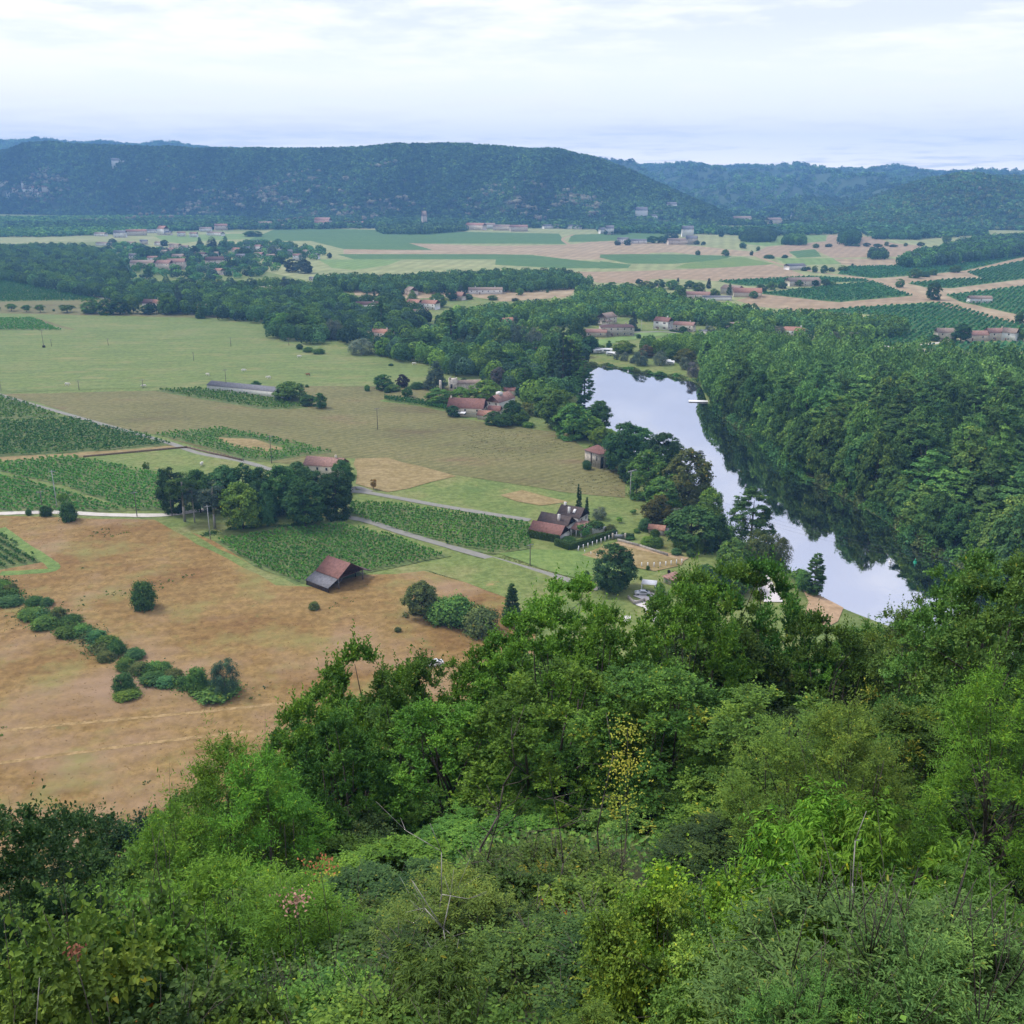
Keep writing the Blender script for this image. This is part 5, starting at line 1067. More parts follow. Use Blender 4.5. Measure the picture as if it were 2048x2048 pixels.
# far hamlets
def on_hill(RH, k, x, y):
    R, H = RH; px, row = pix(k, x, y); rf = np.interp(px, R[:, 0], R[:, 1]); y1 = np.interp(px, R[:, 0], R[:, 2]); ys = np.linspace(rf, y1, 300); zs = H(np.full(300, px), ys)
    rows_ = 1024-FPX*(ys*SP+(zs-CAMH)*CP)/(ys*CP-(zs-CAMH)*SP); i = np.argmax(rows_ <= row); return np.array([(px-1024)/FPX*(ys[i]*CP+(CAMH-zs[i])*SP), ys[i], zs[i]])
def hill_house(RH, k, x, y, yaw, Ln, Wd, hw, wall, roof, label):
    g = on_hill(RH, k, x, y); r = empty('house', tuple(g), math.radians(yaw)); tagp(r, label, 'house', 'houses on the hillside')
    block(r, -Ln/2, Ln/2, 0, Wd, hw, hw*.4, W_[wall], R_[roof], wf='F3', z0=-8)
def hamlet(k, rows, where):
    for i, (x, y, ln, wd, hw, wa, ro, lab) in enumerate(rows):
        house(k, x, y, [-14, 6, 22, -30, 0][i % 5], ln*(.56 if 'village' in where else .72), wd*.9, hw, hw*.42, wa, ro, lab+' '+where, wf='F3', chim=0, door=False)
hamlet('O', [(110, 165, 32, 12, 5, 'white', 'pink', 'low pale house with a pinkish roof'), (268, 175, 30, 13, 9, 'white', 'greyr', 'square white flat looking house'), (400, 160, 52, 16, 8, 'cream', 'orange', 'long cream house with an orange roof'),
  (585, 155, 26, 15, 12, 'white', 'orange', 'tall white house with a small orange roof'), (510, 140, 30, 12, 5, 'white', 'greyr', 'grey roofed shed'), (145, 238, 42, 12, 4, 'white', 'pink', 'long white roofed shed'), (930, 128, 34, 12, 6, 'white', 'pink', 'white house behind the garden wall'),
  (1055, 118, 36, 14, 9, 'pink', 'rose', 'pinkish house with a stepped roof'), (995, 160, 52, 12, 5, 'white', 'pink', 'long low white house'), (1390, 98, 40, 14, 9, 'pink', 'pink', 'square pinkish farmhouse'), (1490, 105, 46, 14, 6, 'pink', 'pink', 'wide low farm building'),
  (1830, 98, 44, 16, 10, 'white', 'rose', 'large white villa')], 'in the upper hamlet behind the green field')
hamlet('O', [(685, 258, 30, 11, 5, 'pink', 'pink', 'pink house with a wide eave'), (655, 285, 22, 9, 4, 'cream', 'rose', 'small cream house'), (378, 348, 20, 10, 6, 'white', 'greyr', 'white cube house'), (605, 310, 20, 10, 5, 'pink', 'pink', 'plain pink house'),
  (715, 345, 28, 10, 5, 'pink', 'pink', 'wide faded house'), (880, 330, 32, 10, 5, 'white', 'dark', 'white house with a black roof'), (1015, 325, 10, 6, 5, 'white', 'pink', 'little white gable'), (1110, 325, 24, 10, 4, 'pink', 'rose', 'low rose roofed house'),
  (1160, 300, 24, 10, 6, 'pink', 'orange', 'narrow orange roofed house'), (1275, 275, 30, 9, 4, 'white', 'greyr', 'pale slanting roof'), (1335, 330, 22, 10, 5, 'white', 'rose', 'white house with a tall gable'), (1388, 290, 18, 8, 4, 'white', 'greyr', 'small white shed'),
  (1590, 325, 12, 8, 7, 'white', 'greyr', 'slim white house'), (1768, 340, 16, 9, 5, 'white', 'greyr', 'white hut'), (440, 415, 52, 12, 7, 'cream', 'pink', 'long faded stone farmhouse'), (600, 425, 34, 12, 8, 'pink', 'rose', 'pink farmhouse with a rose roof'),
  (705, 422, 38, 12, 9, 'pink', 'rose', 'tallest pink farmhouse'), (1010, 405, 40, 13, 9, 'pink', 'dark', 'broad house with a dark brown roof'), (1020, 462, 20, 9, 5, 'pink', 'orange', 'house with a bright orange front'), (1140, 440, 16, 7, 3, 'white', 'greyr', 'narrow white shed'), (1750, 510, 10, 6, 3, 'white', 'greyr', 'tiny white shed')], 'in the village')
hamlet('C', [(120, 562, 50, 18, 14, 'white', 'rose', 'white manor'), (300, 562, 60, 16, 8, 'pink', 'orange', 'low orange roofed barn'), (690, 562, 14, 12, 24, 'pink', 'pink', 'slim pale tower'), (960, 580, 60, 18, 10, 'pink', 'orange', 'red roofed farm'), (1030, 572, 50, 16, 8, 'white', 'pink', 'white farm wing'),
  (1110, 582, 50, 16, 8, 'pink', 'pink', 'pink barn'), (1210, 588, 50, 16, 9, 'pink', 'rose', 'rose roofed barn'), (1390, 572, 50, 14, 6, 'white', 'greyr', 'white works shed'), (1510, 575, 40, 14, 6, 'white', 'greyr', 'second white works shed'), (1710, 605, 22, 14, 12, 'white', 'greyr', 'white gabled barn'),
  (1780, 655, 26, 12, 7, 'white', 'greyr', 'white house between two dark trees'), (1868, 655, 40, 12, 5, 'white', 'greyr', 'long white shed')], 'at the far edge of the plain')
hamlet('D', [(570, 440, 50, 20, 14, 'white', 'greyr', 'white house in the gap between the hills'),
  (650, 450, 60, 20, 12, 'white', 'pink', 'white row of houses in the gap'), (800, 458, 50, 20, 12, 'cream', 'pink', 'cream houses in the gap'), (910, 430, 70, 20, 10, 'white', 'greyr', 'long white building in the gap'), (400, 510, 30, 14, 14, 'white', 'greyr', 'barn with a bright sloping white roof'),
  (415, 545, 26, 16, 10, 'stone', 'greyr', 'grey stone barn'), (360, 545, 50, 14, 7, 'pink', 'pink', 'long faded farm building'), (20, 495, 24, 12, 8, 'white', 'greyr', 'white farmhouse')], 'near the valley mouth')

for i, (x, y, ln, hw, wa, ro, lb) in enumerate([(20, 335, 34, 12, 'cream', 'pink', 'wide cream house at the left end of the hillside village'), (140, 340, 22, 10, 'white', 'greyr', 'small white house highest in the hillside village'), (95, 372, 26, 10, 'cream', 'rose', 'cream house in the middle of the hillside village'),
    (150, 378, 30, 12, 'white', 'rose', 'white house with a rose roof in the hillside village'), (205, 372, 30, 12, 'cream', 'orange', 'orange roofed house in the hillside village'), (265, 368, 32, 12, 'cream', 'pink', 'cream house at the right end of the hillside village'), (225, 398, 40, 12, 'cream', 'pink', 'long cream house lowest in the hillside village'), (60, 392, 24, 9, 'white', 'greyr', 'pale house at the lower left of the hillside village'),
    (660, 228, 42, 16, 'white', 'greyr', 'lone white building high on the long hill'), (1075, 455, 30, 10, 'cream', 'pink', 'cream house among trees at the hill foot')]): hill_house(h_main, 'B', x, y, [-10, 8, 20][i % 3], ln, 14, hw, wa, ro, lb)
for i, (x, y, ln, hw, lb) in enumerate([(190, 425, 28, 18, 'white block at the foot of the hill end'), (265, 410, 24, 8, 'small white house on the lower slope of the hill end'), (328, 385, 24, 12, 'white house highest on the slope of the hill end'), (250, 428, 20, 7, 'tiny white house below the others on the hill end')]): hill_house(h_main, 'D', x, y, 5, ln, 12, hw, 'white', 'greyr', lb)

for i, (x, y, ln) in enumerate(sorted([(350, 232, 14), (455, 222, 12), (560, 232, 13), (745, 160, 15), (835, 165, 14), (640, 150, 12), (770, 262, 11), (830, 300, 11), (1200, 340, 12), (1330, 270, 11), (1430, 335, 12), (1510, 300, 11), (1640, 345, 12), (1700, 300, 10), (1070, 365, 12), (520, 365, 13)])):
    house('O', x, y+6, [-10, 14, 2, -24][i % 4], ln, 8, 4.6+(i % 3), 2.0, ['white', 'cream', 'white'][i % 3], ['pink', 'greyr', 'rose'][i % 3], f'little pale village house among garden trees, {ORD[i]} from the left', wf='F2', chim=0, group='little pale houses of the village', door=False)
# ---------------------------------------------------------------- poles, wires
def pole(k, x, yb, yt, label, mat=None, group='single power poles across the fields', arm=1.2, rad=.16, xf=False):
    g = gp(k, x, yb); h = zat(g[0], g[1], pix(k, x, yt)[1]); r = empty('power_pole', tuple(g), .5); tagp(r, label, 'power pole', group)
    MB().bar((0, 0, -.5), (0, 0, h), rad, rad*.7, 8).build('pole', mat or M_WPOLE, r)
    if arm: MB().box(-arm, arm, -.07, .07, h-.55, h-.42).build('crossarm', M_STEEL, r)
    for s_ in (-1, 0, 1):
        if arm: MB().bar((s_*arm*.85, 0, h-.42), (s_*arm*.85, 0, h-.15), .06, .05, 6).build('insulator', M_GLASS, r)
    if xf: MB().box(-.9, .9, -1.3, -.3, .2, 1.5).build('transformer_box', M_DARKW, r)
    return np.array([g[0], g[1], h])
wires = MB()
def wire(a, b, sag=1.2, r=.018):
    t = np.linspace(0, 1, 15); P = a[None]*(1-t)[:, None]+b[None]*t[:, None]; P[:, 2] -= sag*4*t*(1-t)
    for i in range(14): wires.bar(P[i], P[i+1], r, sides=3)
pA = pole('E', 1162, 1462, 1270, 'tall pale concrete pole in front of the pine grove', M_POLE)
pB = pole('E', 317, 1295, 1078, 'pale concrete pole beside the white gravel track', M_POLE)
pC = pole('E', 757, 1335, 1195, 'wooden pole at the end of the vine rows by the gravel track')
pD = pole('E', 1500, 1040, 885, 'wooden pole at the corner of the vine plot with a bare patch')
pE = pole('F', 462, 920, 790, 'wooden pole alone in the middle of the fallow field')
pF = pole('E', 1252, 640, 520, 'wooden pole at the left end of the long low shed')
pG = pole('E', 242, 400, 305, 'wooden pole with a dark transformer box in the meadow', xf=True)
pH = pole('E', 7, 640, 580, 'thin pole at the meadow corner by the lane')
pI = pole('E', 437, 635, 580, 'thin wooden pole near the white cow on the meadow')
pJ = pole('E', 790, 625, 575, 'thin wooden pole in the middle of the lower meadow edge')
pK = pole('E', 1070, 475, 425, 'thin pole standing in the bright part of the meadow', arm=.7)
pL = pole('E', 1275, 395, 345, 'thin pole along the far meadow path', arm=.7)
pM = pole('E', 598, 390, 350, 'short pole left of centre on the far meadow path', arm=.7)
pN = pole('E', 285, 395, 355, 'short pole just right of the transformer', arm=.7)
pO = pole('E', 1595, 390, 345, 'short pole near the riverside wood at the meadow edge', arm=.7)
pP = pole('E', 235, 1290, 1190, 'leaning thin pole left of the pale concrete pole')
pQ = pole('E', 950, 1330, 1180, 'wooden pole beside the tall pine trunks')
pR = pole('I', 1270, 360, 240, 'wooden pole on the green paddock left of the dark round tree')
pS = pole('S', 845, 435, 275, 'concrete pole on the far bank beside the blue spruce', M_POLE)
for a, b in ((pB, pC), (pA, pC), (pD, pE), (pI, pJ), (pJ, pF), (pH, pI), (pG, pN), (pN, pM), (pM, pL), (pL, pO)): wire(a, b)
# H-frame pylon
g1 = gp('T', 1130, 1028); g2 = gp('T', 1225, 1000); h = zat(g1[0], g1[1], pix('T', 0, 590)[1]); d_ = (g2-g1); d_ /= np.linalg.norm(d_)
r = empty('pylon', tuple((g1+g2)/2), math.atan2(d_[1], d_[0])); tagp(r, 'twin legged pale concrete pylon beside the riverside trees', 'pylon'); hw_ = np.linalg.norm(g2-g1)/2
for s_ in (-1, 1): MB().bar((s_*hw_, 0, -.4), (s_*hw_, 0, h), .24, .17, 8).build('leg', M_POLE, r)
MB().box(-hw_-1.6, hw_+1.6, -.15, .15, h-.02, h+.3).build('crossarm', M_POLE, r)
for s_ in (-1, 0, 1): MB().bar((s_*(hw_+1.2), 0, h+.3), (s_*(hw_+1.2), 0, h+.75), .09, .06, 6).build('insulator', M_GLASS, r)
top = (g1+g2)/2+np.array([0, 0, h+.8]); far = gp('L', 1250, 130, 14.0); far2 = gp('G', 2100, 1130, 22.0)
for s_ in (-1, 0, 1):
    o_ = np.append(d_[:2]*s_*(hw_+1.2), 0); wire(top+o_, far2+o_, 6, .022)
tagp(wires.build('power_lines', M_WIRE), 'thin power lines strung between the poles and across the river', 'power line', None, 'stuff')

# ---------------------------------------------------------------- vehicles
M_SILVER = plain('silver_paint', (.55,.57,.60), .3, .04, 1, .5, .6); M_TYRE = plain('rubber', (.03,.03,.03), .9, .1); M_LAMP = plain('lamp_glass', (.6,.6,.6), .2, .05)
def car(k, x, y, yaw, paint, label):
    g = gp(k, x, y); r = empty('parked_car', (g[0], g[1], .03), math.radians(yaw)); tagp(r, label, 'car')
    prof = [(-2.15, .35), (-2.2, .75), (-2.05, .95), (-1.2, 1.02), (-.55, 1.42), (.75, 1.45), (1.55, 1.05), (2.1, .95), (2.2, .6), (2.12, .33)]
    mb = MB(); n = len(prof); V = []
    for yy, sc_ in ((-.86, 0), (-.72, 1), (.72, 1), (.86, 0)):
        for px_, pz in prof: V.append((px_*(1 if sc_ else .985), yy*(1-.16*max(0, pz-1.0)/.45) if not sc_ else yy*(1-.1*max(0, pz-1)/.45), pz+(.04 if sc_ and pz > .9 else 0)))
    Fq = [(j*n+i, j*n+(i+1) % n, (j+1)*n+(i+1) % n, (j+1)*n+i) for j in range(3) for i in range(n)]; mb.add(V, Fq+[tuple(range(n))[::-1], tuple(range(3*n, 4*n))])
    mb.build('body', paint, r)
    for s_ in (-1, 1):
        MB().add([(-1.0, s_*.865, 1.03), (1.3, s_*.865, 1.05), (.68, s_*.80, 1.40), (-.5, s_*.80, 1.38)], [(0, 1, 2, 3)]).build('side_window', M_GLASS, r)
        for xx in (-1.35, 1.35):
            w_ = MB().bar((xx, s_*.70, .32), (xx, s_*.90, .32), .32, sides=14).build('wheel', M_TYRE, r); MB().bar((xx, s_*.88, .32), (xx, s_*.915, .32), .18, sides=10).build('rim', M_STEEL, w_)
        MB().box(-2.24, -2.14, s_*.62-.15, s_*.62+.15, .66, .80).build('headlight', M_LAMP, r); MB().box(2.12, 2.22, s_*.62-.14, s_*.62+.14, .68, .84).build('tail_light', M_REDP, r)
    MB().add([(-1.18, -.66, 1.07), (-1.18, .66, 1.07), (-.60, .6, 1.45), (-.60, -.6, 1.45)], [(0, 1, 2, 3)]).build('windscreen', M_GLASS, r)
    MB().add([(1.50, -.64, 1.13), (1.50, .64, 1.13), (.82, .6, 1.48), (.82, -.6, 1.48)], [(0, 3, 2, 1)]).build('rear_window', M_GLASS, r); return r
car('U', 820, 675, -4, M_SILVER, 'silver car parked on the pale terrace below the carport')
car('I', 742, 915, 20, M_WHITE, 'white car glimpsed through a gap in the near foliage')
def van(k, x, y, yaw, ln, h_, label, cat='caravan', name='caravan'):
    g = gp(k, x, y); r = empty(name, tuple(g), math.radians(yaw)); tagp(r, label, cat, 'caravans by the far river bank')
    MB().prism([(-1.1, .5), (1.1, .5), (1.15, h_*.6), (1.0, h_), (-1.0, h_), (-1.15, h_*.6)], -ln/2, ln/2).build('body', M_WHITE, r)
    MB().box(-ln*.3, ln*.3, -1.19, -1.12, h_*.5, h_*.72).build('window', M_GLASS, r)
    for s_ in (-1, 1): MB().bar((0, s_*.9, .35), (0, s_*1.12, .35), .35, sides=12).build('wheel', M_TYRE, r)
van('S', 190, 720, -12, 8, 3.2, 'white caravan farthest left among the trees of the far bank')
van('S', 250, 735, 10, 7, 2.9, 'white caravan with a long side turned to the water')
van('S', 360, 730, -5, 8, 3.0, 'white caravan under the dark garden trees')
van('S', 425, 770, -20, 6, 2.6, 'white caravan nearest the round silver willows')
van('S', 1190, 880, 5, 5.5, 2.5, 'white caravan behind the wispy pale willow')
van('S', 1240, 895, -8, 5.5, 2.5, 'white caravan between the wispy willow and the yellow green tree')
# pontoons, boats, buoys
def pontoon(k, x, y, yaw, ln, wd, label):
    g = gp(k, x, y, -.75); r = empty('pontoon', (g[0], g[1], -.75), math.radians(yaw)); tagp(r, label, 'pontoon')
    MB().box(-ln/2, ln/2, -wd/2, wd/2, .15, .4).build('deck', M_WHITE, r)
    for s_ in (-1, 1): MB().bar((-ln/2, s_*wd*.35, .05), (ln/2, s_*wd*.35, .05), .25, sides=8).build('float', M_STEEL, r)
    for xx in (-ln/2+.2, ln/2-.2): MB().bar((xx, wd/2-.1, 0), (xx, wd/2-.1, 1.3), .05).build('post', M_WPOLE, r)
pontoon('G', 633, 415, -6, 17, 4, 'white landing stage at the tip of the right bank wood')
pontoon('S', 430, 918, -4, 7, 2.4, 'small white landing stage on the far bank')
pontoon('S', 1265, 1040, -16, 9, 2.2, 'narrow white landing stage below the wispy willow')
def boat(k, x, y, yaw, ln, mat, label):
    g = gp(k, x, y, -.75); r = empty('boat', (g[0], g[1], -.75), math.radians(yaw)); tagp(r, label, 'boat')
    st = [(-.5, .30), (-.25, .42), (.1, .44), (.35, .30), (.5, .02)]; V = []
    for t, b in st: V += [(t*ln, -b*ln*.4, .55), (t*ln, -b*ln*.25, -.1), (t*ln, b*ln*.25, -.1), (t*ln, b*ln*.4, .55)]
    F_ = [(4*i+j, 4*i+j+1, 4*i+j+5, 4*i+j+4) for i in range(4) for j in range(3)]+[(0, 3, 2, 1)]; MB().add(V, F_).build('hull', mat, r)
    MB().add([(a, b, c-.12) for a, b, c in [V[0], V[3], V[7], V[11], V[15], V[12], V[8], V[4]]], [tuple(range(8))]).build('deck', M_STEEL, r)
boat('S', 345, 915, 60, 5, M_WHITE, 'white rowing boat moored left of the small landing stage')
boat('S', 240, 880, 5, 7, M_WHITE, 'long white boat tied under the earth bank')
boat('S', 1660, 990, 80, 6, M_WHITE, 'white boat pulled up beside the grey leafless willow')
def buoy(k, x, y, mat, label):
    g = gp(k, x, y, -.75); r = empty('buoy', (g[0], g[1], -.75)); tagp(r, label, 'buoy')
    MB().bar((0, 0, -.2), (0, 0, .35), .55, .45, 12).build('float', mat, r); MB().bar((0, 0, .35), (0, 0, 1.3), .3, .06, 10).build('cone', mat, r)
buoy('G', 1488, 1070, plain('green_paint', (.02,.42,.22), .4, .05), 'small bright green buoy floating near the right bank')
buoy('S', 663, 990, M_WHITE, 'small white buoy off the far bank')
buoy('G', 1387, 1068, M_WHITE, 'small white buoy left of the green buoy')

# ---------------------------------------------------------------- cattle: one continuous skinned body each
def cow_mesh(mat, seed):
    J = [(-.8, 0, 1.15, .30), (-.3, 0, 1.12, .40), (.35, 0, 1.12, .38), (.75, 0, 1.2, .27), (1.1, 0, 1.15, .17), (1.32, 0, .95, .14), (1.5, 0, .78, .10)]
    E = [(i, i+1) for i in range(6)]; J.append((-1.02, 0, 1.2, .10)); E.append((0, 7)); J.append((-1.1, 0, .6, .03)); E.append((7, 8))
    for bx_, z1, ix in ((-.75, .62, 0), (.55, .6, 2)):
        for s_ in (-1, 1):
            a = len(J); J += [(bx_, s_*.22, .8, .15), (bx_-.06, s_*.24, z1-.15, .08), (bx_+.02, s_*.24, .05, .06)]; E += [(ix, a), (a, a+1), (a+1, a+2)]
    for s_ in (-1, 1): a = len(J); J.append((1.12, s_*.24, 1.12, .045)); E.append((4, a))
    me = bpy.data.meshes.new('cow'); me.from_pydata([j[:3] for j in J], E, []); o = bpy.data.objects.new('tmpcow', me); COL.objects.link(o)
    sk = o.modifiers.new('s', 'SKIN'); o.modifiers.new('u', 'SUBSURF').levels = 1
    for v, j in zip(me.skin_vertices[0].data, J): v.radius = (j[3], j[3])
    me.skin_vertices[0].data[1].use_root = True
    dg = bpy.context.evaluated_depsgraph_get(); e = bpy.data.meshes.new_from_object(o.evaluated_get(dg)); e.name = 'cow'; bpy.data.objects.remove(o); e.materials.clear(); e.materials.append(mat); return e
cw = cow_mesh(plain('white_hide', (.70,.66,.58), .8, .08, 3), 1); cb = cow_mesh(plain('brown_hide', (.30,.15,.08), .8, .2, 3), 2)
for k, x, y, me, yw, lab in [('E', 372, 612, cw, 10, 'white cow nearest the thin pole at the lower left of the meadow'), ('E', 795, 622, cw, 200, 'white cow at the foot of the middle pole'), ('E', 1147, 558, cw, 150, 'white cow grazing left of the long low shed'),
    ('E', 1345, 535, cw, 20, 'white cow standing above the long low shed'), ('E', 1483, 574, cw, 190, 'white cow just right of the long low shed roof'), ('E', 1652, 458, cw, 10, 'white cow highest on the open meadow'), ('E', 1700, 558, cb, 170, 'brown cow above the dark shrubs'),
    ('W', 572, 620, cw, 15, 'white cow right of the bush on the upper meadow'), ('W', 845, 668, cw, 200, 'white cow below the riverside thicket'), ('E', 1115, 1055, cw, 90, 'pale animal in the small walled pasture'), ('R', 290, 12, cw, 40, 'white cow behind the ruined stone tower')]:
    g = gp(k, x, y); tagp(link('cow', me, loc=(g[0], g[1], 0), rz=math.radians(yw), sc=(1.2, 1.2, 1.2)), lab, 'cow', 'cattle on the meadow')

# ---------------------------------------------------------------- trees and shrubs one by one
# pine grove left of centre
series('E', [(955, 1300, 1060, 160, 'broad'), (1110, 1310, 1070, 180, 'broad'), (1240, 1290, 1050, 200, 'broad'), (1350, 1270, 1040, 190, 'broad'), (1450, 1330, 1060, 210, 'conifer'), (1570, 1310, 1050, 220, 'broad'),
             (1640, 1200, 1030, 170, 'broad'), (1740, 1260, 1080, 190, 'broad')], 'dark tree of the pine grove', 'at the back of the grove', 'trees of the pine grove', 'broad', ['deep', 'dark', 'teal', 'deep'])
T('E', 1020, 1360, 1090, 170, 'pine', 'bare stemmed pine farthest left in the grove', 'dark', 'pines with bare stems')
T('E', 1075, 1365, 1150, 90, 'pine', 'slim bare stemmed pine, second from the left in the grove', 'bluegrey', 'pines with bare stems')
T('E', 1185, 1400, 1140, 160, 'pine', 'twisted bare stemmed pine left of the bright round tree', 'bluegrey', 'pines with bare stems')
T('E', 1345, 1400, 1140, 220, 'broad', 'bright green round tree in front of the pine grove', 'fresh')
T('E', 1480, 1385, 1140, 120, 'conifer', 'dark drooping conifer right of the bright round tree', 'teal')
T('E', 1690, 1385, 1115, 240, 'broad', 'big dark oak, left of two at the right end of the pine grove', 'deep')
T('E', 1850, 1330, 1090, 200, 'broad', 'big dark oak, right of two at the right end of the pine grove', 'deep')
T('E', 1890, 1180, 1020, 130, 'broad', 'dark tree right of the cream house in the grove', 'dark')
T('F', 265, 1290, 1180, 90, 'broad', 'green tree at the lane bend beside the grove', 'dark')
T('H', 795, 460, 305, 145, 'bush', 'lone dark conical shrub in the middle of the dry field', 'dark', name='shrub', cat='shrub')
T('E', 385, 1355, 1245, 100, 'bush', 'dark round shrub below the white gravel track', 'dark')
T('E', 255, 1330, 1270, 70, 'bush', 'low dark shrub on the gravel track, left of the round one', 'dark')
T('E', 160, 1325, 1290, 35, 'bush', 'tiny dark shrub on the gravel track, farthest left', 'dark')
T('E', 350, 1265, 1200, 60, 'orchard', 'light green sapling behind the dark round shrub', 'fresh')
T('E', 810, 1085, 1030, 40, 'orchard', 'small sapling in the walled pasture', 'green'); T('E', 885, 1100, 1065, 22, 'bush', 'little shrub at the foot of the walled pasture', 'dark')
T('E', 908, 1110, 1080, 30, 'bush', 'small dark shrub at the left tip of the pine grove', 'dark')
# hedgerow through the dry field
rows = [(20, 345, 290, 70), (65, 370, 310, 60), (-30, 400, 330, 90), (60, 430, 380, 110), (190, 430, 385, 80), (170, 510, 450, 110), (260, 440, 385, 60), (330, 515, 430, 75), (250, 560, 480, 110), (395, 540, 480, 90), (380, 610, 540, 100),
        (450, 600, 530, 90), (540, 630, 565, 90), (600, 670, 590, 95), (650, 700, 610, 80), (590, 740, 685, 80), (745, 730, 665, 90), (700, 790, 715, 85), (770, 810, 745, 90), (850, 800, 745, 90), (905, 815, 735, 75), (960, 845, 775, 80), (850, 865, 800, 120), (920, 880, 820, 90)]
rows = [(a, b+4, c+.25*(b-c), w_*1.3) for a, b, c, w_ in rows]
series('H', rows, 'hedgerow bush', 'in the hedgerow crossing the dry field', 'bushes of the hedgerow in the dry field', 'bush', ['dark', 'green', 'teal', 'olive', 'green'])
scrub('hedge_scrub', poly('H 0,330 90,430 200,500 330,560 480,610 560,690 680,760 820,820 960,870 1100,910 1260,930'), 5.5, 2.6, 20000, .55, ['dark', 'green', 'teal', 'olive', 'green'], 'low brambles joining the hedgerow in the dry field', 71)
scrub('hedge_scrub', poly('E 1120,1440 1300,1400 1500,1390 1700,1380'), 2.5, 1.3, 3000, .5, ['dark', 'green'], 'brambles under the front of the pine grove', 72)
T('H', 1100, 920, 780, 130, 'bush', 'rounded green bush at the near end of the hedgerow', 'green'); T('H', 1030, 900, 830, 80, 'bush', 'small bush squeezed at the hedgerow end', 'dark')
T('H', 1250, 935, 740, 175, 'willow', 'grey green willow bush closing the hedgerow', 'blue'); T('H', 690, 925, 815, 120, 'bush', 'dark bush just below the hedgerow', 'dark')
T('H', 1200, 940, 885, 260, 'bush', 'low bramble mat under the willow bush of the hedgerow', 'green'); T('H', 700, 950, 905, 150, 'bush', 'low bramble mat under the dark bush', 'fresh')
T('I', 80, 605, 560, 60, 'bush', 'low weed clump in the dry grass right below the barn', 'olive'); T('I', 540, 728, 700, 40, 'bush', 'tiny weed clump in the dry grass near the shrubs', 'olive')
# shrubs right of the barn
T('I', 665, 640, 448, 190, 'broad', 'rounded olive tree like shrub, leftmost behind the near oak', 'olive', name='shrub', cat='shrub'); T('I', 790, 670, 540, 190, 'bush', 'spreading green shrub in the middle behind the near oak', 'green')
T('I', 880, 690, 520, 190, 'bush', 'taller green shrub right of the spreading one', 'green'); T('I', 1000, 735, 585, 210, 'bush', 'wide green shrub nearest the dark cypress', 'olive')
T('I', 1170, 690, 462, 105, 'cypress', 'dark broad cypress rising behind the near oak', 'dark')
# white house garden
T('Q', 1118, 760, 75, 110, 'cypress', 'tallest cypress behind the white house', 'deep'); T('Q', 1160, 770, 150, 80, 'cypress', 'slim cypress tucked behind the tallest cypress', 'deep'); T('Q', 1285, 850, 330, 115, 'cypress', 'shorter cypress right of the white house', 'deep')
T('Q', 1530, 745, 520, 300, 'willow', 'round silvery tree behind the white house garden', 'grey'); T('Q', 1250, 1090, 850, 340, 'orchard', 'flat topped green garden tree, left of two, by the white house', (.07, .16, .04)); T('Q', 1480, 1010, 780, 300, 'orchard', 'flat topped green garden tree, right of two, by the white house', (.06, .14, .04))
T('Q', 930, 1215, 1090, 300, 'bush', 'low dark bush at the foot of the white gable', 'dark'); T('Q', 1740, 1000, 850, 230, 'bush', 'reddish green bush at the end of the garden wall', 'olive')
T('N', 975, 850, 470, 400, 'broad', 'big dark round tree beside the paddock', 'deep'); T('N', 740, 780, 690, 70, 'bush', 'small shrub at the left foot of the big dark tree', 'dark')
T('N', 1025, 280, 230, 60, 'orchard', 'yellow green sapling on the grass right of the white house', 'fresh'); T('N', 1145, 205, 165, 60, 'orchard', 'small sapling on the grass below the pylon', 'green')
series('N', [(1175, 365, 330, 60), (1240, 345, 235, 110), (1330, 420, 330, 90), (1110, 420, 385, 90), (1270, 480, 390, 130), (1360, 490, 400, 90), (1550, 500, 390, 150), (1510, 555, 495, 90), (1640, 570, 500, 80), (1700, 530, 430, 110)],
       'garden shrub', 'between the paddock and the riverside trees', 'garden shrubs above the paddock', 'bush', ['dark', 'green', 'teal', 'fresh'])
T('N', 1270, 685, 645, 35, 'bush', 'tiny dark shrub on the near paddock edge', 'dark'); T('N', 1450, 715, 690, 30, 'bush', 'tiny reddish shrub near the rose roofed hut', 'purple')
T('U', 790, 380, 310, 60, 'bush', 'small round bush on the lawn above the carport', 'green'); T('U', 1330, 440, 300, 170, 'bush', 'green bush left of the rose roofed hut', 'green'); T('U', 1150, 640, 430, 220, 'bush', 'leafy shrub right of the carport', 'fresh')
T('F', 438, 1275, 1210, 45, 'orchard', 'small yellowing tree in the ochre field by the lane', (.30, .20, .05))
# riverside trees, left bank, near part
T('G', 300, 700, 500, 170, 'broad', 'dark tree right behind the derelict plaster house', 'deep'); T('G', 395, 800, 610, 160, 'broad', 'round green tree behind the pylon', 'green'); T('G', 460, 700, 540, 150, 'broad', 'dark tree with thin outer twigs on the river side', 'deep')
T('G', 560, 830, 605, 190, 'broad', 'tall pale yellowish green tree leaning over the water', 'olive'); T('G', 460, 850, 720, 150, 'broad', 'round green tree in front of the pale riverside tree', 'green'); T('G', 440, 920, 795, 130, 'broad', 'green tree with a rusty brown top right of the pylon', (.085, .085, .03))
T('G', 645, 900, 765, 110, 'broad', 'fresh green tree at the water right of the pale tree', 'fresh'); T('G', 580, 1000, 845, 220, 'broad', 'wide dark green tree above the paddock', 'dark'); T('G', 520, 930, 845, 90, 'willow', 'pale bluish willow top left of the wide dark tree', 'grey')
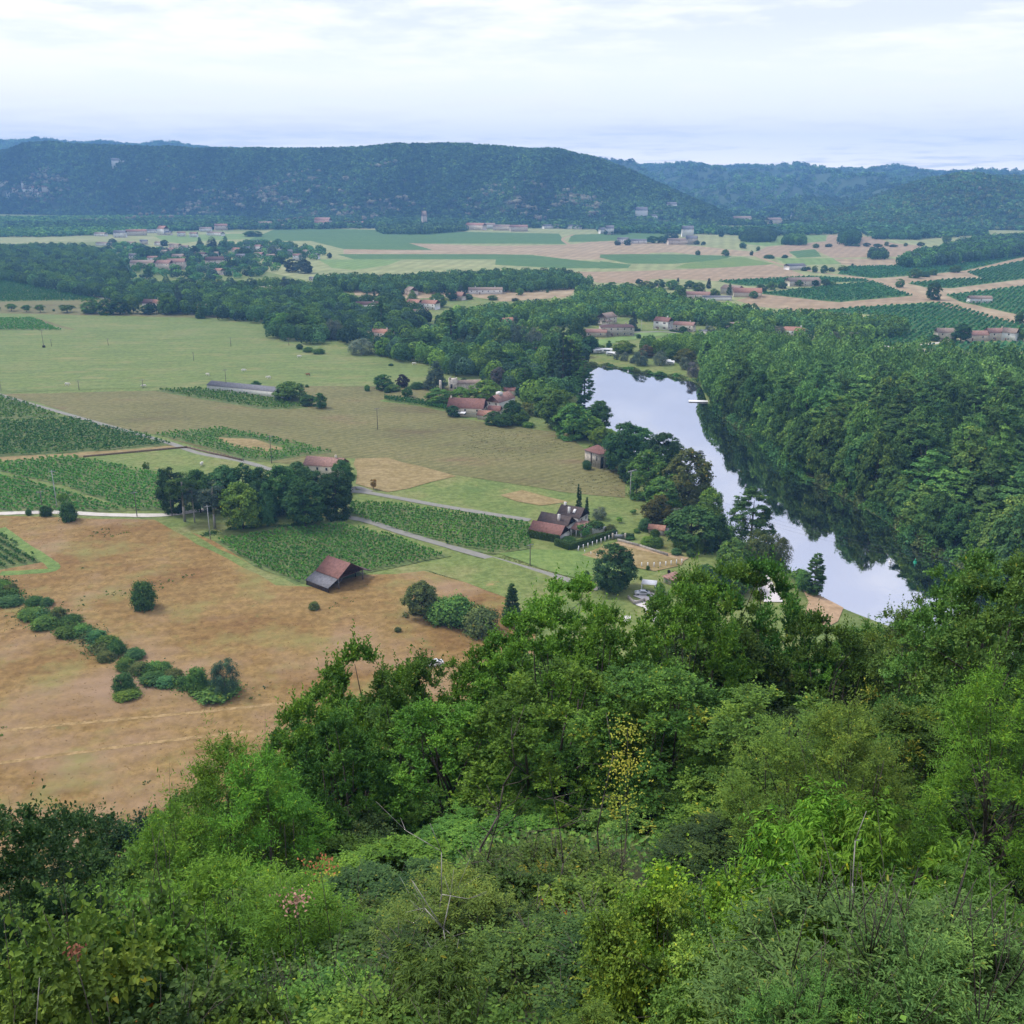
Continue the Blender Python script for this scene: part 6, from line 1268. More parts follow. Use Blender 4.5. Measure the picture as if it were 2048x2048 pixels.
T('G', 690, 1020, 870, 110, 'conifer', 'dark conifer between the wide tree and the poplar by the water', 'deep'); T('G', 815, 990, 765, 190, 'poplar', 'large airy poplar standing over the water', 'dark'); T('G', 860, 1090, 935, 150, 'willow', 'weeping willow with a yellow crown at the water edge', (.11, .14, .045))
T('G', 930, 1095, 950, 100, 'willow', 'drooping green willow right of the yellow crowned one', 'olive'); T('G', 840, 1060, 980, 120, 'broad', 'dark tree in front of the yellow crowned willow', 'dark'); T('G', 740, 1100, 975, 140, 'broad', 'bright bushy tree left of the yellow crowned willow', 'green')
T('G', 760, 1180, 1060, 160, 'broad', 'bushy tree in front of the bright bushy tree', 'green'); T('G', 690, 1210, 1070, 100, 'conifer', 'blue green conifer behind the near foliage', 'blue'); T('G', 640, 1180, 1080, 120, 'broad', 'dark tree beside the blue green conifer', 'dark')
T('G', 1075, 1200, 1030, 80, 'lombardy', 'slim dark tree standing alone at the water edge', 'dark', name='riverside_tree', cat='tree'); T('G', 1030, 1180, 1095, 60, 'bush', 'leafy sapling left of the slim tree at the water edge', 'green')
T('G', 30, 520, 365, 150, 'broad', 'round tree above the fallow field, nearest the farm drive', 'green'); T('G', 95, 560, 420, 150, 'broad', 'round tree second along the fallow field edge', 'green'); T('G', 150, 560, 470, 130, 'broad', 'bright green round tree at the fallow field edge', 'fresh')
T('G', 195, 520, 410, 110, 'broad', 'dark tree with ragged top against the water', 'dark'); T('G', 205, 600, 515, 90, 'broad', 'fresh green tree left of the derelict house', 'fresh'); T('G', 360, 620, 515, 150, 'broad', 'dark crown showing against the bright water', 'dark'); T('G', 500, 640, 575, 90, 'broad', 'ragged dark crown farthest out over the water', 'dark')
T('G', 255, 640, 545, 90, 'broad', 'dark small tree behind the roof of the derelict house', 'dark'); T('G', 330, 740, 640, 110, 'broad', 'dark tree between the derelict house and the pylon', 'deep'); T('G', 150, 690, 650, 40, 'bush', 'dark bush at the left corner of the derelict house', 'dark')
# poplar row at the bend
series('F', [(900, 440, 195, 90), (980, 450, 300, 70), (1040, 450, 290, 70), (1340, 730, 520, 100), (1420, 700, 540, 90), (1500, 680, 400, 80), (1560, 700, 280, 95), (1650, 700, 390, 85), (1690, 760, 510, 110)], 'tall columnar poplar', 'of the poplars at the river bend', 'columnar poplars at the river bend', 'lombardy', ['dark', 'blue', 'green', 'dark', 'teal'])
T('F', 1600, 690, 380, 150, 'poplar', 'pale yellowish poplar between the dark columnar ones', (.085, .12, .05)); T('F', 485, 360, 140, 55, 'lombardy', 'single slender dark poplar right of the white house in the wood', 'deep')
# trees round the farm
series('F', [(495, 680, 590, 120), (555, 690, 650, 90), (520, 700, 665, 40, 'bush'), (640, 725, 665, 65), (700, 675, 635, 90, 'bush'), (400, 690, 650, 36, 'bush'), (42, 668, 650, 24, 'bush')], 'dark green tree or bush', 'along the meadow fence', 'trees along the meadow fence', 'broad', ['dark', 'green', 'dark'])
T('F', 610, 665, 590, 80, 'broad', 'purple leaved round tree beside the meadow', 'purple'); T('F', 810, 680, 510, 150, 'conifer', 'large blue grey conifer beside the ruined tower', 'bluegrey')
T('F', 830, 770, 670, 160, 'broad', 'round walnut left of the farmhouse', 'green'); T('F', 955, 760, 665, 110, 'broad', 'fresh green walnut between ruin and farmhouse', 'fresh'); T('F', 1100, 750, 625, 190, 'broad', 'widest walnut tree behind the farmhouse roof', 'fresh')
T('F', 915, 840, 775, 90, 'broad', 'dark bush tree at the front left corner of the farmhouse', 'deep'); T('F', 1260, 880, 745, 130, 'broad', 'dark tree right of the white gabled wing', 'deep'); T('F', 1150, 885, 810, 110, 'broad', 'dark rounded tree in front of the orange annex', 'dark')
T('F', 1210, 900, 820, 110, 'broad', 'dark green tree in the middle of the farm garden', 'dark'); T('F', 1310, 890, 800, 110, 'broad', 'tree with yellow blossom tufts in the farm garden', 'green'); T('F', 1355, 905, 870, 70, 'bush', 'bright round bush at the farm drive', 'fresh'); T('F', 1350, 830, 755, 90, 'willow', 'pale yellow bush behind the farm garden', 'yellow')
T('F', 1500, 800, 670, 230, 'broad', 'broad bright tree between the farm and the river', 'green'); T('F', 1430, 840, 760, 100, 'broad', 'round tree at the end of the farm drive', 'dark'); T('F', 1570, 900, 780, 170, 'broad', 'broad tree at the corner of the fallow field', 'dark'); T('F', 1680, 950, 850, 150, 'broad', 'fresh green tree above the derelict house', 'fresh')
T('F', 1790, 860, 750, 110, 'broad', 'dark tree with fine outer twigs by the bright water', 'dark'); T('F', 1820, 1000, 910, 150, 'broad', 'fresh green crown just behind the derelict house', 'fresh')
T('F', 365, 470, 370, 165, 'willow', 'large round silvery willow in front of the orange roofed house', 'grey'); T('F', 500, 480, 370, 110, 'broad', 'bright green tree right of the silvery willow', 'fresh'); T('F', 560, 490, 440, 80, 'broad', 'green tree at the meadow corner by the silvery willow', 'green')
T('F', 650, 480, 350, 150, 'broad', 'large dark round tree above the meadow', 'dark'); T('F', 750, 470, 330, 130, 'broad', 'big green tree right of the large dark round one', 'dark'); T('F', 860, 500, 420, 100, 'broad', 'yellow green tree above the upper meadow', 'fresh'); T('F', 750, 525, 470, 70, 'broad', 'round bush tree at the upper meadow edge', 'green')
T('F', 200, 380, 270, 130, 'willow', 'grey green rounded willow at the wood edge left of the orange house', 'grey'); T('F', 540, 540, 525, 30, 'bush', 'small dark bush at the foot of the meadow pole', 'deep'); T('F', 975, 640, 610, 40, 'bush', 'round dark bush behind the ruined tower', 'dark')
series('F', [(1310, 480, 300, 120, 'willow', 'bluegrey'), (1400, 470, 310, 120, 'willow', 'grey'), (1200, 470, 310, 150), (1100, 480, 330, 120), (1160, 600, 440, 190), (1280, 600, 450, 180), (1010, 580, 510, 110), (940, 560, 470, 100), (1450, 420, 330, 100), (1280, 430, 240, 90, 'conifer', 'bluegrey'), (1060, 590, 520, 90), (1220, 620, 560, 130)],
       'large rounded riverside tree', 'in the wood by the poplars', 'large trees of the left bank wood', 'broad', ['dark', 'green', 'fresh', 'teal'])
T('F', 1180, 650, 545, 90, 'broad', 'half dead grey tree in the riverside thicket', (.14, .13, .11)); T('F', 1640, 440, 255, 120, 'broad', 'dense dark round tree behind the tallest poplar', 'dark'); T('F', 1720, 460, 360, 110, 'broad', 'dark low tree by the campsite', 'deep')
# far bank planting
S_ = [(500, 820, 715, 90, 'willow', 'grey'), (610, 840, 715, 130, 'willow', 'grey'), (840, 900, 690, 240, 'willow', 'bluegrey'), (930, 790, 615, 220, 'broad', 'dry'), (1100, 900, 700, 200, 'willow', 'grey'), (1440, 860, 670, 300, 'broad', 'yellow'), (1450, 960, 780, 170, 'willow', 'grey'), (1560, 1060, 850, 200, 'willow', (.16, .16, .15)),
      (1740, 1060, 575, 180, 'lombardy', 'deep'), (600, 730, 560, 330, 'broad', 'fresh'), (270, 690, 610, 140, 'broad', 'green'), (400, 690, 560, 90, 'broad', 'dark'), (1850, 1000, 750, 140, 'broad', 'green'), (1230, 830, 660, 180, 'broad', 'green'), (720, 870, 790, 80, 'bush', 'grey')]
LS = ['leftmost of the small round silver willows on the far bank', 'round silver willow second from the left on the far bank', 'largest blue grey willow on the far bank', 'straw coloured dying tree on the far bank', 'wispy pale willow above the landing stage', 'round yellow green tree on the far bank', 'grey green willow at the right end of the far bank',
      'grey nearly leafless willow leaning over the water', 'dark narrow tree where the far bank meets the wood', 'bright green garden tree behind the silver willows', 'bright bush above the caravans', 'small dark tree left of the bright garden tree', 'green tree right of the dark narrow one', 'green tree behind the wispy pale willow', 'small silver bush between the willows']
for r_, lb in zip(S_, LS): T('S', *r_[:4], r_[4], lb, r_[5], 'trees along the far bank')
T('S', 730, 410, 150, 140, 'conifer', 'blue spruce on the far bank beside the concrete pole', 'bluegrey'); T('S', 60, 370, 160, 130, 'conifer', 'dark conifer left of the old stone house', 'dark'); T('S', 180, 340, 190, 170, 'broad', 'bright round tree behind the low stone barn', 'green')
T('S', 90, 680, 510, 220, 'broad', 'dark tree above the caravans at the left', 'deep'); T('S', 810, 530, 465, 70, 'bush', 'small round bush on the far bank lawn', 'dark'); T('S', 1420, 440, 360, 110, 'broad', 'round bush in front of the peach coloured villa', 'dark'); T('S', 1790, 460, 350, 170, 'willow', 'silvery round tree right of the villas', 'grey')
T('D', 565, 940, 890, 70, 'broad', 'dark round tree left of the small plantation house', 'dark'); T('D', 665, 935, 890, 55, 'broad', 'dark round tree right of the small plantation house', 'dark'); T('D', 808, 955, 915, 75, 'willow', 'pale willow left of the orange hipped roof', 'grey'); T('D', 1060, 1005, 940, 65, 'willow', 'silvery tree, left of two by the bend in the lane', 'grey'); T('D', 1140, 1008, 942, 100, 'willow', 'silvery tree, right of two by the bend in the lane', 'grey')
# plain
T('D', 1640, 990, 905, 85, 'broad', 'big round dark tree between the cream and pink farmhouses', 'deep'); T('D', 1525, 985, 955, 45, 'broad', 'bushy tree left of the cream house by the lane', 'dark'); T('D', 1900, 980, 925, 70, 'broad', 'leafy tree at the right end of the walled farm', 'green')
T('D', 1517, 797, 710, 65, 'broad', 'tall lone tree at the dirt crossroads', 'dark'); T('D', 1365, 740, 700, 45, 'broad', 'smaller lone tree left of the crossroads', 'green'); T('D', 1620, 672, 638, 50, 'broad', 'round tree on the field edge above the crossroads', 'green'); T('D', 1595, 645, 620, 28, 'broad', 'smaller companion tree on the upper field edge', 'dark')
T('D', 1435, 697, 652, 60, 'broad', 'leafy tree, left of three in the roadside clump', 'green'); T('D', 1480, 692, 665, 50, 'bush', 'low tree, middle of three in the roadside clump', 'dark'); T('D', 1518, 685, 655, 36, 'broad', 'small tree, right of three in the roadside clump', 'green'); T('D', 1912, 905, 850, 50, 'broad', 'tree at the right edge where the track leaves the view', 'dark')
series('D', [(445, 593, 570, 26), (572, 597, 566, 36), (650, 562, 535, 32), (690, 595, 572, 18), (720, 573, 552, 18), (552, 510, 482, 28), (770, 608, 590, 50, 'bush'), (842, 606, 590, 30, 'bush'), (983, 560, 540, 30), (1042, 556, 540, 34), (1150, 642, 630, 12, 'bush'), (1578, 535, 502, 40), (1460, 552, 532, 34), (1305, 552, 530, 20), (1392, 553, 537, 18)],
       'small dark tree', 'standing in the far fields', 'lone trees of the far fields', 'broad', ['dark', 'deep', 'green'])
series('D', [(1130, 552, 540, 40), (1165, 553, 542, 40), (1215, 554, 536, 34), (1265, 555, 540, 40), (1335, 556, 544, 40)], 'dark bush', 'in the thin hedge across the pink stubble', 'bushes of the thin far hedge', 'broad', ['deep', 'dark'])
series('D', [(780, 750, 712, 50), (735, 760, 725, 50), (830, 745, 715, 50), (868, 730, 698, 34), (905, 735, 705, 40), (980, 735, 705, 34), (1028, 732, 700, 40), (1060, 730, 712, 34)], 'dark tree', 'in the ring round the pale farmhouse', 'trees round the pale farmhouse', 'broad', ['dark', 'green', 'deep'])
series('D', [(930, 665, 645, 34), (978, 672, 640, 30), (1020, 675, 638, 34), (1055, 668, 648, 34), (1105, 665, 640, 50), (950, 660, 645, 24)], 'dark roadside tree', 'right of the white farm shed', 'roadside trees by the farm shed', 'broad', ['dark', 'deep', 'green'])
series('D', [(590, 775, 720, 34, 'conifer'), (495, 745, 698, 24, 'cypress'), (700, 790, 755, 40), (355, 715, 695, 14, 'cypress'), (177, 725, 700, 34), (270, 745, 702, 60), (330, 750, 705, 60), (405, 745, 708, 50), (450, 760, 715, 60), (210, 770, 710, 80), (130, 765, 715, 70), (50, 770, 715, 80), (520, 790, 745, 50), (360, 790, 730, 60)],
       'dark farm tree', 'along the upper edge of the valley plantation', 'trees above the valley plantation', 'broad', ['dark', 'green', 'deep', 'green'])
series('D', [(80, 548, 525, 34), (125, 548, 520, 34), (240, 538, 505, 60), (290, 538, 502, 60), (330, 520, 490, 60), (205, 480, 448, 36), (440, 545, 525, 30), (470, 548, 530, 22), (60, 498, 475, 60), (110, 500, 478, 40), (25, 500, 478, 20)], 'far dark tree', 'round the farms near the valley mouth', 'trees round the far farms', 'broad', ['dark', 'deep', 'blue'])
series('W', [(362, 88, 40, 50), (265, 92, 45, 26, 'conifer'), (208, 90, 50, 26, 'conifer'), (322, 92, 55, 34), (465, 85, 40, 60), (562, 120, 40, 90, 'conifer'), (460, 140, 75, 90), (1390, 78, 22, 60), (1478, 55, 18, 30), (1602, 60, 30, 26), (935, 90, 0, 80, 'conifer', 'bluegrey'), (760, 170, 60, 130), (860, 120, 30, 90), (990, 110, 68, 80), (1180, 115, 78, 90), (1355, 125, 100, 60), (590, 190, 140, 100), (245, 250, 200, 80, 'bush'), (140, 215, 140, 90)],
       'garden tree', 'round the mid valley houses', 'garden trees of the middle valley', 'broad', ['fresh', 'dark', 'green', 'deep'])
series('B', [(65, 1028, 985, 60), (147, 1033, 992, 56), (222, 1035, 990, 60), (370, 1035, 990, 90), (-5, 1025, 1000, 20), (297, 1028, 1015, 14, 'bush')], 'round fruit tree', 'in the row along the vine plot', 'row of fruit trees', 'orchard', ['dark', 'green'])
series('B', [(500, 1040, 955, 110), (590, 1045, 960, 100), (665, 1045, 950, 110), (735, 1040, 950, 70), (790, 970, 915, 80), (815, 1045, 990, 80), (935, 1045, 925, 110), (990, 1010, 880, 60, 'conifer', 'bluegrey'), (1110, 1068, 980, 60, 'conifer', 'dark'), (1030, 1030, 990, 80, 'bush')], 'edge tree', 'where the meadow meets the wood', 'trees at the meadow edge', 'broad', ['green', 'dark', 'deep'])
series('B', [(1560, 1160, 1035, 130), (1650, 1165, 1030, 140), (1720, 1165, 1045, 110), (1500, 1140, 1040, 90), (1845, 1180, 1070, 120, 'willow', 'grey'), (1620, 1110, 1000, 130)], 'dense tree', 'in the clump that juts into the meadow', 'clump jutting into the meadow', 'broad', ['dark', 'green', 'teal'])
series('E', [(1655, 410, 378, 40, 'bush'), (1700, 425, 395, 60, 'bush'), (1760, 435, 405, 70, 'bush'), (1595, 690, 590, 180), (1700, 720, 660, 90), (1770, 735, 650, 75), (1415, 625, 583, 60), (1370, 618, 600, 40, 'bush'), (1335, 615, 600, 24, 'bush')], 'shrub or small tree', 'by the low shed and meadow', 'shrubs round the long low shed', 'broad', ['dark', 'green'])
# village trees that stand out
series('O', [(890, 250, 172, 60, 'conifer'), (985, 270, 165, 80, 'lombardy'), (1090, 270, 162, 90, 'conifer'), (290, 470, 345, 90, 'conifer'), (490, 480, 385, 70, 'conifer'), (1550, 610, 475, 130, 'conifer', 'bluegrey'), (1270, 470, 395, 60, 'conifer'), (960, 500, 420, 60, 'conifer'), (545, 350, 245, 80), (450, 350, 250, 100), (490, 345, 240, 80), (215, 235, 180, 70), (615, 240, 190, 60),
      (1300, 165, 120, 160), (1245, 390, 325, 100), (1500, 380, 320, 100), (1450, 320, 230, 70, 'broad', 'grey'), (1600, 440, 340, 130, 'broad', 'bluegrey'), (1700, 450, 340, 130, 'broad', 'bluegrey'), (1890, 335, 290, 40), (1140, 420, 345, 90), (795, 400, 360, 90), (750, 570, 520, 90, 'broad', 'bluegrey'), (850, 320, 235, 80), (1000, 320, 245, 90), (1230, 330, 250, 110), (1560, 320, 240, 90), (1660, 330, 270, 110)],
       'taller dark tree', 'above the village roofs', 'tall trees of the village', 'broad', ['deep', 'dark', 'teal'])
# ---------------------------------------------------------------- near hillside
kind('oak', True, 4, H=15, W=10.5, z0=1.5, prof='dome', nclump=190, cr=.72, twigs=30, ltw=7, twl=.5, ll=.20, lw=.13, up=.8, inner=.5, trunk_r=.2, sticks=70, stems=2, name='oak_tree', cat='oak')
kind('ash', True, 3, H=11, W=8, z0=1.0, prof='egg', nclump=120, cr=.8, twigs=26, ltw=10, twl=.75, ll=.20, lw=.055, up=.7, droop=.32, lat=.85, inner=.35, trunk_r=.13, sticks=60, stems=3, name='ash_tree', cat='ash')
kind('small', True, 4, H=13, W=9, z0=.5, prof='dome', nclump=210, cr=.68, twigs=32, ltw=7, twl=.45, ll=.16, lw=.105, up=.5, inner=.4, trunk_r=.14, sticks=80, stems=3, tintv=.3, name='maple_tree', cat='tree', autumn=.02, yellow=(3.0, 1.6, 1.2))
kind('thorn', True, 3, H=4.6, W=5.2, z0=.1, prof='dome', nclump=110, cr=.48, twigs=30, ltw=7, twl=.45, ll=.095, lw=.06, up=.7, inner=.4, hi=True, trunk_r=.06, sticks=170, stems=4, tintv=.3, name='thorn_shrub', cat='shrub', autumn=.03, yellow=(3.2, 1.7, .8))
kind('dogwood', True, 3, H=5, W=5.2, z0=.1, prof='dome', nclump=105, cr=.50, twigs=26, ltw=7, twl=.42, ll=.125, lw=.09, up=.5, droop=.3, inner=.4, hi=True, trunk_r=.05, sticks=80, stems=4, tintv=.25, name='dogwood_shrub', cat='shrub', autumn=.02, yellow=(5.0, .9, .5))
kind('walnut', True, 2, H=4.6, W=6, z0=.3, prof='dome', nclump=60, cr=.8, twigs=16, ltw=13, twl=.62, ll=.21, lw=.07, up=.35, droop=.55, lat=1.0, inner=.3, hi=True, trunk_r=.08, sticks=30, stems=3, tintv=.2, name='walnut_sapling', cat='walnut')
kind('sallow', True, 2, H=2.6, W=4.8, z0=.05, prof='dome', nclump=70, cr=.5, twigs=34, ltw=12, twl=.55, ll=.11, lw=.034, up=.8, inner=.3, hi=True, trunk_r=.05, sticks=110, stems=5, tintv=.22, name='sallow_shrub', cat='shrub')
kind('vine', True, 2, H=2.8, W=4.4, z0=.05, prof='dome', nclump=80, cr=.5, twigs=34, ltw=8, twl=.38, ll=.085, lw=.06, up=.5, droop=.4, inner=.45, hi=True, trunk_r=.04, sticks=40, stems=4, tintv=.28, name='creeper_shrub', cat='shrub', autumn=.10, yellow=(1.6, 1.35, .8))
NC = {'oak': (0.110, 0.245, 0.029), 'oakd': (0.073, 0.167, 0.026), 'ash': (0.115, 0.251, 0.026), 'ashl': (0.146, 0.251, 0.038), 'small': (0.094, 0.193, 0.032), 'smalld': (0.044, 0.089, 0.025), 'smallg': (0.104, 0.204, 0.042), 'thorn': (0.084, 0.162, 0.032), 'thornd': (0.048, 0.099, 0.025),
      'dog': (0.063, 0.136, 0.029), 'dogf': (0.120, 0.214, 0.033), 'wal': (0.120, 0.245, 0.025), 'sal': (0.115, 0.214, 0.055), 'yel': (0.157, 0.261, 0.024), 'pinkd': (0.078, 0.136, 0.033)}
SILX = [-100, 0, 60, 160, 300, 400, 520, 640, 730, 900, 1000, 1120, 1225, 1245, 1335, 1355, 1500, 1620, 1750, 1900, 1960, 2048, 2200]
SILY = [1720, 1715, 1690, 1610, 1620, 1500, 1470, 1410, 1310, 1310, 1240, 1175, 1215, 1290, 1290, 1140, 1125, 1225, 1235, 1225, 1120, 1090, 1090]
NEAR = []
def near(px, top, r, wd, kd, colr, label=None, group=None):
    """tree on the slope at azimuth of px, ground distance r, crown top at photo row top"""
    dx, dy, _ = ray(px, top); a = math.atan2(dx, dy); x, y = r*math.sin(a), r*math.cos(a)
    c = (1024-top)/FPX; zt = CAMH+y*(c*CP-SP)/(CP+c*SP); zb = float(slope_z(x, y)); h = zt-zb
    NEAR.append([px, x, y, zb, h, wd, kd, colr, label, group])
# trees that make the skyline of the slope (photo pixels, distance, crown width)
near(1130, 1150, 44, 8.5, 'oak', 'oak', 'big bright green oak standing highest in the middle of the hillside'); near(1050, 1225, 41, 7, 'oak', 'oak', 'bright oak just left of the highest one on the hillside')
near(950, 1275, 42, 6, 'oak', 'oak', 'oak with a ragged top behind the white car gap'); near(1205, 1195, 40, 5, 'oak', 'oak', 'bright oak just right of the highest one on the hillside')
near(735, 1262, 44, 8, 'oak', 'oak', 'oak rising alone against the dry field left of the car gap'); near(800, 1300, 42, 5.5, 'oak', 'oakd', 'darker oak leaning on the one left of the car gap')
near(1440, 1108, 50, 6, 'oak', 'small', 'dull green oak whose top covers the dark round riverside trees'); near(1388, 1150, 42, 4.6, 'oak', 'oak', 'leafy oak just right of the parked silver car'); near(1530, 1112, 50, 4.6, 'oak', 'oakd', 'narrow oak reaching up to the sandy river bank')
near(1470, 1230, 46, 7, 'small', 'small', 'dense maple left of the sandy river bank'); near(1660, 1222, 46, 6, 'oak', 'oakd', 'round topped oak just below the bright water')
near(1730, 1232, 50, 5, 'small', 'small', 'thin topped maple below the bright water'); near(1800, 1226, 48, 6.5, 'small', 'smallg', 'airy maple whose twigs cross the bright water'); near(1870, 1180, 44, 5, 'small', 'smallg', 'thin maple at the left foot of the tall right hand tree')
near(1950, 1078, 36, 5.5, 'oak', 'smallg', 'tall grey green oak reaching over the dark water'); near(2035, 1085, 34, 6, 'oak', 'smallg', 'tall grey green oak at the right edge of the view')
near(645, 1370, 40, 6, 'oak', 'oak', 'small bright oak against the dry field'); near(590, 1440, 42, 5, 'oak', 'oakd', 'low oak left of the small bright one against the dry field'); near(430, 1450, 34, 5.5, 'ash', 'ash', 'slender light green ash with feathery top against the dry field')
near(520, 1490, 32, 6, 'ash', 'ash', 'bushy light green ash right of the slender one'); near(360, 1590, 32, 5, 'ash', 'ash', 'light green ash in front of the dark thicket trees'); near(160, 1605, 50, 9, 'small', 'smalld', 'dark green tree at the field edge, left of two')
near(270, 1615, 50, 7, 'small', (.036, .085, .042), 'blackish green tree at the field edge, right of two'); near(60, 1690, 46, 7, 'small', 'smalld', 'low dark tree at the field edge under the left margin'); near(-30, 1560, 22, 2.5, 'small', 'smalld', 'leafy sprig of a near tree entering at the left margin')
near(690, 1420, 36, 6, 'oak', 'oakd', 'dark oak in the second line under the lone skyline oak'); near(900, 1400, 36, 7, 'oak', 'oak', 'broad oak in the second line under the car gap'); near(1120, 1330, 34, 8, 'oak', 'oak', 'broad bright oak under the highest one')
near(1320, 1320, 34, 7.5, 'small', 'small', 'dense maple in the second line below the silver car'); near(1560, 1380, 32, 7, 'small', 'small', 'wide dense maple in the middle right of the hillside'); near(1600, 1420, 24, 4, 'ash', 'ashl', 'bright feathery ash top, left of two on the right slope')
near(1720, 1395, 24, 4, 'ash', 'ashl', 'bright feathery ash top, right of two on the right slope'); near(1830, 1400, 30, 6, 'small', 'small', 'maple behind the bright feathery ash tops'); near(2035, 1310, 26, 4.0, 'ash', 'wal', 'bright yellow green ash top at the right margin')
# near shrubs with a look of their own
near(1690, 1580, 13.5, 3.0, 'walnut', 'wal', 'bright walnut sapling with long drooping leaflets, left of three'); near(1820, 1590, 13.0, 3.0, 'walnut', 'wal', 'bright walnut sapling with long drooping leaflets, middle of three'); near(1930, 1680, 12.0, 2.2, 'walnut', 'dogf', 'walnut sapling lower down, right of three')
near(1820, 1790, 8.2, 3.6, 'sallow', 'sal', 'grey green sallow shrub with narrow leaves filling the near right corner'); near(1990, 1830, 8.0, 2.4, 'sallow', 'sal', 'smaller grey green sallow at the right margin'); near(1660, 1930, 7.2, 1.6, 'sallow', 'smallg', 'low sallow shoot left of the big grey green one')
near(1400, 1700, 10.5, 2.1, 'vine', 'yel', 'yellow green creeper mound in the middle foreground'); near(1330, 1780, 9.6, 1.7, 'vine', (.12, .22, .03), 'lower yellow green creeper spreading left of the mound'); near(1480, 1860, 8.6, 2.0, 'vine', (.12, .20, .035), 'yellow spotted creeper right below the mound')
near(140, 1730, 15, 3.8, 'dogwood', 'dogf', 'bright leafy dogwood at the lower left'); near(270, 1800, 14, 2.8, 'dogwood', 'dogf', 'leafy dogwood beside the pale dead stem'); near(60, 1880, 12, 3.4, 'dogwood', 'dogf', 'dogwood with a reddish sprig at the left margin')
near(560, 1720, 18, 4.5, 'ash', 'ash', 'feathery ash thicket in the lower left middle'); near(420, 1700, 19, 4.5, 'ash', 'ash', 'feathery ash thicket with a forked stem'); near(900, 1720, 13, 3, 'ash', (.13, .19, .035), 'yellowish curling ash shoots in the middle foreground')
near(880, 1900, 9, 2.4, 'walnut', (.10, .17, .03), 'curled green shoots at the bottom middle'); near(420, 1965, 9.4, 1.4, 'dogwood', 'dogf', 'fresh green dogwood sprout near the bottom left')
near(1105, 1680, 16, 4.2, 'thorn', 'thorn', 'green thorn shrub at the foot of the grey twig tangle'); near(1190, 1760, 13, 3.4, 'dogwood', 'dogf', 'fresh green dogwood between the grey twigs and the yellow creeper'); near(1010, 1730, 13.5, 3.2, 'dogwood', 'dog', 'green dogwood left of the grey twigs')
near(1170, 2010, 6.4, 1.0, 'walnut', 'dogf', 'small fresh sprout at the bottom edge')
# the rest of the thicket
rg = np.random.RandomState(12); rr_ = 8.0; fill = []
while rr_ < 82:
    st = 1.35+rr_*.115; n_ = int(rr_*math.radians(64)/st)+1
    for i in range(n_):
        az = math.radians(-32)+math.radians(64)*(i+.5+rg.uniform(-.3, .3))/n_; r = rr_+rg.uniform(-.35, .35)*st; fill.append((r*math.sin(az), r*math.cos(az), r, st))
    rr_ += st*.86
for x, y, r, st in fill:
    zb = float(slope_z(x, y)); px, _, _ = proj((x, y, zb))
    sil = np.interp(px, SILX, SILY)+26; t = min(1, max(0, (56-r)/48)); row = sil+(1985-sil)*t**1.25+rg.uniform(-25, 70)
    if r > 56: row += (r-56)*2.2
    if 848 < px < 888 and r > 30: row = max(row, 1360)
    c = (1024-row)/FPX; h = CAMH+y*(c*CP-SP)/(CP+c*SP)-zb
    if h < .7: continue
    h = min(h, 15)
    left, right = px < 620, px > 1250
    if r < 19: kd = rg.choice(['thorn', 'dogwood', 'thorn', 'vine' if 1250 < px < 1600 else 'thorn'] if not left else ['dogwood', 'thorn', 'dogwood'])
    elif r < 27: kd = rg.choice(['thorn', 'small', 'ash' if left else 'small'])
    else: kd = rg.choice(['ash', 'small', 'ash']) if (left and r < 42) else rg.choice(['oak', 'small', 'oak']) if not right else rg.choice(['small', 'oak', 'small'])
    kd = str(kd); colr = {'thorn': ['thorn', 'thornd', 'thorn', 'small'], 'dogwood': ['dog', 'dogf', 'dog', 'thornd'], 'vine': ['yel', 'dogf'], 'small': ['small', 'smalld', 'smallg', 'small'], 'ash': ['ash', 'ash', 'ashl'], 'oak': ['oak', 'oakd', 'oak']}[kd]
    wd = st*rg.uniform(1.35, 1.75) if r < 30 else max(st*1.2, min(h*.8, st*1.6))
    NEAR.append([px, x, y, zb, h, wd, kd, colr[rg.randint(len(colr))], None, None])
LBL = {'oak': ('oak', 'oaks of the near slope'), 'small': ('small leaved maple', 'maples of the near slope'), 'ash': ('feathery ash', 'ashes of the near slope'), 'thorn': ('twiggy thorn shrub', 'thorn shrubs of the near thicket'),
       'dogwood': ('broad leaved dogwood', 'dogwoods of the near thicket'), 'vine': ('yellowish creeper', 'creepers of the near thicket')}
TONE = {'oak': 'bright green', 'oakd': 'darker green', 'small': 'mid green', 'smalld': 'dark green', 'smallg': 'grey green', 'ash': 'light green', 'ashl': 'pale green', 'thorn': 'green', 'thornd': 'blackish green', 'dog': 'green', 'dogf': 'fresh green', 'yel': 'yellow'}
def depthword(r): return 'nearest belt' if r < 12 else 'near belt' if r < 18 else 'middle belt' if r < 28 else 'upper belt' if r < 45 else 'far belt'
cnt = {}
for e in sorted(NEAR, key=lambda e: e[0]):
    px, x, y, zb, h, wd, kd, colr, lb, grp = e; r = math.hypot(x, y)
    if lb is None:
        key = (kd, colr, depthword(r)); cnt[key] = cnt.get(key, 0)+1
        lb = f'{TONE[colr]} {LBL[kd][0]}, {ORD[min(cnt[key]-1, 29)]} from the left in the {depthword(r)} of the slope'; grp = LBL[kd][1]
    k = K[kd]
    put_tree(kd, (x, y, zb-.15), h, wd, lb, grp, NC[colr] if isinstance(colr, str) else colr, jit=.14)
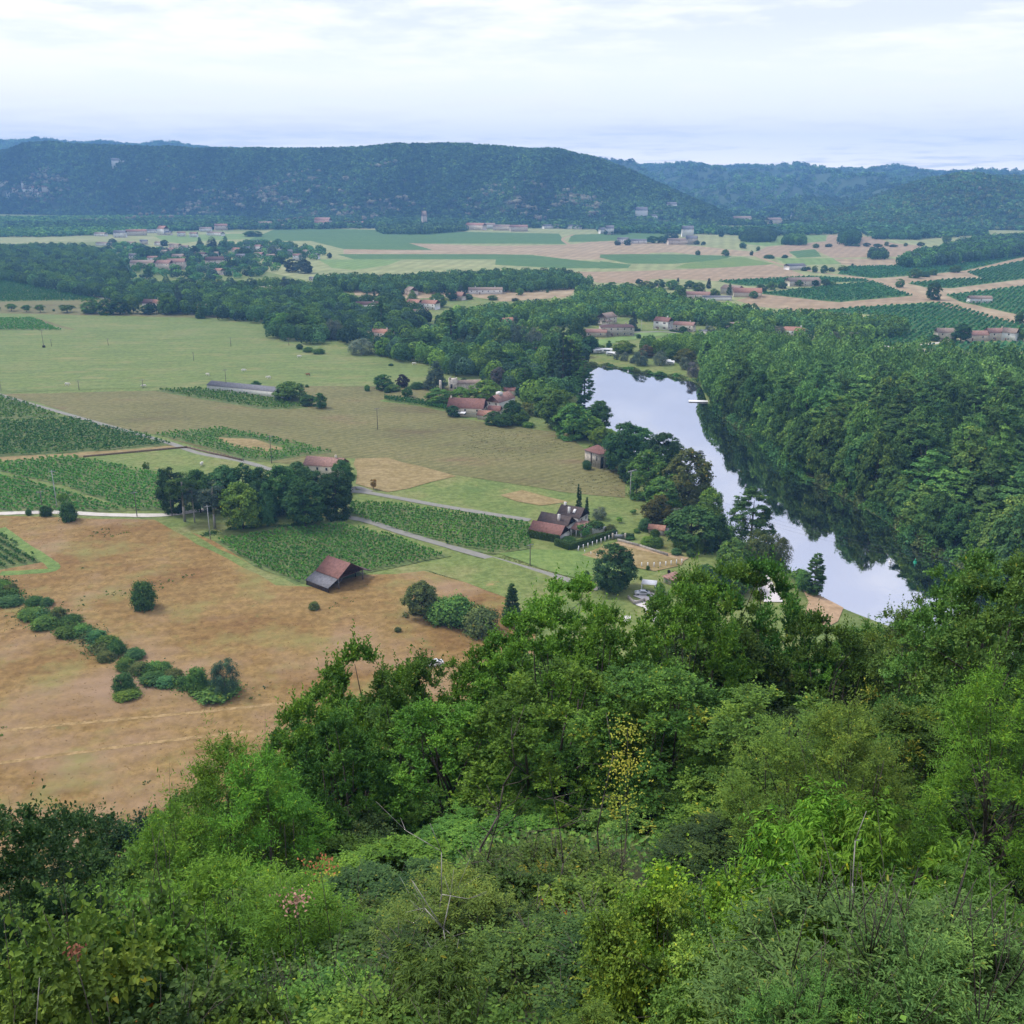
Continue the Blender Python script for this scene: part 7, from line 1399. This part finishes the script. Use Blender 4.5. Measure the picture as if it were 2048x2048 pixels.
# dead stems and bare twigs
def dead(px, top, r, label, n=9, spread=1.2, mat=BARKP, lean=.2):
    dx, dy, _ = ray(px, top); a = math.atan2(dx, dy); x, y = r*math.sin(a), r*math.cos(a); c = (1024-top)/FPX; zt = CAMH+y*(c*CP-SP)/(CP+c*SP); zb = float(slope_z(x, y)); h = zt-zb
    rg = np.random.RandomState(int(px)); mb = MB(); p = np.array([0, 0, -.2]); P = [p]
    for i in range(7): p = p+np.array([rg.normal(0, .16)*h*.3, rg.normal(0, .16)*h*.3, (h+.2)/7]); P.append(p)
    mb.tube(P, np.linspace(.022, .004, 8)*max(1, r/12), 6)
    for i in range(n):
        j = rg.randint(2, 7); q = P[j]; d = unit(rg.normal(size=3)*np.array([1, 1, .4])+np.array([0, 0, .5])); L1 = spread*rg.uniform(.3, 1)
        m1 = q+d*L1*.5+rg.normal(0, .04, 3); e_ = m1+unit(d+np.array([0, 0, .5]))*L1*.5; mb.tube([q, m1, e_], [.009*max(1, r/14), .005*max(1, r/14), .002], 4)
        e2 = m1+unit(d+rg.normal(size=3)*.8)*L1*.4; mb.bar(m1, e2, .004*max(1, r/14), .0015, 4)
    o = mb.build('dead_branch', mat, loc=(x, y, zb)); tagp(o, label, 'dead branch')
dead(270, 1790, 10.5, 'pale dead stem with a few bare twigs at the lower left', 12, .8); dead(1720, 1620, 11.5, 'thin bare spike standing in front of the walnut saplings', 5, .3)
dead(960, 1440, 20, 'long arching bare twig in the middle of the slope', 6, .9, BARK); dead(1000, 1560, 15, 'tangle of grey bare twigs in the middle foreground', 18, 1.3, BARK); dead(880, 1620, 13, 'bare twigs left of the grey tangle', 14, 1.3)
dead(1120, 1560, 15, 'bare twigs right of the grey tangle', 14, 1.2, BARK); dead(720, 1750, 11, 'thin arching grey twigs at the lower middle left', 14, 1.1); dead(1250, 1450, 17, 'bare stem wound with yellow leaves', 6, .5, BARK)
# pinkish withered sprays
def sprig(px, row, r, colr, label, n=160, s=.35):
    dx, dy, dz = ray(px, row); t = r/math.hypot(dx, dy); c = np.array([dx*t, dy*t, CAMH+dz*t]); rg = np.random.RandomState(int(px+row)); P = rg.normal(size=(n, 3))*s*np.array([1, 1, .6]); N = unit(np.array([0, -.5, 1])+rg.normal(size=(n, 3))*.6)
    V, F3, F4, q = leaves(P, unit(np.cross(N, rdir(rg, n))), N, .05*rg.uniform(.6, 1.3, n)*max(1, r/16), .03*max(1, r/16), True)
    e = empty('withered_spray', tuple(c)); tagp(e, label, 'withered spray'); link('leaf_cluster', mesh('leaf_cluster', V, [F4], FOLN, np.repeat(np.clip(1+rg.normal(0, .2, n), .5, 1.6)[:, None]*np.ones(3), q, 0)), e, color=colr)
    zb = float(slope_z(c[0], c[1])); MB().tube([np.array([0, .3, zb-c[2]]), np.array([.1, .1, (zb-c[2])*.4]), np.array([0, 0, 0])], [.014, .009, .004], 5).build('stem', BARK, e)
sprig(590, 1800, 12.3, (.42, .22, .18), 'pinkish withered spray beside the feathery ash thicket', 90, .12); sprig(640, 1730, 13.4, (.42, .16, .07), 'orange brown withered spray above the pinkish one', 60, .12); sprig(148, 1905, 10.2, (.26, .12, .06), 'small red withered spray at the lower left', 40, .05)
sprig(1250, 1530, 16.5, (.42, .44, .06), 'upright yellow leaf column in the middle foreground', 260, .22); sprig(1255, 1460, 17.5, (.38, .40, .06), 'yellow leaf tip above the yellow column', 150, .18); sprig(1240, 1600, 16, (.34, .38, .05), 'yellow leaf tuft at the foot of the yellow column', 160, .2)
# undergrowth covering the slope
rg = np.random.RandomState(8); n_ = 110000; az = np.radians(rg.uniform(-33, 33, n_)); r = 4+rg.uniform(0, 1, n_)**.75*125; x, y = r*np.sin(az), r*np.cos(az); z = slope_z(x, y); ok = z > .3; x, y, z, r = x[ok], y[ok], z[ok], r[ok]; n_ = len(x)
sz = np.clip(r*.0065, .07, .4)*rg.uniform(.6, 1.4, n_); N = unit(np.column_stack([np.zeros(n_), -np.full(n_, .4), np.ones(n_)])+rg.normal(size=(n_, 3))*.5); P = np.column_stack([x, y, z+rg.uniform(0, 1, n_)*np.clip(r*.02, .25, 1.2)])
V, F3, _, q = leaves(P, unit(np.cross(N, rdir(rg, n_))), N, sz, sz*.7); tagp(link('undergrowth', mesh('undergrowth', V, [F3], FOL, np.repeat(tints(rg, n_, ['green', 'dark', 'olive', 'fresh'], .2), 4, 0)), color=(1, 1, 1)), 'leafy undergrowth covering the slope under the trees', 'undergrowth', None, 'stuff')
# ---------------------------------------------------------------- haze
mt, n, l = newmat('haze_air')
pv = n('ShaderNodeVolumePrincipled'); pv.inputs['Color'].default_value = (.24, .53, 1.0, 1); pv.inputs['Density'].default_value = .000165; pv.inputs['Anisotropy'].default_value = 0.0
o_ = n('ShaderNodeOutputMaterial'); l(pv.outputs[0], o_.inputs['Volume'])
hb = MB().box(-6450, 6450, -6450, 6500, -4, 345); hz = hb.build('haze', mt); tagp(hz, 'thin blue air over the whole valley', 'haze', None, 'stuff')
